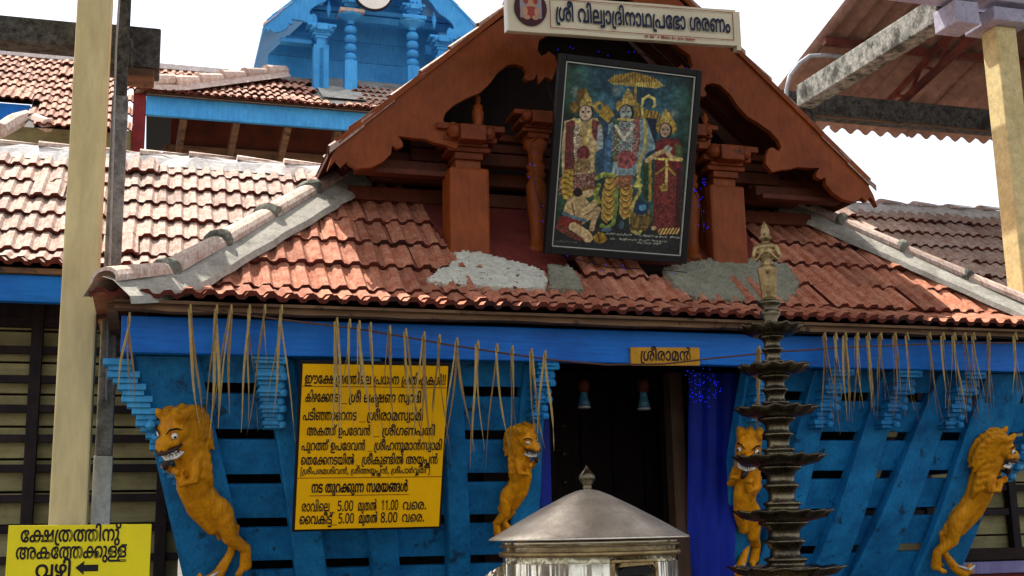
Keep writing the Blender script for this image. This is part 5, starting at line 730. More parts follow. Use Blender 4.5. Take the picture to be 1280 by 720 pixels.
while z < ZT-.02:
    z0, z1 = z, min(z+step-.062, ZT+.02)
    slat((cornerx(z0), cornerx(z1)), (DX0-.05, DX0-.05), z0, z1, BLUE)
    slat((DX1+.25, DX1+.25), (2*CX-cornerx(z0), 2*CX-cornerx(z1)), z0, z1, BLUE)
    # side return slats
    for s_ in (-1, 1):
        mb = MB(); X = (lambda x: x) if s_ < 0 else (lambda x: 2*CX-x)
        a0, a1 = X(cornerx(z0)), X(cornerx(z1)); th = .03*(-s_)
        vs = [(a0, lean(z0), z0), (a0, YE+.5, z0), (a1, YE+.5, z1), (a1, lean(z1), z1)]
        vs += [(x+th, y, zz) for x, y, zz in vs]
        fs = [(0, 1, 2, 3), (7, 6, 5, 4), (0, 4, 5, 1), (1, 5, 6, 2), (2, 6, 7, 3), (3, 7, 4, 0)]
        mb.add(vs, fs, BLUE); P(mb, 'side_slat', porch)
    z += step
# interior shade put into near-black wood: boarded back wall, floor, lintel
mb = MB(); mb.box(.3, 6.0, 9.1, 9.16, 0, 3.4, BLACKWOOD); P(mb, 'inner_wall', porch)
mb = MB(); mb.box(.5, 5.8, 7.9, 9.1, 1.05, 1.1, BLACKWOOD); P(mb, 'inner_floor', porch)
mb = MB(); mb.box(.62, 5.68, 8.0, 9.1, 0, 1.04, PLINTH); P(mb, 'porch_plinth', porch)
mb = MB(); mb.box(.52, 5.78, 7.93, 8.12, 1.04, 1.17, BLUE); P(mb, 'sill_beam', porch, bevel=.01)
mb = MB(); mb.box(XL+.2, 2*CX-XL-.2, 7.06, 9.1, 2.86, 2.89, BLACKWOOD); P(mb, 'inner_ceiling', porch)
for (px, zt) in ((2.45, 2.62), (3.60, 2.62)): pass
# door posts
p0, p1 = at(841, 560, 7.66), at(857, 560, 7.66)
mb = MB(); mb.box(p0.x, p1.x, 7.66, 7.78, 1.1, 2.66, POSTWOOD); P(mb, 'door_post', porch, bevel=.006)
p2 = at(690, 560, 7.66)
mb = MB(); mb.box(p2.x-.09, p2.x-.01, 7.66, 7.78, 1.1, 2.66, NAVY); P(mb, 'door_post', porch, bevel=.006)
# inner shrine wall dimly seen through the doorway: boards, door frame and studs
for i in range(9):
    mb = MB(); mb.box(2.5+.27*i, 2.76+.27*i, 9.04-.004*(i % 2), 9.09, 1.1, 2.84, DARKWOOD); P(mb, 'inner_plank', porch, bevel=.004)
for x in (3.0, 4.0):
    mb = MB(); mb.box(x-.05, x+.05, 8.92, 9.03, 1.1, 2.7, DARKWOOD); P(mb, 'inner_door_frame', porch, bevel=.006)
    for k_ in range(6):
        mb = MB(); mb.lathe([(.001, -.03), (.02, -.02), (.024, 0)], BRASS, (0, 0, 0), 10, Matrix.Translation((x+.16, 9.03, 1.3+.22*k_)) @ Matrix.Rotation(R(-90), 4, 'X')); P(mb, 'brass_stud', porch, smooth=True)
# ribs (leaning struts)
def rib(xt, xb, wt, wb, mat=BLUE, bulge=.05, proud=.06, name='strut', zt=ZT, zb=ZB-.03, depth=.12):
    mb = MB(); vs = []; n_ = 14
    for i in range(n_+1):
        t = i/n_; z_ = zt+(zb-zt)*t
        x = xt+(xb-xt)*t; wd = wt+(wb-wt)*t
        yy = lean(z_)-proud-bulge*math.sin(math.pi*t)+.02*math.sin(2*math.pi*t)
        for dx, dy in ((-.5, depth), (-.5, .012), (-.44, 0), (.44, 0), (.5, .012), (.5, depth)):
            vs.append((x+dx*wd, yy+dy, z_))
    fs = [(i*6+j, i*6+(j+1) % 6, (i+1)*6+(j+1) % 6, (i+1)*6+j) for i in range(n_) for j in range(6)]
    fs += [(5, 4, 3, 2, 1, 0), tuple(n_*6+j for j in range(6))]
    mb.add(vs, fs, mat)
    return P(mb, name, porch)
def bracket(x, z0, z1, wd, lean_x=0, mat=BLUE, steps=7, dirx=0):
    wd *= .78
    """stack of carved stepped mouldings hanging under the beam"""
    mb = MB(); rnd = random.Random(int(x*100))
    for i in range(steps):
        t = i/steps; zz = z0-(z0-z1)*t; hh = (z0-z1)/steps
        y_ = lean(zz)-.16+.02*(i % 2); wv = wd*(1-.45*t)+(.022 if i % 2 == 0 else 0)
        xx = x+lean_x*t
        mb.box(xx-wv/2, xx+wv/2, y_-.05*(1-t), y_+.12, zz-hh*.55, zz, mat)
        mb.box(xx-wv/2+.012, xx+wv/2-.012, y_-.05*(1-t)+.015, y_+.12, zz-hh, zz-hh*.55, mat)
        mb.lathe([(.02, -.02), (.026, 0), (.02, .02)], mat, (xx+wv/2-.01, y_-.02, zz-hh*.6), 8)
    return P(mb, 'carved_bracket', porch, bevel=.003)
# corner planks carry the lions, the inner ones are plain struts
def lx(px, py, dz=0):
    """x where pixel ray meets the leaning plane (used once to read positions off the photograph)"""
    Yg = 7.3
    for _ in range(20):
        p = at(px, py, Yg); Yg = lean(p.z)-.06
    return p.x, p.z
rib(lx(207, 446)[0], lx(282, 722)[0], .37, .40, BLUE, .03, .07, 'corner_strut', depth=.08)
rib(lx(348, 470)[0], lx(398, 722)[0], .17, .20)
rib(lx(452, 470)[0], lx(490, 722)[0], .17, .18)
rib(lx(563, 470)[0], lx(578, 722)[0], .13, .15)
rib(lx(668, 480)[0], lx(652, 722)[0], .15, .22, BLUE, .02, .05, 'corner_strut')
rib(lx(945, 480)[0], lx(915, 722)[0], .14, .26, BLUE, .02, .05, 'corner_strut')
rib(lx(1032, 470)[0], lx(958, 722)[0], .17, .24)
rib(lx(1120, 466)[0], lx(1030, 722)[0], .18, .26)
rib(lx(1192, 466)[0], lx(1082, 722)[0], .20, .30)
rib(lx(1262, 466)[0], lx(1168, 722)[0], .36, .40, BLUE, .03, .07, 'corner_strut', depth=.08)
bracket(lx(334, 450)[0], 2.62, 2.22, .22, .06, mat=BLUE2, steps=9)
bracket(lx(452, 450)[0], 2.62, 2.24, .2, .04)
bracket(lx(676, 456)[0], 2.62, 2.28, .15, 0)
bracket(lx(950, 456)[0], 2.62, 2.28, .15, 0)
bracket(lx(1040, 456)[0], 2.62, 2.24, .2, -.05, mat=BLUE)
bracket(lx(1125, 456)[0], 2.62, 2.24, .2, -.06, mat=BLUE)
bracket(lx(1205, 456)[0], 2.62, 2.24, .2, -.06, mat=BLUE)
# stepped corner carving at far left and right
for s_ in (-1, 1):
    mb = MB()
    for i in range(11):
        t = i/11; zz = 2.60-.066*i; yy = lean(zz)+.02; xx = XL+.09+(lean(zz)-YT)*1.0
        if s_ > 0: xx = 2*CX-xx
        wv = .15-.004*i+(.02 if i % 2 else 0)
        mb.box(xx-wv*.9 if s_ < 0 else xx-.03, xx+.03 if s_ < 0 else xx+wv*.9, yy-.12, yy+.02, zz-.036, zz, BLUE2)
        mb.box(xx-wv*.7 if s_ < 0 else xx-.02, xx+.02 if s_ < 0 else xx+wv*.7, yy-.10, yy+.015, zz-.066, zz-.036, BLUE2)
        if i > 4:
            mb.lathe([(.012, -.03), (.032, -.012), (.032, .012), (.012, .03)], BLUE2, (xx-.05 if s_ < 0 else xx+.05, yy-.13, zz-.03), 8)
    P(mb, 'stepped_corner_carving', porch, bevel=.003)
# deep blue curtain boards right of the door
mb = MB(); vs = []; a0, a1 = at(858, 560, 7.6).x, at(925, 690, 7.6).x; b1 = at(940, 480, 7.3).x; n_ = 24
for i in range(n_+1):
    t = i/n_; y_ = .009*math.sin(i*.8)+.003*math.sin(i*2.7)
    vs += [(a0+(a1-a0)*t, 7.72+y_, 1.1), (a0+(b1-a0)*t, 7.50+y_*.6, 2.64)]
mb.add(vs, [(2*i, 2*i+2, 2*i+3, 2*i+1) for i in range(n_)], NAVY); P(mb, 'blue_curtain', porch, smooth=True)
# ================================================================== gables (orange one on the porch, blue one on the tower)
LB = [(415, 205), (409, 213), (414, 197), (422, 183), (432, 170), (436, 158), (452, 147), (500, 112), (560, 70), (640, 14), (700, -33), (778, -94),
      (778, -40), (740, 2), (705, 34), (688, 42), (674, 50), (672, 62), (677, 70), (683, 67), (686, 64), (694, 70), (697, 80), (694, 90), (690, 100), (682, 96),
      (674, 104), (671, 92), (668, 99), (660, 101), (655, 97), (658, 90), (655, 84), (645, 80), (635, 81), (622, 91), (612, 105), (600, 116), (585, 122), (568, 131), (557, 141), (554, 150), (558, 156), (566, 152), (572, 154), (577, 163), (579, 176),
      (570, 186), (556, 181), (542, 178), (533, 174), (512, 172), (498, 170), (503, 177), (504, 183), (497, 186), (490, 182), (489, 192), (479, 202), (465, 209), (447, 211), (438, 206), (434, 202), (427, 208), (420, 200)]
GY = 7.6
lbp = [(lambda p: (p.x, p.z))(at(a, b, GY)) for a, b in LB]
APX = 3.15; APZ = 5.98
lbp = [(min(x, APX), z) for x, z in lbp]
def shape_gable(root, T, ymat, depth, back, dark, rooftile=None, roof_back=2.0):
    """T maps (x,z) of the porch gable to this gable's (x,z); y0 front plane in T"""
    fx, y0, S = T
    poly = [fx(x, z) for x, z in lbp]
    cxm = fx(APX, 0)[0]
    for s_ in (-1, 1):
        pl = poly if s_ < 0 else [(2*cxm-x, z) for x, z in poly][::-1]
        mb = MB(); mb.prism(pl, y0, y0+.05*S, ymat); P(mb, 'barge_board', root, bevel=.004)
        # raised moulding on the barge board: outer edge strip
        f0 = fx(1.13, 4.14); f1 = fx(APX, APZ-.02)
        if s_ > 0: f0 = (2*cxm-f0[0], f0[1])
        mb = MB(); mb.beam((f0[0], y0-.012*S, f0[1]), (f1[0], y0-.012*S, f1[1]), .02*S, .035*S, ymat, Vector((0, 0, 1))); P(mb, 'barge_moulding', root)
        # soffit board running back under the tiles
        mb = MB(); a = fx(1.08, 4.02); b = fx(APX, APZ+.0)
        if s_ > 0: a = (2*cxm-a[0], a[1])
        for th, mt in ((0, dark),):
            vs = [(a[0], y0+.055*S, a[1]+.03*S), (b[0], y0+.055*S, b[1]), (b[0], y0+roof_back, b[1]), (a[0], y0+roof_back, a[1]+.03*S)]
            vs += [(x, y, z_+.03*S) for x, y, z_ in vs]
            fs = [(0, 1, 2, 3), (7, 6, 5, 4), (0, 4, 5, 1), (1, 5, 6, 2), (2, 6, 7, 3), (3, 7, 4, 0)]
            mb.add(vs, fs if s_ > 0 else [f[::-1] for f in fs], mt)
        P(mb, 'gable_roof_board', root)
        # verge tiles
        L = math.dist(a, b); nt_ = max(5, int(L/.28)); rnd = random.Random(4)
        for i in range(nt_):
            mb = MB(); t0, t1 = i/nt_, (i+1.12)/nt_
            p0 = Vector((a[0]+(b[0]-a[0])*t0, 0, a[1]+.065*S+(b[1]-a[1])*t0)); p1 = Vector((a[0]+(b[0]-a[0])*t1, 0, a[1]+.05*S+(b[1]-a[1])*t1))
            if t1 > 1: p1 = p0+(p1-p0)*((1-t0)/(t1-t0))
            vs = []
            for p in (p0, p1):
                for yy, dz in ((-.02, 0), (.06, .03), (.12, .0), (.24, .0), (.30, .03), (.36, .0), (roof_back/S, 0)):
                    vs.append((p.x, y0+yy*S+rnd.uniform(-.006, .006), p.z+dz*S+(.02*S if p is p0 else 0)))
                vs.append((p.x, y0-.02*S, p.z-.03*S))
            fs = [(j, j+1, 8+j+1, 8+j) for j in range(6)]+[(0, 8, 15, 7)]
            mb.add(vs, fs, rooftile or TILE_OLD); P(mb, 'verge_tile', root)
def Tp(x, z): return (x, z)
shape_gable(porch, (Tp, GY, 1.0), ORANGE, .05, None, REDWOOD, TILE_OLD, 2.6)
def turned(mb, x, y, z0, z1, r_, mat, rings=(.12, .3, .36, .9)):
    H = z1-z0
    pr = [(r_*1.25, 0), (r_*1.25, .05*H), (r_*.9, .07*H), (r_*.8, .2*H), (r_*1.15, .45*H), (r_*1.2, .6*H), (r_*.8, .66*H), (r_*1.1, .68*H), (r_*1.1, .71*H),
          (r_*.85, .73*H), (r_*1.1, .75*H), (r_*1.1, .78*H), (r_*.85, .80*H), (r_*.9, .9*H), (r_*1.4, .95*H), (r_*1.4, H)]
    mb.lathe(pr, mat, (x, y, z0), 16)
def capital(mb, x, y, z, S, mat, side=0):
    """stepped plank capital: stacked boards growing outward"""
    for i, (wd, h) in enumerate(((.20, .05), (.30, .035), (.26, .03), (.38, .04), (.34, .03), (.48, .045))):
        wd *= S; h *= S
        mb.box(x-wd/2, x+wd/2, y-.11*S-.014*S*i, y+.11*S, z, z+h*.96, mat); z += h
    # notched scroll ends
    mb.box(x-.09*S, x+.09*S, y-.24*S, y+.1*S, z-.13*S, z-.02*S, mat)
    mb.lathe([(.03*S, -.05*S), (.05*S, -.02*S), (.05*S, .02*S), (.03*S, .05*S)], mat, (x-.12*S, y-.18*S, z-.06*S), 10)
    mb.lathe([(.03*S, -.05*S), (.05*S, -.02*S), (.05*S, .02*S), (.03*S, .05*S)], mat, (x+.12*S, y-.18*S, z-.06*S), 10)
    return z
def pendant(mb, x, y, z, S, mat):
    mb.lathe([(.003, -.30*S), (.03*S, -.2*S), (.055*S, -.08*S), (.05*S, -.07*S), (.055*S, -.05*S), (.04*S, -.03*S), (.045*S, 0), (.02*S, .02*S), (.03*S, .06*S), (.005, .12*S)], mat, (x, y, z), 8)
for x in (2.05, 2*CX-2.05-.28+.10):
    pass
for x in (2.045, 3.99):
    pz = roofz(7.62)
    mb = MB(); mb.box(x-.14, x+.14, 7.62, 7.86, pz-.05, 4.04, ORANGE); P(mb, 'gable_post', porch, bevel=.018)
    mb = MB(); mb.box(x-.09, x+.09, 7.66, 7.82, 4.04, 4.14, ORANGE); zt = capital(mb, x, 7.74, 4.10, 1.0, CAPW); P(mb, 'post_capital', porch, bevel=.006)
    mb = MB(); pendant(mb, x+(.09 if x < 3 else -.10), 7.72, 4.52, .85, ORANGE); P(mb, 'pendant', porch, smooth=True)
for x in (2.56, 3.74):
    mb = MB(); turned(mb, x, 7.74, roofz(7.74)-.02, 4.30, .062, ORANGE); P(mb, 'turned_post', porch, smooth=True)
    mb = MB(); capital(mb, x, 7.74, 4.30, .8, CAPW); P(mb, 'post_capital', porch, bevel=.005)
# cross planks between capitals, carved edge
for i, (z0, z1, dy) in enumerate(((4.16, 4.25, 0), (4.27, 4.33, .03), (4.35, 4.40, .0))):
    mb = MB(); mb.box(1.7, 4.6, 7.92+dy, 8.0+dy, z0, z1, REDWOOD); P(mb, 'cross_plank', porch, bevel=.006)
for s_ in (-1, 1):
    for i in range(3):
        mb = MB(); xa, xb = 1.28+.06*i, 1.95
        if s_ > 0: xa, xb = 2*CX-xb, 2*CX-xa
        mb.box(xa, xb, 7.75+.1*i, 7.85+.1*i, 4.0+.05*i, 4.04+.09*i, REDWOOD); P(mb, 'side_bracket_board', porch, bevel=.006)
# pediment back wall & wall plates
mb = MB(); mb.prism([(1.25, 4.02), (5.05, 4.02), (CX, 5.85)], 8.40, 8.44, DARKWOOD); P(mb, 'pediment_wall', porch)
mb = MB(); mb.box(1.3, 5.0, 8.16, 8.34, 3.92, 4.02, REDWOOD); P(mb, 'wall_plate', porch, bevel=.006)
mb = MB(); mb.box(1.45, 4.85, 8.10, 8.2, 4.06, 4.16, REDWOOD); P(mb, 'wall_plate', porch, bevel=.006)
mb = MB(); mb.beam((CX, 7.7, 5.78), (CX, 9.9, 5.78), .1, .14, REDWOOD); P(mb, 'ridge_beam', porch)
for i in range(3):
    for s_ in (-1, 1):
        mb = MB(); xo = 1.9; yy = 7.9+.16*i
        mb.beam((CX+s_*xo, yy, 4.12), (CX+s_*.05, yy, 5.72), .05, .07, REDWOOD, Vector((0, 1, 0))); P(mb, 'gable_rafter', porch)
# ================================================================== blue tower behind, and a second hall roof
YT2 = 16.5
tower = thing('shrine_tower', 'sky blue carved gable tower with tiled skirt roof behind the long hall', 'tower', (3.41, YT2, 0))
ez = at(183, 115, YT2-.1).z; fz0 = at(183, 119, YT2).z; fz1 = at(183, 143, YT2).z
TX0 = at(183, 118, YT2).x; TX1 = 2*3.41-TX0
rows2 = []; Y, Z = YT2-.12, ez
for i, (a, st) in enumerate([(16, .2), (24, .28), (31, .32), (31, .32), (31, .32), (31, .32), (31, .32), (31, .32)]):
    rows2.append((Y, Z, R(a))); Y += st*math.cos(R(a)); Z += st*math.sin(R(a))
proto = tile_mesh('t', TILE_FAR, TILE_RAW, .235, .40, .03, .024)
def keep2(r_, x):
    y = rows2[r_][0]; h = TX0+(y-YT2)*1.0
    if x < h or x > 6.9-h: return False
    if r_ >= 3: return x < 2.32 or 3.0 < x < 3.95 or x > 4.5
    if r_ == 2: return x < 2.34 or x > 2.62
    return True
lay_tiles(proto, tower, rows2, keep2, 170, .232, 0, 21, xr=(-.4, 7.2), rank=lambda s: s[1])
def rz2(y): 
    for i in range(len(rows2)-1):
        if y < rows2[i+1][0]: break
    Y0, Z0, a = rows2[i]; return Z0+(y-Y0)*math.tan(a)
mb = MB(); n = len(rows2)
for i in range(n):
    Y0, Z0, a = rows2[i]; Y1, Z1 = (rows2[i+1][0], rows2[i+1][1]) if i < n-1 else (18.9, rz2(18.9))
    mb.add([(TX0, Y0, Z0-.03), (TX1, Y0, Z0-.03), (TX1, Y1, Z1-.03), (TX0+(Y1-Y0)*0, Y1, Z1-.03)], [(0, 1, 2, 3)], MORTAR)
P(mb, 'roof_mortar_bed', tower)
mb = MB(); mb.add([(2.36, 17.35, rz2(17.35)+.02), (4.55, 17.35, rz2(17.35)+.02), (4.55, 18.8, rz2(18.8)+.03), (2.36, 18.8, rz2(18.8)+.03)], [(0, 1, 2, 3)], MORTAR); P(mb, 'cement_apron', tower)
mb = MB(); vs = []
for i in range(18):
    t = i/17; y = YT2-.1+t*1.9; x = TX0-.05+t*2.1; z = rz2(y)+.10+.05*t; j = random.uniform(-.02, .02)
    for dx, dz in ((-.16, -.12), (-.09, .02), (0, .05+j), (.09, .0), (.16, -.09)): vs.append((x+dx*.7, y-dx*.7, z+dz))
mb.add(vs, [(i*5+j, i*5+j+1, (i+1)*5+j+1, (i+1)*5+j) for i in range(17) for j in range(4)], RIDGE); P(mb, 'hip_ridge', tower)
for i in range(6):
    t0 = i/6; mb = MB(); y = YT2-.05+t0*1.9; x = TX0+t0*2.1; z = rz2(y)+.16+.05*t0
    mb.tube([(x, y, z+.0), (x+.33, y+.3, z+.16)], [.105, .08], RIDGE, 10); P(mb, 'ridge_tile', tower)
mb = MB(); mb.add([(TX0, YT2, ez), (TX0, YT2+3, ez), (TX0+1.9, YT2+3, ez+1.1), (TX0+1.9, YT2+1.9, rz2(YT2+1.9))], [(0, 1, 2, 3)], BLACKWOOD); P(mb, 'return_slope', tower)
mb = MB(); mb.box(TX0, TX1, YT2, YT2+.08, fz1, fz0, TBLUE); P(mb, 'eave_board', tower, bevel=.01)
mb = MB(); mb.box(TX0, TX1, YT2-.04, YT2+.04, fz0+.002, fz0+.05, WOOD); P(mb, 'eave_batten', tower)
zb0, zb1 = fz1-.42, fz1+.1
mb = MB(); mb.box(TX0+.35, TX1-.35, YT2+.9, YT2+.98, zb0-.6, zb1+.2, REDWOOD); P(mb, 'timber_wall', tower)
mb = MB(); mb.box(TX0+.25, TX1-.25, YT2+.75, YT2+.88, fz1-.28, fz1-.16, WOOD); P(mb, 'wall_plate', tower, bevel=.01)
mb = MB(); mb.box(TX0-.17, TX0-.003, YT2+.0, YT2+.6, fz1-.6, fz0+.02, PLINTH); P(mb, 'corner_post', tower, bevel=.01)
for i in range(9):
    x = TX0+.45+i*.72; mb = MB()
    mb.beam((x, YT2+.85, fz1-.42), (x+.06, YT2+.08, fz1+.02), .09, .12, WOOD); P(mb, 'eave_strut', tower)
def Tt(x, z): return (3.41+(x-3.15)*.917, 9.38+(z-3.99)*.995)
# gable built in porch coordinates then moved back to the tower
shape_gable(tower, (Tt, 18.0, .95), TBLUE, .05, None, TBLUE, RIDGE, 2.4)
mb = MB(); a = Tt(1.25, 3.95); b = Tt(5.05, 3.95); c = Tt(3.15, 5.9)
for i in range(7):
    z0 = a[1]-.35+i*.36; z1 = z0+.352
    def half(z): return (3.41-a[0])*min(1, max(.02, (c[1]-z)/(c[1]-a[1])))
    m_ = MB(); m_.add([(3.41-half(z0), 18.9, z0), (3.41+half(z0), 18.9, z0), (3.41+half(z1), 18.9, z1), (3.41-half(z1), 18.9, z1),
                       (3.41-half(z0), 18.94, z0), (3.41+half(z0), 18.94, z0), (3.41+half(z1), 18.94, z1), (3.41-half(z1), 18.94, z1)],
                      [(0, 1, 2, 3), (4, 7, 6, 5), (3, 2, 6, 7), (0, 4, 5, 1)], TBLUE)
    P(m_, 'pediment_plank', tower)
mb = MB(); mb.box(1.95, 4.9, 18.5, 18.62, 9.9, 10.02, TBLUE); mb.box(1.95, 4.9, 18.48, 18.64, 10.04, 10.12, TBLUE); P(mb, 'cross_beam', tower, bevel=.01)
for s_ in (-1, 1):
    for i in range(4):
        mb = MB(); xa = 3.41+s_*(1.62-.1*i); mb.box(min(xa, xa-s_*.5), max(xa, xa-s_*.5), 18.15+.12*i, 18.3+.12*i, 9.28+.055*i, 9.35+.09*i, TBLUE); P(mb, 'side_bracket_board', tower, bevel=.008)
for x in (2.42, 4.40):
    pz = rz2(18)-.02
    mb = MB(); mb.box(x-.12, x+.12, 17.98, 18.2, pz, 9.22, TBLUE); mb.box(x-.025, x+.025, 17.965, 17.98, pz+.02, 9.16, BLUE); P(mb, 'gable_post', tower, bevel=.015)
    mb = MB(); mb.box(x-.07, x+.07, 18.02, 18.16, 9.22, 9.36, TBLUE); capital(mb, x, 18.1, 9.34, .95, TBLUE); P(mb, 'post_capital', tower, bevel=.006)
    mb = MB(); pendant(mb, x+(.12 if x < 3.4 else -.12), 18.1, 9.95, .8, TBLUE); P(mb, 'pendant', tower, smooth=True)
for x in (2.90, 3.92):
    pz = rz2(18)-.02; mb = MB()
    mb.box(x-.10, x+.10, 18.02, 18.22, pz, 9.02, TBLUE, taper=.0)
    mb.lathe([(.10, 0), (.05, .05)], TBLUE, (x, 18.12, 9.02), 10); P(mb, 'post_base', tower, bevel=.012)
    mb = MB()
    for i in range(4):
        z = 9.10+i*.155
        mb.lathe([(.045, -.07), (.085, -.05), (.105, 0), (.085, .05), (.045, .07)], TBLUE, (x, 18.12, z), 14)
    P(mb, 'turned_baluster', tower, smooth=True)
    mb = MB(); mb.lathe([(.05, 0), (.07, .05), (.2, .12), (.22, .15)], TBLUE, (x, 18.12, 9.66), 8); mb.box(x-.2, x+.2, 17.93, 18.3, 9.812, 9.87, RIDGE if x < 3.4 else TBLUE)
    capital(mb, x, 18.12, 9.90, .8, TBLUE); P(mb, 'post_capital', tower, bevel=.005)
mb = MB(); c = at(466, -9, 17.93)
Mx = Matrix.Translation(c) @ Matrix.Rotation(R(90), 4, 'X')
mb.lathe([(.33, 0), (.33, .03)], FRAMEB, (0, 0, 0), 32, Mx); mb.lathe([(.295, .0), (.295, .045)], WHITE, (0, 0, 0), 32, Mx)
o = P(mb, 'round_white_plaque', tower); 

far = thing('distant_hall', 'distant tiled roof with short blue eave board, far left behind the cream pillar', 'building', (0, 16.2, 0))
rows3 = []; y0_ = 15.45; z0_ = at(90, 160, y0_).z
Y, Z = y0_, z0_
for i in range(10):
    rows3.append((Y, Z, R(36))); Y += .325*math.cos(R(36)); Z += .325*math.sin(R(36))
xs_ = -1.62
def keep3(r_, x):
    if r_ < 3: return xs_ < x < -.4
    if r_ < 6: return x < -.36
    return x < .95
yr = min(i for i in range(10) if rows3[i][1] > at(50, 84, rows3[i][0]).z) if any(rows3[i][1] > at(50, 84, rows3[i][0]).z for i in range(10)) else 9
rows3 = rows3[:yr+1]
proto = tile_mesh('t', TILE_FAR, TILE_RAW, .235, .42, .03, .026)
lay_tiles(proto, far, rows3, keep3, 180, .232, 0, 31, xr=(-2.7, 2.2), rank=lambda s: s[1])
Yr, Zr = rows3[-1][0]+.27, rows3[-1][1]+.2
mb = MB(); mb.box(-3, 1.0, Yr-.1, Yr+.1, Zr-.03, Zr+.05, LIME); P(mb, 'ridge_mortar', far)
mb = MB(); mb.add([(xs_, rows3[0][0], rows3[0][1]-.03), (-.6, rows3[0][0], rows3[0][1]-.03), (-.6, Yr, Zr-.04), (xs_, Yr, Zr-.04)], [(0, 1, 2, 3)], DARKWOOD)
mb.add([(-3, rows3[3][0], rows3[3][1]-.03), (xs_, rows3[3][0], rows3[3][1]-.03), (xs_, Yr, Zr-.04), (-3, Yr, Zr-.04)], [(0, 1, 2, 3)], DARKWOOD); P(mb, 'roof_boarding', far)
mb = MB(); q = rows3[3]; mb.box(-3, xs_-.02, q[0]+.02, q[0]+.1, q[1]-.26, q[1]-.03, COBALT); P(mb, 'eave_board', far, bevel=.008)
mb = MB(); mb.box(-3, -.3, rows3[0][0]+1.1, rows3[0][0]+1.2, 3, rows3[2][1], CREAMWALL); P(mb, 'wall', far)
# small clay hip in front of the blue board
mb = MB(); a = at(0, 163, 15.2); b = at(34, 146, 15.9); c = at(60, 152, 15.5)
mb.tube([a, (a+b)/2+Vector((0, 0, .02)), b], [.1, .11, .09], RIDGE, 8); P(mb, 'hip_ridge_tile', far)
mb = MB(); mb.tube([b, c+Vector((0, 0, -.05))], [.08, .09], RIDGE, 8); P(mb, 'hip_ridge_tile', far)

# ================================================================== pillars, beams, shed
pil = thing('concrete_pillar', 'tall square cream painted concrete pillar at left, behind the lemon direction sign', 'pillar', (-.40, 7.6, 0))
mb = MB(); pf = at(100, 300, 7.55)
mb.box(-.527, -.318, 7.55, 7.76, 0, 6.6, CREAM); P(mb, 'pillar_shaft', pil, bevel=.012)
post = thing('grey_post', 'slim weathered grey concrete post with whitewashed foot, right of the cream pillar', 'post', (-.25, 7.85, 0))
zsp = at(138, 570, 7.85).z
mb = MB(); mb.box(-.30, -.20, 7.80, 7.92, zsp, 4.42, POSTG); P(mb, 'post_shaft', post, bevel=.008)
mb = MB(); mb.box(-.305, -.195, 7.795, 7.925, 0, zsp-.002, POSTW); P(mb, 'whitewashed_foot', post, bevel=.006)
mb = MB(); mb.box(-.29, -.21, 7.82, 7.9, 4.42, 6.6, CONC_D); P(mb, 'upper_shaft', post, bevel=.006)
bt = at(150, 33, 7.9).z; bb = at(150, 62, 7.9).z
cb = thing('concrete_beam', 'black stained concrete cross beam end against the sky, at top left', 'beam', (-1.5, 8, bb))
mb = MB(); mb.box(-3.5, -.345, 7.94, 8.14, bb+.01, bt+.02, CONC_D); P(mb, 'beam', cb, bevel=.01)
xe = at(200, 60, 7.8).x; bb2 = at(190, 86, 7.8).z
mb = MB(); mb.box(-.34, xe+.003, 7.935, 8.2, bb2+.06, bt+.03, CONC_D); mb.box(-.30, xe-.03, 7.94, 8.18, bb2, bb2+.058, WOOD); P(mb, 'beam_end', cb, bevel=.012)
mb = MB(); mb.tube([at(149, 0, 7.74), at(145, 60, 7.74), at(143, 130, 7.74), at(139, 260, 7.74), at(136, 380, 7.74), at(133, 500, 7.74)], .007, PIPE, 6)
tag(mb.build('electric_cable'), 'thin pale cable running down between the cream pillar and grey post', 'cable')
mb = MB(); mb.tube([at(160, 40, 7.77), at(160, 47, 7.77), at(165, 52, 7.77), at(165, 84, 7.77)], .008, CONC_D, 6)
o = P(mb, 'conduit', cb)

S_ = 1.2
shed = thing('shed_roof_frame', 'open shed with mouldy concrete beams, corrugated brown roof and red truss, top right', 'shed', (6.4, 9, 0))
def sc(x, y, z): return Vector((x*S_, y*S_, 1.6+(z-1.6)*S_))
def sb(p0, p1, w_, h_, mat, name, bev=.01):
    mb = MB(); mb.beam(sc(*p0), sc(*p1), w_*S_, h_*S_, mat); return P(mb, name, shed, bevel=bev)
sb((5.16, 8.40, 5.10), (5.16, 6.52, 5.06), .15, .19, CONC, 'side_beam')
sb((4.80, 8.56, 5.09), (9.2, 8.56, 5.09), .15, .20, CONC_D, 'cross_beam')
sb((4.85, 8.485, 4.985), (9.2, 8.485, 4.985), .02, .012, WOOD, 'beam_stain_lip', 0)
sb((4.3, 6.42, 5.20), (9.2, 6.42, 5.20), .2, .26, LAV, 'near_beam')
mb = MB(); p = sc(5.16, 6.42, 5.0); mb.box(p.x-.10, p.x+.13, 7.58, 7.86, 5.53, 5.72, LAV); P(mb, 'beam_nib', shed, bevel=.01)
# the pillar under the near beam
a = at(1240, 30, 7.72); 
mb = MB(); mb.box(6.57, 6.77, 7.70, 7.89, 0, 5.60, CREAM_R); P(mb, 'yellow_pillar', shed, bevel=.012)
mb = MB(); mb.box(6.48, 6.86, 7.60, 7.98, 5.601, 5.72, LAV); P(mb, 'pillar_capital', shed, bevel=.012)
mb = MB(); mb.box(6.10, 6.30, 10.2, 10.38, 0, 5.72, CONC_D); P(mb, 'rear_post', shed, bevel=.01)
mb = MB(); mb.lathe([(.16, -.2), (.2, -.1), (.18, .0)], CONC_D, (6.2, 10.28, 5.7), 10); P(mb, 'beam_joint_haunch', shed)
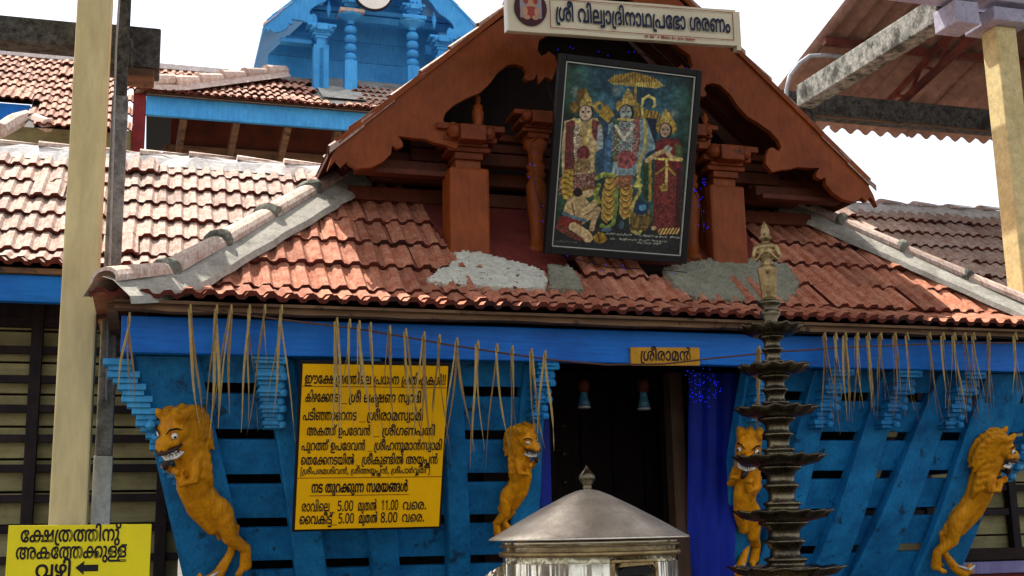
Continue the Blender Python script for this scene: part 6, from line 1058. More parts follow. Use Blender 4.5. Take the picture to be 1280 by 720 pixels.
# corrugated sheets: real waves across X, running down away from the viewer
def sheet(x0, x1, ya, yb, dz=0, jag=0):
    mb = MB(); pit = .165*S_; nx = int((x1-x0)/pit*6); vs = []
    ny = 3
    for j in range(ny+1):
        y = ya+(yb-ya)*j/ny
        for i in range(nx+1):
            x = x0+(x1-x0)*i/nx
            z = 1.6+(5.27-1.6)*S_+.28*(9.5*S_-y)+dz+.034*math.cos(2*math.pi*(x-5.25*S_)/pit)
            vs.append((x, y+(jag if j == 0 else 0), z))
    k = nx+1
    mb.add(vs, [(j*k+i, j*k+i+1, (j+1)*k+i+1, (j+1)*k+i) for j in range(ny) for i in range(nx)], SHEET)
    o = P(mb, 'corrugated_sheet', shed, smooth=True)
    m = o.modifiers.new('thickness', 'SOLIDIFY'); m.thickness = .006
    return o
x = 5.27*S_
for i in range(8):
    for j, (ya, yb) in enumerate(((11.4, 8.75), (9.0, 6.2), (6.4, 3.6))):
        sheet(x, x+1.03, ya+(.03 if (i % 3 == 1 and j == 0) else 0), yb, .006*j+.004*(i % 2))
    x += .99
def zs(y): return 1.6+(5.27-1.6)*S_+.28*(9.5*S_-y)-.05
# shed roof carried on out of view over the approach, added to shade the porch
def approach_shade_sheet(x0, x1, ya, yb, za, zb):
    mb = MB(); pit = .198; nx = int((x1-x0)/pit*4); vs = []
    for y, z in ((ya, za), (yb, zb)):
        for i in range(nx+1): vs.append((x0+(x1-x0)*i/nx, y, z+.034*math.cos(2*math.pi*i/4)))
    k = nx+1; mb.add(vs, [(i, i+1, k+i+1, k+i) for i in range(nx)], SHEET)
    return P(mb, 'corrugated_sheet', shed, smooth=True)
for i in range(12):
    x = -5.6+i*.995
    approach_shade_sheet(x, x+1.02, 7.9, 4.9, zs(7.9)+.05, zs(4.9)+.05); approach_shade_sheet(x, x+1.02, 5.1, 2.0, zs(5.1)+.06, zs(2.0)+.06)
mb = MB(); mb.beam((5.1, 7.7, 6.36), (-.6, 7.7, 6.36), .2, .26, CONC); P(mb, 'approach_beam', shed, bevel=.01)  # out-of-view support for the added shading roof
for x, y in ((-5.4, 2.0), (13.5, 3.7)):
    mb = MB(); mb.box(x-.11, x+.11, y-.11, y+.11, 0, zs(y)-.15, CREAM_R); P(mb, 'yellow_pillar', shed)  # unseen pillars under the added shading roof
for y in (7.6, 5, 2.2):
    mb = MB(); mb.beam((-5.6, y, zs(y)-.03), (6.3, y, zs(y)-.03), .07, .07, RUST); P(mb, 'purlin', shed)
for y in (11.0, 9.9, 8.8, 7.7, 6.6, 5.0):
    mb = MB(); mb.beam((6.35, y, zs(y)-.03), (14.2, y, zs(y)-.03), .07, .07, RUST); P(mb, 'purlin', shed)
for x in (7.55, 9.6, 11.6):
    ys = (10.9, 6.0)
    mb = MB(); mb.beam((x, ys[0], zs(ys[0])-.11), (x, ys[1], zs(ys[1])-.11), .05, .05, RUST); P(mb, 'truss_top_chord', shed)
    zb_ = zs(ys[0])-.28
    mb = MB(); mb.beam((x, ys[0]-.2, zs(ys[0])-.18), (x, ys[1], zs(ys[1])-.62), .06, .06, RUST); P(mb, 'truss_bottom_chord', shed)
    for i in range(9):
        y = ys[0]-.4-i*.5; t = (ys[0]-y)/(ys[0]-ys[1])
        zt_, zl = zs(y)-.11, zs(ys[0])-.18+(zs(ys[1])-.62-zs(ys[0])+.18)*t
        mb = MB(); mb.beam((x, y, zt_), (x, y-.25, zl), .03, .03, RUST); P(mb, 'truss_web', shed)
        mb = MB(); mb.beam((x, y-.25, zl), (x, y-.5, zs(y-.5)-.11), .03, .03, RUST); P(mb, 'truss_web', shed)
mb = MB(); mb.tube([at(1052, 71, 10.0), at(1030, 69, 10.0), at(1012, 70, 10), at(998, 80, 10), at(987, 95, 10), at(983, 112, 10), at(983, 128, 10.0), at(987, 141, 10.0)], .022, PIPE, 8)
P(mb, 'curved_conduit', shed, smooth=True)

# ================================================================== signboards
board = thing('timings_signboard', 'big yellow board of temple timings in black lettering, left of the doorway', 'signboard', at(460, 662, 7.25))
tl, tr, bl = at(381, 455, 6.93), at(564, 458, 6.93), at(368, 662, 7.22)
Mx, W, H = plane_matrix(tl, tr, bl)
mb = MB(); mb.box(-.012, W+.012, .012, .035, -.018, H+.02, FRAMEB, Mx); P(mb, 'board_frame', board, bevel=.003)
mb = MB(); mb.box(.004, W-.004, .0, .0115, .0, H, YELLOW, Mx); P(mb, 'yellow_panel', board)
def T(key, x0, x1, zc, h, mat=INK, bold=5, root=None, MM=None, **k): text(key, x0*W, zc*H, (x1-x0)*W, h, mat, root, MM, bold, **k)
b_ = dict(root=board, MM=Mx)
hh = .046
def line(x0, x1, z, root=board, MM=Mx, t=.0028, mat=MAROON):
    mb = MB(); mb.box(x0*W, x1*W, -.0028, -.0004, z*H-t/2, z*H+t/2, mat, MM); P(mb, 'ruled_line', root)
for key, x0, x1, z, h, bo in (
    ('l1', .02, .985, .885, 1, 12), ('l2a', .03, .25, .775, 1, 12), ('l2b', .32, .82, .775, 1, 12),
    ('l3a', .02, .38, .665, 1, 12), ('l3b', .45, .84, .665, 1, 12), ('l4a', .05, .48, .573, .94, 12), ('l4b', .56, .93, .573, .94, 12),
    ('l5a', .02, .45, .482, .94, 12), ('l5b', .51, .985, .482, .94, 12), ('l6a', .02, .38, .395, .94, 12), ('l6b', .43, .96, .395, .94, 12),
    ('l7', .02, .91, .337, .62, 8), ('l8', .10, .76, .225, 1.05, 20), ('l9a', .04, .23, .110, 1, 9), ('l9b', .28, .39, .110, 1, 9),
    ('l9c', .42, .55, .110, 1, 9), ('l9d', .58, .70, .110, 1, 9), ('l9e', .73, .90, .110, 1, 9),
    ('l10a', .03, .25, .033, 1, 13), ('l9b', .29, .40, .033, 1, 9), ('l9c', .43, .56, .033, 1, 13), ('l10d', .58, .70, .033, 1, 9), ('l9e', .73, .89, .033, 1, 9)):
    text(key, x0*W, z*H, (x1-x0)*W, hh*h, INK, board, Mx, bo*1.6)
for x0, x1, z in ((0, 1, .868), (0, 1, .314), (.09, .77, .205), (.26, .31, .765), (.40, .44, .655), (.50, .54, .565), (.47, .50, .475), (.39, .42, .388), (.235, .265, .10), (.255, .285, .024)):
    line(x0, x1, z)
# lemon direction sign
ds = thing('direction_sign', 'lemon yellow sign with black lettering and left arrow, in front of the cream pillar', 'sign', at(97, 700, 7.46))
tl, tr, bl = at(8, 657, 7.46), at(187, 655, 7.46), at(6, 727, 7.46)
Mx, W, H = plane_matrix(tl, tr, bl)
mb = MB(); mb.box(0, W, 0, .012, -.04, H, LEMON, Mx); P(mb, 'sign_panel', ds, bevel=.002)
mb = MB(); mb.box(0.004, W-.004, .0125, .03, -.02, H-.004, WOOD, Mx); P(mb, 'backing_board', ds)
text('s1', .085*W, .70*H, .69*W, .063, INK, ds, Mx, 22)
mb = MB(); mb.box(.79*W, .83*W, -.003, -.0005, .60*H, .635*H, INK, Mx); P(mb, 'dash_mark', ds)
text('s2', .06*W, .395*H, .77*W, .062, INK, ds, Mx, 22)
text('s3', .20*W, .07*H, .25*W, .064, INK, ds, Mx, 26)
ar = [(.475, .22), (.535, .34), (.535, .27), (.635, .27), (.635, .15), (.535, .15), (.535, .09)]
mb = MB(); mb.prism([(a*W, b*H) for a, b in ar], -.003, -.0005, INK, Mx); P(mb, 'arrow', ds)
# nameboard on the beam
nb = thing('nameboard', 'small ochre nameboard with black lettering on the blue beam over the doorway', 'nameboard', at(832, 457, 6.95))
tl, tr, bl = at(789, 434, 6.945), at(875, 434.5, 6.945), at(789, 457, 6.955)
Mx, W, H = plane_matrix(tl, tr, bl)
mb = MB(); mb.box(0, W, 0, .02, 0, H, NAMEY, Mx); P(mb, 'wooden_panel', nb, bevel=.003)
text('door', .13*W, .28*H, .74*W, .058, INK, nb, Mx, 14)
# cream banner over the gable
ban = thing('banner_signboard', 'cream banner with bold dark lettering and oval emblem, atop the orange gable', 'signboard', at(780, 50, 7.12))
tl, tr, bl = at(637, -9, 7.10), at(921, 13, 7.10), at(636, 38, 7.12)
Mx, W, H = plane_matrix(tl, tr, bl)
mb = MB(); n = 26; vs = []
for j in range(3):
    for i in range(n+1):
        t = i/n; wv = .004*math.sin(t*17)+(.010*math.exp(-((t-.72)/.012)**2) if True else 0)-.008*math.exp(-((t-.75)/.01)**2)
        vs.append(Mx @ Vector((t*W, wv-.0, j/2*H)))
mb.add(vs, [(j*(n+1)+i, j*(n+1)+i+1, (j+1)*(n+1)+i+1, (j+1)*(n+1)+i) for j in range(2) for i in range(n)], BANNERC)
P(mb, 'flex_sheet', ban, smooth=True)
mb = MB(); mb.box(0, W, .016, .06, 0, H, BANNERC, Mx); P(mb, 'box_frame', ban, bevel=.004)
mb = MB(); mb.box(-.012, -.001, -.004, .06, 0, H, WHITE, Mx); P(mb, 'end_strip', ban)
mb = MB(); mb.box(W+.001, W+.035, .0, .06, -.03, H-.01, BANNERC, Mx); P(mb, 'end_return', ban)
bz = .012
Mt = Mx @ Matrix.Translation((0, -bz, 0))
text('banner', .195*W, .34*H, .775*W, .088, BINK, ban, Mt, 24)
for (a0, a1, c0, c1) in ((.172, .985, .135, .15), (.172, .985, .90, .915)):
    mb = MB(); mb.box(a0*W, a1*W, -bz-.002, -bz, c0*H, c1*H, BRED, Mx); P(mb, 'border_line', ban)
for a0 in (.172, .982):
    mb = MB(); mb.box(a0*W, (a0+.003)*W, -bz-.002, -bz, .151*H, .899*H, BRED, Mx); P(mb, 'border_line', ban)
rnd = random.Random(12)
mb = MB(); x = .58
while x < .80:
    d = rnd.uniform(.006, .012)
    if rnd.random() < .8: mb.box(x*W, (x+d*.7)*W, -bz-.002, -bz, .05*H, .05*H+rnd.uniform(.010, .018), BRED, Mx)
    x += d
P(mb, 'small_print', ban, kind='stuff')
# oval emblem
def disc(mb, cx, cz, rx, rz, y0, y1, mat, n=28): mb.prism([(cx+rx*math.cos(2*math.pi*i/n), cz+rz*math.sin(2*math.pi*i/n)) for i in range(n)], y0, y1, mat, Mx)
EM1 = plain('emblem_dark_maroon', (.06, .012, .02), .5); EM2 = plain('emblem_red', (.33, .05, .035), .5); EM3 = plain('emblem_flesh', (.50, .26, .16), .5); EM4 = plain('emblem_grey', (.30, .28, .30), .5)
mb = MB(); disc(mb, .092*W, .62*H, .068*W, .47*H, -bz-.001, -bz+.01, EM1); P(mb, 'oval_emblem', ban)
mb = MB()
mb.prism([((.092+a)*W, b*H) for a, b in ((-.045, .35), (.045, .35), (.045, .95), (-.045, .95))], -bz-.003, -bz-.0012, EM4, Mx)
for a, b, rx, rz, m in ((0, .50, .034, .16, EM2), (0, .68, .018, .20, EM3), (-.026, .52, .012, .13, EM3), (.026, .52, .012, .13, EM3), (0, .90, .016, .09, EM3), (-.02, .8, .01, .08, EM2), (.02, .8, .01, .08, EM2), (-.018, .36, .014, .06, EM3), (.018, .36, .014, .06, EM3)):
    disc(mb, (.092+a)*W, b*H, rx*W, rz*H, -bz-.005-.0004*abs(a)*100-random.uniform(0, .0008), -bz-.003, m, 14)
P(mb, 'emblem_print', ban)

# ------------------------------------------------------------------ framed devotional picture
pic = thing('framed_picture', 'large framed devotional picture of crowned figures under a gold parasol, on the gable', 'picture', at(770, 333, 7.4))
tl, tr, bl = at(694, 66, 7.08), at(872, 88, 7.08), at(680, 317, 7.42)
Mx, W, H = plane_matrix(tl, tr, bl)
for (x0, x1, z0, z1) in ((0, .045, 0, H), (W-.045, W, 0, H), (.0455, W-.0455, 0, .05), (.0455, W-.0455, H-.045, H)):
    mb = MB(); mb.box(x0, x1, -.02, .04, z0, z1, PICFRAME, Mx); P(mb, 'frame_rail', pic, bevel=.006)
for (x0, x1, z0, z1) in ((.048, .055, .052, H-.047), (W-.055, W-.048, .052, H-.047), (.0555, W-.0555, .052, .059), (.0555, W-.0555, H-.054, H-.047)):
    mb = MB(); mb.box(x0, x1, -.012, .01, z0, z1, SILVERL, Mx); P(mb, 'silver_fillet', pic)
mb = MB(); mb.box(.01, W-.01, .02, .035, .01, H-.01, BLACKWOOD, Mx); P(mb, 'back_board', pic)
# painter's canvas: colours of the printed picture, kept as colour attribute on a fine grid
NX, NY = 190, 270
YY, XX = np.mgrid[0:NY, 0:NX].astype(float)
CX0 = np.array([150., 58.]); E1 = np.array([775., 107.]); E2 = np.array([-75., 1166.])
Dt = E1[0]*E2[1]-E1[1]*E2[0]
px = CX0[0]+E1[0]*XX/(NX-1)+E2[0]*YY/(NY-1); py = CX0[1]+E1[1]*XX/(NX-1)+E2[1]*YY/(NY-1)
rs = np.random.RandomState(4)
def vnoise(sc_, seed):
    r_ = np.random.RandomState(seed); g_ = r_.rand(40, 40)
    x = XX/sc_ % 39; y = YY/sc_ % 39; xi = x.astype(int); yi = y.astype(int); fx = x-xi; fy = y-yi
    fx = fx*fx*(3-2*fx); fy = fy*fy*(3-2*fy)
    return (g_[yi, xi]*(1-fx)+g_[yi, xi+1]*fx)*(1-fy)+(g_[yi+1, xi]*(1-fx)+g_[yi+1, xi+1]*fx)*fy
nz = vnoise(28, 1)*.5+vnoise(11, 2)*.3+vnoise(5, 3)*.2
def C(*c): return np.array(c)/255.
img = np.zeros((NY, NX, 3)); 
k = np.clip((nz-.35)*3, 0, 1)[..., None]
skyc = C(18, 62, 88)*(1-k)+C(48, 120, 155)*k
edge = np.clip(np.abs((px-540)/390)-.45, 0, 1)[..., None]*1.7
grn = C(14, 40, 30)*(1-k)+C(40, 82, 60)*k
img = skyc*(1-np.clip(edge+np.clip((py-500)/700, 0, 1)[..., None], 0, 1))+grn*np.clip(edge+np.clip((py-500)/700, 0, 1)[..., None], 0, 1)
low = np.clip((py-1080)/60, 0, 1)[..., None]; img = img*(1-low)+(C(34, 38, 42)*(.7+.6*nz[..., None]))*low
def polym(pts):
    m = np.zeros(px.shape, bool); n_ = len(pts)
    for i in range(n_):
        x1, y1 = pts[i]; x2, y2 = pts[(i+1) % n_]
        c = ((y1 > py) != (y2 > py)); m ^= c & (px < (x2-x1)*(py-y1)/((y2-y1) if y2 != y1 else 1e-9)+x1)
    return m
def fill(m, col, shade=.35, f=4.0, seed=9):
    n_ = vnoise(f, seed); s = (1-shade/2+shade*n_)
    img[m] = (C(*col)[None, :]*s[m][:, None])
def ell(cx, cy, rx, ry): return ((px-cx)/rx)**2+((py-cy)/ry)**2 < 1
def strokep(pts, w_, col, shade=.3):
    m = np.zeros(px.shape, bool)
    for (x1, y1), (x2, y2) in zip(pts[:-1], pts[1:]):
        L2 = (x2-x1)**2+(y2-y1)**2+1e-9; t = np.clip(((px-x1)*(x2-x1)+(py-y1)*(y2-y1))/L2, 0, 1)
        m |= np.hypot(px-x1-t*(x2-x1), py-y1-t*(y2-y1)) < w_
    fill(m, col, shade); return m
def stripes(m, col, period, ang, duty=.4, curve=0):
    v = (px*math.cos(ang)+py*math.sin(ang)+curve*np.sin(px/18.))/period
    img[m & ((v % 1) < duty)] = C(*col)
def dots(m, col, prob, seed):
    r_ = np.random.RandomState(seed); d = r_.rand(*px.shape) < prob; img[m & d] = C(*col)
GOLD, DGOLD, LGOLD = (176, 132, 44), (120, 78, 20), (222, 190, 96)
# throne and drapes
fill(polym([(560, 350), (720, 385), (715, 440), (560, 420)]), GOLD, .6); stripes(polym([(560, 350), (720, 385), (715, 440), (560, 420)]), DGOLD, 22, .2)
fill(polym([(350, 330), (400, 330), (440, 400), (400, 450), (350, 400)]), GOLD, .6)
fill(polym([(630, 420), (700, 430), (700, 600), (660, 620)]), (22, 34, 70)); fill(polym([(330, 430), (400, 440), (400, 800), (340, 800)]), (36, 70, 110))
# smoky plumes
for cx_, cy_ in ((210, 250), (450, 240), (800, 400)):
    m = ell(cx_, cy_, 40, 45); a = (np.clip(1-np.hypot((px-cx_)/44, (py-cy_)/50), 0, 1)*.75)[..., None]; img = img*(1-a)+C(150, 150, 150)*a
# parasol
m = polym([(395, 175), (440, 140), (560, 122), (680, 160), (745, 215), (690, 232), (560, 215), (430, 200)]); fill(m, GOLD, .5); stripes(m, DGOLD, 17, 0, .35)
stripes(m & (py > 190), LGOLD, 12, .1, .5)
strokep([(566, 215), (566, 340)], 7, GOLD)
# standing figure, left
fill(polym([(140, 430), (205, 415), (335, 415), (365, 470), (375, 600), (325, 640), (320, 800), (130, 800), (125, 600)]), (196, 158, 112), .3)
fill(polym([(150, 440), (205, 420), (205, 780), (140, 790)]), (112, 36, 40), .5)
fill(polym([(300, 420), (350, 440), (345, 560), (310, 560)]), (120, 40, 48), .5)
fill(polym([(340, 450), (372, 520), (375, 610), (330, 620)]), (150, 165, 185), .3)
strokep([(225, 430), (210, 520), (215, 640), (240, 760)], 15, (214, 200, 190)); dots(ell(215, 600, 34, 190), (150, 30, 40), .35, 3); dots(ell(215, 600, 34, 190), (40, 96, 50), .2, 4)
strokep([(300, 430), (280, 560), (250, 700)], 7, LGOLD); strokep([(235, 450), (260, 540), (265, 640)], 7, (200, 160, 80))
fill(ell(255, 640, 40, 50), (128, 36, 46), .6); fill(ell(250, 720, 50, 50), (150, 110, 70), .9, 3)
strokep([(300, 540), (330, 600), (300, 560)], 14, (206, 168, 126))
fill(polym([(215, 230+0), (270, 225), (322, 345), (218, 345)]), DGOLD, .5); fill(polym([(240, 300), (270, 232), (300, 300), (322, 345), (218, 345)]), GOLD, .6); dots(polym([(240, 300), (270, 232), (300, 300), (322, 345), (218, 345)]), LGOLD, .3, 8)
fill(ell(202, 345, 30, 38), DGOLD, .6); fill(ell(202, 345, 18, 24), GOLD, .6); fill(ell(345, 345, 28, 40), GOLD, .6); fill(ell(350, 345, 12, 22), (50, 80, 90))
fill(ell(266, 382, 46, 54), (34, 24, 22)); fill(ell(266, 382, 37, 48), (214, 176, 160), .15)
for ex in (250, 284): fill(ell(ex, 374, 10, 5), (40, 20, 24))
fill(ell(266, 404, 12, 5), (150, 60, 60)); strokep([(266, 345), (266, 362)], 4, (180, 40, 40)); strokep([(220, 440), (200, 420)], 10, LGOLD)
fill(polym([(140, 740), (200, 740), (190, 940), (140, 930), (120, 840)]), (206, 160, 50), .4); m = polym([(140, 740), (200, 740), (190, 940), (140, 930), (120, 840)]); stripes(m, (140, 90, 20), 34, 1.3, .3, 20)
fill(polym([(110, 790), (330, 760), (320, 900), (110, 900)]) & ~m, (128, 50, 48), .8, 3); dots(polym([(110, 790), (330, 760), (320, 900), (110, 900)]) & ~m, (180, 170, 160), .2, 15)
# standing figure, centre
fill(polym([(405, 460), (440, 430), (590, 430), (640, 440), (665, 520), (700, 620), (640, 650), (600, 760), (560, 800), (410, 800), (385, 650)]), (112, 146, 170), .3)
fill(polym([(385, 560), (430, 470), (430, 800), (380, 790)]), (52, 104, 160), .4)
strokep([(450, 440), (455, 560), (440, 700)], 20, (60, 92, 60), .8); strokep([(575, 440), (580, 560), (560, 700)], 20, (150, 70, 80), .8)
dots(ell(510, 590, 85, 160), (170, 52, 70), .30, 22); dots(ell(510, 590, 85, 160), (196, 196, 190), .16, 23); dots(ell(510, 600, 80, 160), (50, 100, 60), .14, 24)
strokep([(450, 470), (500, 560), (560, 470)], 9, (210, 200, 190))
fill(ell(515, 690, 60, 60), (150, 60, 70), .9, 3); fill(polym([(435, 700), (465, 700), (465, 800), (435, 800)]), (150, 170, 190))
fill(polym([(470, 340), (500, 260), (522, 225), (545, 260), (578, 340)]), GOLD, .6); dots(polym([(470, 340), (500, 260), (522, 225), (545, 260), (578, 340)]), LGOLD, .3, 30)
fill(ell(468, 340, 20, 34), GOLD, .6); fill(ell(572, 350, 18, 32), GOLD, .6)
fill(ell(510, 388, 46, 58), (26, 24, 26)); fill(ell(508, 388, 36, 50), (148, 162, 172), .15)
for ex in (493, 524): fill(ell(ex, 380, 10, 5), (30, 22, 26))
fill(ell(508, 412, 12, 5), (130, 50, 60)); strokep([(508, 345), (508, 368)], 4, (190, 60, 50)); strokep([(465, 425), (550, 432)], 8, LGOLD)
mleft = polym([(395, 800), (450, 790), (455, 900), (445, 1060), (400, 1100), (365, 1060), (370, 900)]); fill(mleft, (196, 140, 44), .3)
mright = polym([(480, 800), (545, 800), (560, 900), (540, 1060), (500, 1080), (475, 1040)]); fill(mright, (196, 134, 48), .3)
for mm, cc in ((mleft, 412), (mright, 515)):
    v = (py-((px-cc)**2)/-28.)/40.; img[mm & ((v % 1) < .28)] = C(122, 62, 22); img[mm & ((v % 1) > .8)] = C(226, 186, 84)
fill(polym([(440, 790), (560, 790), (550, 870), (440, 870)]), (160, 90, 60), .9, 3); strokep([(460, 870), (455, 1000), (440, 1100), (400, 1130), (370, 1110)], 12, (120, 150, 60), .5)
strokep([(340, 800), (380, 780), (440, 790)], 16, (150, 160, 60), .7)
fill(ell(490, 1112, 18, 28), (60, 90, 120)); fill(ell(400, 1140, 34, 12), (66, 92, 130))
# bow and blue orb
bow = [(618, 420), (606, 350), (612, 300), (645, 278), (682, 300), (690, 340), (676, 352)]
strokep(bow, 8, LGOLD, .4); strokep([(618, 400), (634, 500), (628, 620), (596, 700), (590, 820), (600, 900), (560, 980), (545, 1080), (560, 1160), (600, 1175), (622, 1140), (605, 1112), (580, 1125)], 9, (196, 170, 84), .4)
fill(polym([(615, 700), (680, 690), (690, 800), (680, 960), (620, 950)]), (30, 72, 44), .7); strokep([(662, 700), (665, 960)], 9, GOLD, .6)
strokep([(600, 820), (570, 860), (610, 860)], 10, (200, 190, 80), .8)
fill(polym([(545, 1040), (660, 1020), (680, 1090), (640, 1160), (540, 1150)]), (112, 84, 34), .8, 3); fill(ell(612, 1010, 46, 46), (20, 50, 100), .3); fill(ell(618, 1005, 24, 20), (70, 150, 200), .3)
# standing figure, right
fill(polym([(690, 590), (720, 560), (830, 560), (862, 620), (864, 760), (852, 1190), (720, 1190), (684, 1130), (690, 800)]), (122, 24, 30), .5)
stripes(polym([(690, 900), (856, 900), (850, 1150), (690, 1150)]), (90, 16, 26), 16, .1, .3); dots(polym([(690, 780), (856, 780), (850, 1160), (690, 1160)]), (168, 60, 58), .25, 51)
fill(polym([(815, 590), (862, 620), (862, 720), (820, 700)]), (70, 96, 46), .5); fill(polym([(830, 760), (862, 740), (852, 1150), (820, 1150)]), (80, 16, 30))
strokep([(640, 700), (700, 660), (750, 640)], 14, (204, 160, 116)); strokep([(760, 640), (800, 690), (850, 700)], 14, (204, 160, 116))
fill(polym([(745, 620), (770, 600), (800, 625), (770, 660)]), (160, 165, 165)); strokep([(695, 690), (860, 700)], 7, LGOLD, .4)
strokep([(765, 700), (765, 880)], 8, LGOLD, .5); strokep([(765, 740), (700, 790)], 6, GOLD); strokep([(765, 740), (820, 800)], 6, GOLD); fill(ell(750, 880, 26, 26), GOLD, .7, 2)
stripes(polym([(715, 1150), (852, 1150), (850, 1190), (720, 1190)]), LGOLD, 18, .5, .5)
fill(ell(757, 480, 62, 62), GOLD, .7, 3); fill(polym([(715, 450), (730, 400), (755, 362), (785, 400), (800, 460)]), GOLD, .6); dots(polym([(715, 450), (730, 400), (755, 362), (785, 400), (800, 460)]), LGOLD, .3, 61)
fill(ell(755, 506, 42, 50), (30, 20, 20)); fill(ell(753, 506, 32, 44), (196, 150, 130), .15)
for ex in (741, 768): fill(ell(ex, 500, 9, 4), (40, 20, 24))
fill(ell(753, 528, 10, 4), (150, 50, 50)); fill(ell(810, 490, 14, 36), GOLD, .6)
fill(ell(690, 1145, 18, 14), (190, 150, 120))
# kneeling figure
fill(polym([(165, 930), (215, 900), (260, 910), (290, 960), (250, 1000), (270, 1060), (200, 1060), (140, 1030), (145, 980)]), (204, 162, 112), .25)
strokep([(200, 960), (215, 1040), (300, 990), (330, 960)], 22, (206, 164, 116), .25); strokep([(190, 960), (206, 1035)], 4, (120, 70, 50))
strokep([(240, 1080), (330, 1030), (345, 1010)], 20, (196, 150, 110)); strokep([(345, 1020), (320, 1080), (310, 1130)], 16, (200, 156, 116))
fill(polym([(115, 1040), (180, 1030), (260, 1070), (240, 1110), (150, 1120), (100, 1100)]), (132, 24, 24), .4); strokep([(140, 1020), (200, 1050), (270, 1075)], 10, (70, 110, 140), .4)
strokep([(200, 1110), (270, 1160), (290, 1190)], 28, (206, 164, 120), .25); strokep([(110, 1110), (180, 1160), (240, 1190)], 16, (120, 46, 40))
fill(ell(225, 890, 26, 30), (30, 22, 22)); fill(ell(285, 895, 32, 30), (210, 168, 126), .2); fill(polym([(240, 870), (300, 858), (330, 866), (250, 885)]), DGOLD); fill(ell(298, 890, 6, 3), (40, 20, 20)); fill(ell(318, 900, 6, 8), (210, 168, 126))
strokep([(350, 850), (330, 900), (350, 960)], 14, (150, 150, 50), .9)
fill(polym([(320, 1180), (350, 1150), (385, 1165), (405, 1205), (370, 1230), (330, 1215)]), (176, 124, 24), .4); strokep([(345, 1160), (360, 1215)], 4, (90, 56, 12))
# unreadable caption print
rc = np.random.RandomState(77)
for (x0_, x1_, y0_) in ((400, 850, 1166), (425, 770, 1200), (590, 735, 1235), (90, 220, 1198)):
    x = x0_
    while x < x1_:
        wd = rc.uniform(5, 11)
        if rc.rand() < .82: strokep([(x, y0_+(x-x0_)*.11+rc.uniform(-5, 5)), (x+wd*.4, y0_+(x-x0_)*.11+rc.uniform(-5, 5))], 3.2, (150, 150, 150) if x0_ != 90 else (90, 90, 84))
        x += wd
img = img*(.78+.44*vnoise(3, 91)[..., None])*.80
lu_ = img.mean(2, keepdims=True); img = img*.74+lu_*np.array([.30, .32, .21])
lin = np.where(img <= .04045, img/12.92, ((img+.055)/1.055)**2.4); lin = np.clip(lin, 0, 1)
lin = lin*1.15+.004
x0, x1, z0, z1 = .055, W-.055, .059, H-.054
vv = [tuple(Mx @ Vector((x0+(x1-x0)*i/(NX-1), .004, z1-(z1-z0)*j/(NY-1)))) for j in range(NY) for i in range(NX)]
ff = [(j*NX+i+NX, j*NX+i+NX+1, j*NX+i+1, j*NX+i) for j in range(NY-1) for i in range(NX-1)]
me = bpy.data.meshes.new('picture_print'); me.from_pydata(vv, [], ff)
ca = me.color_attributes.new('print', 'FLOAT_COLOR', 'POINT')
ca.data.foreach_set('color', np.concatenate([lin.reshape(-1, 3), np.ones((NX*NY, 1))], 1).astype(np.float32).ravel())
m, nt, b = new_mat('picture_print'); a_ = nt.nodes.new('ShaderNodeAttribute'); a_.attribute_name = 'print'
nt.links.new(a_.outputs['Color'], b.inputs['Base Color']); b.inputs['Roughness'].default_value = .35
me.materials.append(m); o = bpy.data.objects.new('picture_print', me); COL.objects.link(o); keep0(o, pic)

# ================================================================== donation vessel
hx, hy = at(736, 672, 5.0).x, 5.0+.0
hz = at(736, 672, 5.0).z
hun = thing('donation_vessel', 'large round metal donation vessel with conical lid, in front of the doorway', 'donation box', (hx, hy, 0))
mb = MB(); rr = .435
mb.lathe([(rr-.004, -.006), (rr, -.002), (rr-.004, .002), (.40, .019), (.30, .076), (.2, .130), (.1, .180), (.05, .200), (.028, .205), (.012, .207)], STEEL_L, (0, 0, hz), 72)
mb.build('conical_lid', hun, smooth=True)
mb = MB(); mb.lathe([(.018, 0), (.022, .003), (.018, .009), (.022, .014), (.017, .018), (.025, .028), (.035, .044), (.037, .054), (.034, .066), (.025, .077), (.014, .088), (.006, .1), (.002, .11)], BRONZE, (0, 0, hz+.203), 20, Matrix.Identity(4))
mb.build('finial', hun, smooth=True)
mb = MB(); mb.lathe([(.372, -.10), (.372, -.03), (.38, -.02), (.38, -.0125), (.3, -.012)], STEEL_B, (0, 0, hz), 72); mb.build('neck_band', hun, smooth=True)
mb = MB(); mb.lathe([(.386, -.075), (.392, -.07), (.392, -.058), (.386, -.053)], BRASS, (0, 0, hz), 72); mb.lathe([(.386, -.034), (.39, -.03), (.386, -.026)], BRASS, (0, 0, hz), 72); mb.build('brass_band', hun, smooth=True)
mb = MB(); mb.lathe([(.36, -1.5), (.379, -1.49), (.379, -.102), (.37, -.098)], STEEL_B, (0, 0, hz), 128); mb.build('drum_body', hun, smooth=True)
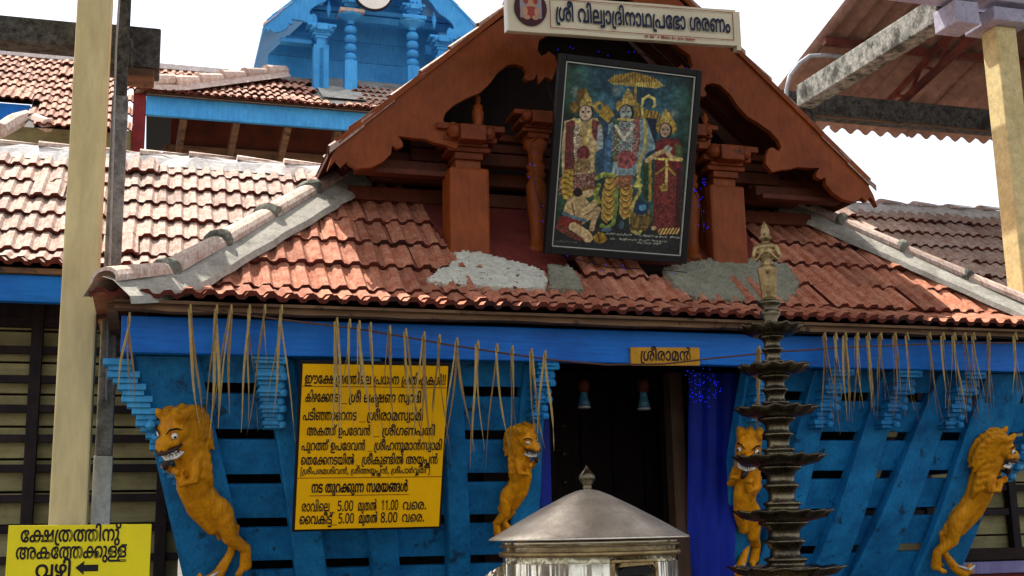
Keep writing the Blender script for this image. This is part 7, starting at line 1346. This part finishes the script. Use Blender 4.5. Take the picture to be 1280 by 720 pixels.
# coin slot on the right front
ang = math.atan2(-hy, -hx)+R(28)
Ms = Matrix.Translation((0, 0, hz-.125)) @ Matrix.Rotation(ang-math.pi/2, 4, 'Z')
Ms = Matrix.Translation((.381*math.cos(ang), .381*math.sin(ang), hz-.15)) @ Matrix.Rotation(ang+math.pi/2, 4, 'Z')
mb = MB()
mb.box(-.105, .105, -.012, .012, .05, .062, BRASS, Ms); mb.box(-.105, .105, -.012, .012, -.035, -.025, BRASS, Ms); mb.box(-.105, -.093, -.012, .012, -.0248, .0498, BRASS, Ms); mb.box(.093, .105, -.012, .012, -.0248, .0498, BRASS, Ms)
mb.build('slot_frame', hun, bevel=.003)
mb = MB(); mb.prism([(-.075, .0), (.06, .0), (.08, .018), (.06, .036), (-.06, .03), (-.075, .02)], -.016, .002, BLACKP, Ms); mb.build('coin_slot', hun)
mb = MB(); mb.prism([(-.085, .034), (.07, .042), (.09, .02), (.075, .05), (-.07, .05)], -.03, .0, BRASS, Ms); mb.build('slot_hood', hun)
# pointed handle lug, left
ang = math.atan2(-hy, -hx)-R(82)
Ms = Matrix.Translation((.375*math.cos(ang), .375*math.sin(ang), hz-.15)) @ Matrix.Rotation(ang, 4, 'Z') @ Matrix.Rotation(R(90), 4, 'Y')
mb = MB(); mb.lathe([(.034, 0), (.038, .01), (.032, .025), (.018, .052), (.003, .075)], STEEL_B, (0, 0, 0), 4, Ms); mb.build('handle_lug', hun)

# ================================================================== tall oil lamp
lx_, ly_ = 3.14, 5.6
lamp = thing('oil_lamp', 'tall dark bronze tiered oil lamp with a brass deity figure on top', 'oil lamp', (lx_, ly_, 0))
tiers = [(2.61, .175), (2.40, .196), (2.18, .223), (1.93, .247), (1.65, .261), (1.37, .305), (1.05, .33), (.7, .35), (.32, .38)]
def tier(z, r_):
    mb = MB(); n_ = 48; vs = []; rings = [(.25, -.030), (.55, -.034), (.8, -.018), (.93, .0), (1.0, .010), (.97, .016), (.88, .006), (.5, -.004), (.2, .0)]
    for rf, dz in rings:
        for k_ in range(n_):
            a = 2*math.pi*k_/n_; q = .5+.5*math.cos(a*12)
            e = (rf if rf < .6 else rf*(1-.16*(1-q**1.5)*((rf-.6)/.4)))
            vs.append((e*r_*math.cos(a), e*r_*math.sin(a), z+dz+(.010*q if rf > .85 else 0)))
    L = len(rings)
    fs = [(i*n_+k_, i*n_+(k_+1) % n_, (i+1)*n_+(k_+1) % n_, (i+1)*n_+k_) for i in range(L-1) for k_ in range(n_)]
    fs += [tuple(range(n_))[::-1], tuple(range((L-1)*n_, L*n_))]
    mb.add(vs, fs, BRONZE); return mb.build('lamp_tier', lamp, smooth=True)
for z, r_ in tiers: tier(z, r_)
for i, (z, r_) in enumerate(tiers[:-1]):
    z1 = tiers[i+1][0]; H_ = z-z1-.03; w_ = .048+.011*i
    mb = MB(); pr = []
    for t, q in ((0, 1.5), (.05, 1.55), (.1, 1.1), (.16, 1.0), (.2, 1.2), (.24, 1.2), (.28, .85), (.40, .80), (.52, .95), (.56, 1.15), (.60, 1.15), (.64, .9), (.76, .85), (.86, 1.0), (.92, 1.35), (.97, 1.4), (1, 1.2)):
        pr.append((w_*q, z1+.0+H_*t))
    mb.lathe(pr, BRONZE if i < 5 else BRASS, (0, 0, 0), 24); mb.build('lamp_stem', lamp, smooth=True)
mb = MB(); mb.lathe([(.05, 2.615), (.062, 2.625), (.05, 2.64), (.034, 2.66), (.055, 2.69), (.052, 2.71), (.034, 2.72), (.062, 2.745), (.066, 2.76), (.04, 2.772)], BRONZE, (0, 0, 0), 20); mb.build('top_knob', lamp, smooth=True)
mb = MB(); mb.lathe([(.42, 0), (.42, .04), (.30, .08), (.16, .16), (.12, .28)], BRONZE, (0, 0, 0), 40); mb.build('base', lamp, smooth=True)

def blob_mesh(name, parts, voxel, mat, smooth=6):
    """parts: list of (centre, radii, rotation) ellipsoids or ('tube', pts, radii); fused into ONE continuous surface"""
    bm = bmesh.new()
    for p in parts:
        if p[0] == 'tube':
            mb = MB(); mb.tube(p[1], p[2], mat, 10)
            base = [bm.verts.new(v) for v in mb.v]
            for f in mb.f:
                try: bm.faces.new([base[i] for i in f])
                except ValueError: pass
            for q, r_ in ((p[1][0], p[2][0] if hasattr(p[2], '__len__') else p[2]), (p[1][-1], p[2][-1] if hasattr(p[2], '__len__') else p[2])):
                bmesh.ops.create_icosphere(bm, subdivisions=2, radius=r_, matrix=Matrix.Translation(q))
        else:
            c, r_, rot = p
            bmesh.ops.create_icosphere(bm, subdivisions=3, radius=1, matrix=Matrix.Translation(c) @ rot @ Matrix.Diagonal((*r_, 1)))
    me = bpy.data.meshes.new(name); bm.to_mesh(me); bm.free(); me.materials.append(mat)
    o = bpy.data.objects.new(name, me); COL.objects.link(o)
    m = o.modifiers.new('fuse', 'REMESH'); m.mode = 'VOXEL'; m.voxel_size = voxel; m.use_smooth_shade = True
    s_ = o.modifiers.new('relax', 'SMOOTH'); s_.iterations = smooth; s_.factor = .5
    dg = bpy.context.evaluated_depsgraph_get(); me2 = bpy.data.meshes.new_from_object(o.evaluated_get(dg)); me2.name = name
    bpy.data.objects.remove(o)
    if not me2.materials: me2.materials.append(mat)
    me2.polygons.foreach_set('use_smooth', [True]*len(me2.polygons))
    return me2
I4 = Matrix.Identity(4)
def RZ_(a): return Matrix.Rotation(R(a), 4, 'Z')
def RY_(a): return Matrix.Rotation(R(a), 4, 'Y')
def RX_(a): return Matrix.Rotation(R(a), 4, 'X')
# deity figure: standing, crowned, arms bent forward, long skirt
fz = 2.765
fp = [((0, 0, fz+.30), (.040, .026, .055), I4), ((0, 0, fz+.345), (.052, .026, .03), I4), ((0, 0, fz+.24), (.032, .024, .04), I4),
      ((0, 0, fz+.20), (.046, .032, .04), I4), ('tube', [Vector((-.022, 0, fz+.20)), Vector((-.02, -.002, fz+.1)), Vector((-.02, 0, fz+.01))], [.03, .024, .017]),
      ('tube', [Vector((.022, 0, fz+.20)), Vector((.02, -.002, fz+.1)), Vector((.02, 0, fz+.01))], [.03, .024, .017]),
      ((0, .004, fz+.12), (.020, .014, .07), I4), ((0, -.012, fz+.008), (.045, .036, .012), I4),
      ('tube', [Vector((0, 0, fz+.36)), Vector((0, 0, fz+.385))], [.014, .014]), ((0, -.003, fz+.405), (.026, .028, .034), I4), ((0, -.03, fz+.40), (.006, .007, .009), I4),
      ('tube', [Vector((0, 0, fz+.425)), Vector((0, 0, fz+.455)), Vector((0, 0, fz+.485)), Vector((0, 0, fz+.505))], [.026, .024, .014, .005]),
      ((-.027, 0, fz+.40), (.006, .01, .016), I4), ((.027, 0, fz+.40), (.006, .01, .016), I4),
      ('tube', [Vector((-.052, 0, fz+.345)), Vector((-.066, -.004, fz+.28)), Vector((-.05, -.04, fz+.25)), Vector((-.02, -.055, fz+.29))], [.014, .013, .011, .009]),
      ('tube', [Vector((.052, 0, fz+.345)), Vector((.068, -.004, fz+.28)), Vector((.054, -.04, fz+.25)), Vector((.02, -.055, fz+.29))], [.014, .013, .011, .009]),
      ((0, -.058, fz+.305), (.012, .01, .022), I4)]
sc_f = .435/.505
me = blob_mesh('deity_figure', fp, .005, BRASS, 3)
for v in me.vertices: v.co = Vector((v.co.x*1.02, v.co.y, fz+(v.co.z-fz)*sc_f))
o = bpy.data.objects.new('deity_figure', me); COL.objects.link(o); o.parent = lamp; o.rotation_euler = (0, 0, R(-29))

# ================================================================== lion carvings
def lion_body(seed=0):
    """reared lion in profile: facing -x, back towards +x, y = away from the viewer; feet at 0, crown near 1.05"""
    q = []; TB = lambda pts, rr: q.append(('tube', [Vector(p) for p in pts], rr))
    q += [((-.005, 0, .90), (.085, .078, .085), I4)]                                  # skull
    q += [((-.085, -.0, .862), (.060, .052, .036), RY_(14)), ((-.128, 0, .852), (.024, .036, .024), I4)]   # muzzle, nose
    q += [((-.062, 0, .772), (.052, .042, .019), RY_(24)), ((-.01, 0, .81), (.055, .06, .055), I4)]        # lower jaw
    q += [((-.058, -.042, .925), (.03, .022, .017), RY_(-12)), ((-.058, .042, .925), (.03, .022, .017), RY_(-12))]   # brows
    q += [((-.07, -.048, .86), (.022, .018, .02), I4), ((-.07, .048, .86), (.022, .018, .02), I4)]
    q += [((-.03, -.058, .985), (.022, .018, .042), RY_(-20)), ((-.03, .058, .985), (.022, .018, .042), RY_(-20))]  # ears
    # mane: locks swept back from the face down the neck
    for k_ in range(9):
        a = k_/8*2.6-.35
        for s_, yy in ((-1, -.055), (1, .055), (0, 0)):
            cx_, cz_ = .02, .88
            p0 = Vector((cx_+.045*math.sin(a), yy, cz_+.075*math.cos(a)+.02)); p1 = Vector((cx_+.125*math.sin(a)+.01, yy*1.15, cz_+.13*math.cos(a)-.02)); p2 = p1+Vector((.012, 0, -.055))
            TB([p0, p1, p2], [.030, .024, .010])
    for k_ in range(5):
        z_ = .80-.05*k_
        for yy in (-.05, .0, .05): TB([(.05, yy, z_+.03), (.105-.004*k_, yy*1.1, z_), (.108-.004*k_, yy, z_-.05)], [.034, .026, .010])
    q += [((.05, 0, .86), (.085, .08, .10), I4), ((.045, .0, .74), (.075, .075, .12), RY_(6))]
    TB([(.02, 0, .82), (.035, 0, .66), (.04, 0, .52), (.075, 0, .40), (.12, 0, .28)], [.078, .082, .066, .068, .06])
    TB([(-.0, 0, .70), (-.025, 0, .56), (-.012, 0, .42), (.05, 0, .28)], [.05, .052, .042, .034])   # belly line
    q += [((.108, -.03, .38), (.062, .045, .10), RY_(-18)), ((.105, .03, .38), (.06, .045, .10), RY_(-18))]
    TB([(.12, -.035, .34), (.118, -.045, .22), (.185, -.04, .12), (.165, -.045, .03)], [.052, .042, .032, .034])
    TB([(.11, .035, .34), (.08, .045, .20), (.145, .045, .10), (.13, .045, .02)], [.05, .038, .03, .032])
    for k_ in range(4): q += [((.115+.012*k_, -.075+.017*k_, .012), (.024, .0085, .018), RY_(10)), ((.08+.01*k_, .025+.015*k_, .006), (.024, .0085, .016), RY_(10))]
    for s_ in (-1, 1):
        TB([(.015, s_*.058, .70), (-.0, s_*.082, .625), (-.055, s_*.07, .625), (-.072, s_*.042, .685)], [.036, .030, .024, .021])
        for k_ in range(4): TB([(-.080, s_*(.022+.0145*k_), .688), (-.097, s_*(.022+.0145*k_), .703), (-.092, s_*(.022+.0145*k_), .722)], [.0085, .008, .006])
    TB([(.17, .0, .24), (.11, -.01, .11), (.02, -.03, .03), (-.05, -.04, .005), (-.085, -.04, .04), (-.075, -.04, .075)], [.022, .022, .032, .042, .030, .012])   # tail and tuft
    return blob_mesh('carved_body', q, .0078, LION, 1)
LB_ = lion_body()
def lion(base, axis, face, flip, label, scale=1.0, out=(0, -1, 0), head=0, fat=1.0):
    """axis: direction feet->head; face: turn of the profile about the axis"""
    z = Vector(axis).normalized(); y = -Vector(out); y = (y-z*y.dot(z)).normalized(); x = y.cross(z)
    Mx_ = Matrix((x, y, z)).transposed().to_4x4() @ Matrix.Rotation(R(face), 4, 'Z')
    if flip: Mx_ = Matrix((x, y, z)).transposed().to_4x4() @ Matrix.Rotation(R(face), 4, 'Z') @ Matrix.Diagonal((-1, 1, 1, 1))
    Mx_ = Mx_ @ Matrix.Diagonal((scale, scale, scale, 1))
    root = thing('lion_carving', label, 'carved lion', base, 'yellow lion carvings on the corner struts')
    def put(mb_or_me, name, smooth=True):
        me_ = mb_or_me if isinstance(mb_or_me, bpy.types.Mesh) else mb_or_me.mesh(name, smooth)
        me_ = me_.copy() if isinstance(mb_or_me, bpy.types.Mesh) else me_
        for v in me_.vertices:                      # the head turns further than the body
            t = min(1, max(0, (v.co.z-.58)/.22)); t = t*t*(3-2*t); q_ = R(head)*t*(1 if not flip else 1)
            x_, y_ = v.co.x, v.co.y; v.co.x = (x_*math.cos(q_)-y_*math.sin(q_))*fat; v.co.y = (x_*math.sin(q_)+y_*math.cos(q_))*fat
        me_.transform(Mx_)
        if flip: me_.flip_normals()
        o_ = bpy.data.objects.new(name, me_); COL.objects.link(o_); o_.parent = root; return o_
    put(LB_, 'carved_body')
    for s_ in (-1, 1):
        mb = MB(); mb.lathe([(.001, -.004), (.014, -.002), (.017, .003), (.012, .010), (.001, .013)], WHITE, (0, 0, 0), 12, Matrix.Translation((-.074, s_*.052, .898)) @ Vector((-.62, s_*.78, .05)).to_track_quat('Z', 'Y').to_matrix().to_4x4() @ Matrix.Diagonal((1, 1, .9, 1))); 
        e_ = put(mb, 'eye')
        mb = MB(); mb.lathe([(.001, -.002), (.007, 0), (.006, .004), (.001, .006)], BLACKP, (0, 0, 0), 8, Matrix.Translation((-.0825, s_*.0625, .897)) @ Vector((-.62, s_*.78, .05)).to_track_quat('Z', 'Y').to_matrix().to_4x4())
        p_ = put(mb, 'pupil')
        mb = MB(); mb.tube([Vector((-.098, s_*.022, .915)), Vector((-.088, s_*.045, .938)), Vector((-.06, s_*.066, .934)), Vector((-.04, s_*.074, .918))], [.003, .0055, .005, .002], BLACKP, 6); put(mb, 'eyebrow')
        mb = MB(); mb.lathe([(.001, -.004), (.008, 0), (.001, .004)], BLACKP, (0, 0, 0), 8, Matrix.Translation((-.146, s_*.016, .848))); put(mb, 'nostril')
    # open mouth: dark gullet, dark red lip, white tooth rows, hanging tongue
    mb = MB(); mb.lathe([(.01, -.02), (.042, -.012), (.044, .012), (.01, .022)], SEAL, (0, 0, 0), 14, Matrix.Translation((-.078, 0, .81)) @ RY_(18) @ Matrix.Diagonal((1.15, .95, 1, 1))); put(mb, 'mouth_hollow')
    mb = MB(); mb.tube([Vector((-.045, -.058, .836)), Vector((-.10, -.050, .834)), Vector((-.140, -.024, .832)), Vector((-.146, 0, .830)), Vector((-.140, .024, .832)), Vector((-.10, .050, .834)), Vector((-.045, .058, .836))], [.006, .010, .012, .012, .012, .010, .006], SEAL, 8); put(mb, 'dark_lip')
    mb = MB()
    for i in range(11):
        a = -1.45+2.9*i/10; x_ = -.052-.066*math.cos(a); y_ = .050*math.sin(a); h_ = .024 if i in (2, 8) else .014
        mb.box(x_-.0055, x_+.0055, y_-.0052, y_+.0052, .790, .790+h_, WHITE, taper=.0012)
    for i in range(9):
        a = -1.2+2.4*i/8; x_ = -.056-.078*math.cos(a); y_ = .046*math.sin(a)
        mb.box(x_-.005, x_+.005, y_-.005, y_+.005, .812, .828, WHITE)
    put(mb, 'teeth', False)
    mb = MB(); mb.tube([Vector((-.045, -.055, .792)), Vector((-.09, -.046, .785)), Vector((-.118, 0, .782)), Vector((-.09, .046, .785)), Vector((-.045, .055, .792))], [.006, .008, .009, .008, .006], WHITE, 6); put(mb, 'pale_gum')
    mb = MB(); mb.tube([Vector((-.10, 0, .775)), Vector((-.122, 0, .755)), Vector((-.118, 0, .722))], [.018, .022, .012], SEAL, 8); put(mb, 'beard_tuft')
    mb = MB(); mb.tube([Vector((-.10, -.05, .075)), Vector((-.06, -.075, .052)), Vector((-.02, -.065, .055)), Vector((.02, -.06, .06))], [.006, .010, .008, .004], PATCHC, 6); put(mb, 'pale_claw_edge')
    return root
def lion_at(foot, head, label, face, flip, off=.13, turn=0, fat=1.0):
    """feet and head pixel on the leaning wall"""
    def onwall(px_, py_):
        Yg = 7.3
        for _ in range(25):
            p = at(px_, py_, Yg); Yg = lean(p.z)-off
        return p
    a = onwall(*foot); b = onwall(*head); 
    return lion(a, b-a, face, flip, label, (b-a).length/1.02, head=turn, fat=fat)
lion_at((268, 722), (214, 508), 'yellow carved lion with open toothed mouth, leftmost, on the blue corner plank', 6, False, .15, 34, 1.0)
lion_at((648, 672), (658, 530), 'yellow carved lion grinning beside the left edge of the doorway', -30, True, .13, 30, 1.0)
lion_at((918, 712), (938, 535), 'worn yellow carved lion partly hidden behind the bronze oil lamp', 30, False, .13, 30, 1.0)
lion_at((1192, 712), (1256, 536), 'yellow carved lion in profile on the far right corner plank, facing right', -4, True, .15, 6, 1.0)

# ================================================================== rope and dried leaf strips
rp = [(236, 386), (300, 393), (380, 403), (440, 410), (500, 420), (560, 431), (620, 440), (690, 450), (760, 456), (830, 455), (900, 447), (970, 440), (1060, 434), (1160, 430), (1290, 428)]
mb = MB(); mb.tube([at(a, b, 6.80) for a, b in rp], .006, ROPE, 6)
tag(mb.build('coir_rope'), 'thin brown coir rope sagging along the blue beam above the doorway', 'rope')
rnd = random.Random(41)
def strip_cluster(px_, ytop, ylen, n_, spread, label, dark=False, Y0=6.79):
    mb = MB(); top = at(px_, ytop, Y0)
    for i in range(n_):
        L = ylen/190.*(.90)*rnd.uniform(.72, 1.0); dx = spread*rnd.uniform(-1, 1); w_ = rnd.uniform(.004, .0085)
        pts = []; m_ = 9; ph = rnd.uniform(0, 6.28); yy = rnd.uniform(-.02, .03)
        for j in range(m_+1):
            t = j/m_
            pts.append(top+Vector((dx*t**1.2*L*.45+.014*math.sin(ph+t*4.5)*t+(.006*(i-n_/2)), yy*t+.004*math.cos(ph+4*t), -L*t)))
        vs = []; fs = []
        a0 = rnd.uniform(-.7, .7)
        for j, p in enumerate(pts):
            t = j/m_; ww = w_*(.8+.3*math.sin(math.pi*min(1, t*1.4)))*(1-.75*max(0, t-.7)/.3); an = a0+t*rnd.uniform(.6, 1.6)
            c_, s_ = math.cos(an), math.sin(an)
            vs += [p+Vector((-c_*ww, -s_*ww, 0)), p+Vector((0, -.0022, 0)), p+Vector((c_*ww, s_*ww, 0)), p+Vector((0, .0022, 0))]
        for j in range(m_):
            for k_ in range(4): fs.append((j*4+k_, j*4+(k_+1) % 4, j*4+4+(k_+1) % 4, j*4+4+k_))
        mb.add(vs, fs, STRAW_D if (dark or rnd.random() < .35) else STRAW)
    # knot over the rope
    mb.tube([top+Vector((0, .012, -.05)), top+Vector((0, .0, .012)), top+Vector((0, -.014, .02)), top+Vector((.004, -.02, -.03))], [.004, .006, .006, .004], STRAW, 6)
    o_ = mb.build('palm_leaf_strip')
    tag(o_, label, 'dried leaf', 'dried palm leaf strips hung from the rope')
def ropey(x):
    for (a, b), (c, d) in zip(rp[:-1], rp[1:]):
        if a <= x <= c: return b+(d-b)*(x-a)/(c-a)
    return rp[0][1]
PX_ = (162, 238, 271, 289, 312, 331, 352, 421, 437, 449, 463, 487, 507, 530, 549, 571, 597, 621, 640, 664, 681, 948, 1030, 1044, 1056, 1071, 1085, 1100, 1118, 1133, 1161, 1178, 1192, 1205, 1216, 1235, 1268)
def zone(x): return 0 if x < 235 else 1 if x < 375 else 2 if x < 568 else 3 if x < 700 else 4 if x < 1000 else 5 if x < 1150 else 6
near = {0: 'lone short dried strip at the far left porch corner, above the lion', 1: 'dried leaf strips between the left lion and yellow board', 2: 'dried leaf strips across the yellow board',
        3: 'dried leaf strips between yellow board and doorway', 4: 'short dried leaf strip right of the doorway, behind the oil lamp', 5: 'brown leaf strips just right of the oil lamp', 6: 'leaf strips at far right, towards the right lion'}
ords = ('first', 'second', 'third', 'fourth', 'fifth', 'sixth', 'seventh', 'eighth', 'ninth', 'tenth')
seen = {}
for x in PX_:
    z_ = zone(x); yt = (386 if x < 360 else ropey(x)-6) if x < 1000 else 420
    ln_ = rnd.uniform(145, 172) if x < 700 else rnd.uniform(112, 142)
    if x == 162: ln_ = 105; yt = 396
    n_ = rnd.choice((2, 3, 3, 4)) if x < 700 else rnd.choice((3, 4, 5))
    k_ = seen.get(z_, 0); seen[z_] = k_+1
    lb_ = near[z_] if z_ in (0, 4) else ords[k_]+' from the left of the '+near[z_]
    strip_cluster(x, yt, ln_, n_, .35 if x < 700 else .28, lb_, z_ >= 5 and rnd.random() < .5)

# ================================================================== little things
def lantern(px_, y0_, y1_, label):
    t0, t1 = at(px_, y0_, 7.75), at(px_, y1_, 7.75)
    root = thing('hanging_lantern', label, 'lantern', t1, 'glass lanterns hanging in the doorway')
    h_ = (t0-t1).z
    mb = MB(); mb.tube([Vector((0, 0, h_)), Vector((0, 0, h_+.22))], .004, BLACKP, 5); mb.build('chain', root)
    mb = MB(); mb.lathe([(.03, -.09), (.045, -.06), (.04, -.02), (.028, 0)], REDWOOD, (0, 0, h_+.07), 10); mb.build('lamp_cap', root, smooth=True)
    mb = MB(); mb.lathe([(.038, 0), (.045, .01), (.032, .06), (.026, h_-.03), (.03, h_-.02)], GLASSY, (0, 0, 0), 14); mb.build('glass_shade', root, smooth=True)
    mb = MB(); mb.lathe([(.040, -.015), (.047, -.012), (.047, .0), (.03, .002)], SILVERL, (0, 0, 0), 14); mb.build('silver_rim', root, smooth=True)
lantern(805, 487, 510, 'small blue glass lantern hanging in the dark doorway under the nameboard')
lantern(730, 487, 508, 'small blue glass lantern hanging at the left side of the dark doorway')
def fairy(name, pts, n_, label, spread, seed, Y0):
    rnd = random.Random(seed); root = thing(name, label, 'string lights', at(*pts[0], Y0))
    mb = MB(); path = [at(a, b, Y0)+Vector((0, rnd.uniform(-.02, .02), 0)) for a, b in pts]; mb.tube(path, .003, BLACKP, 5); P(mb, 'light_cable', root)
    mb = MB()
    for i in range(n_):
        j = rnd.randrange(len(pts)-1); t = rnd.random()
        p = path[j].lerp(path[j+1], t)+Vector((rnd.gauss(0, spread), rnd.uniform(-.03, .03), rnd.gauss(0, spread)))
        mb.lathe([(.001, -.0035), (.0034, 0), (.001, .0035)], LED, p, 5)
    P(mb, 'led_bulb', root, kind='stuff')
fairy('fairy_lights', [(858, 468), (870, 480), (885, 470), (898, 485), (880, 500), (866, 492), (905, 476)], 75, 'cluster of tiny blue lights at the top right of the doorway', .03, 1, 7.15)
fairy('fairy_lights', [(672, 66), (700, 150), (662, 180), (668, 235), (700, 330)], 14, 'string of sparse tiny blue lights at the left side of the framed picture', .04, 2, 7.66)
fairy('fairy_lights', [(872, 225), (880, 232), (868, 240), (876, 255), (880, 290)], 30, 'string of tiny blue lights between framed picture and right gable post', .02, 3, 7.62)
fairy('fairy_lights', [(700, 60), (760, 62), (800, 68), (860, 82)], 8, 'string of tiny blue lights between banner and framed picture top', .02, 4, 7.5)
fairy('fairy_lights', [(700, 318), (760, 334), (820, 336), (860, 340)], 10, 'string of tiny blue lights under the bottom edge of the framed picture', .012, 5, 7.42)
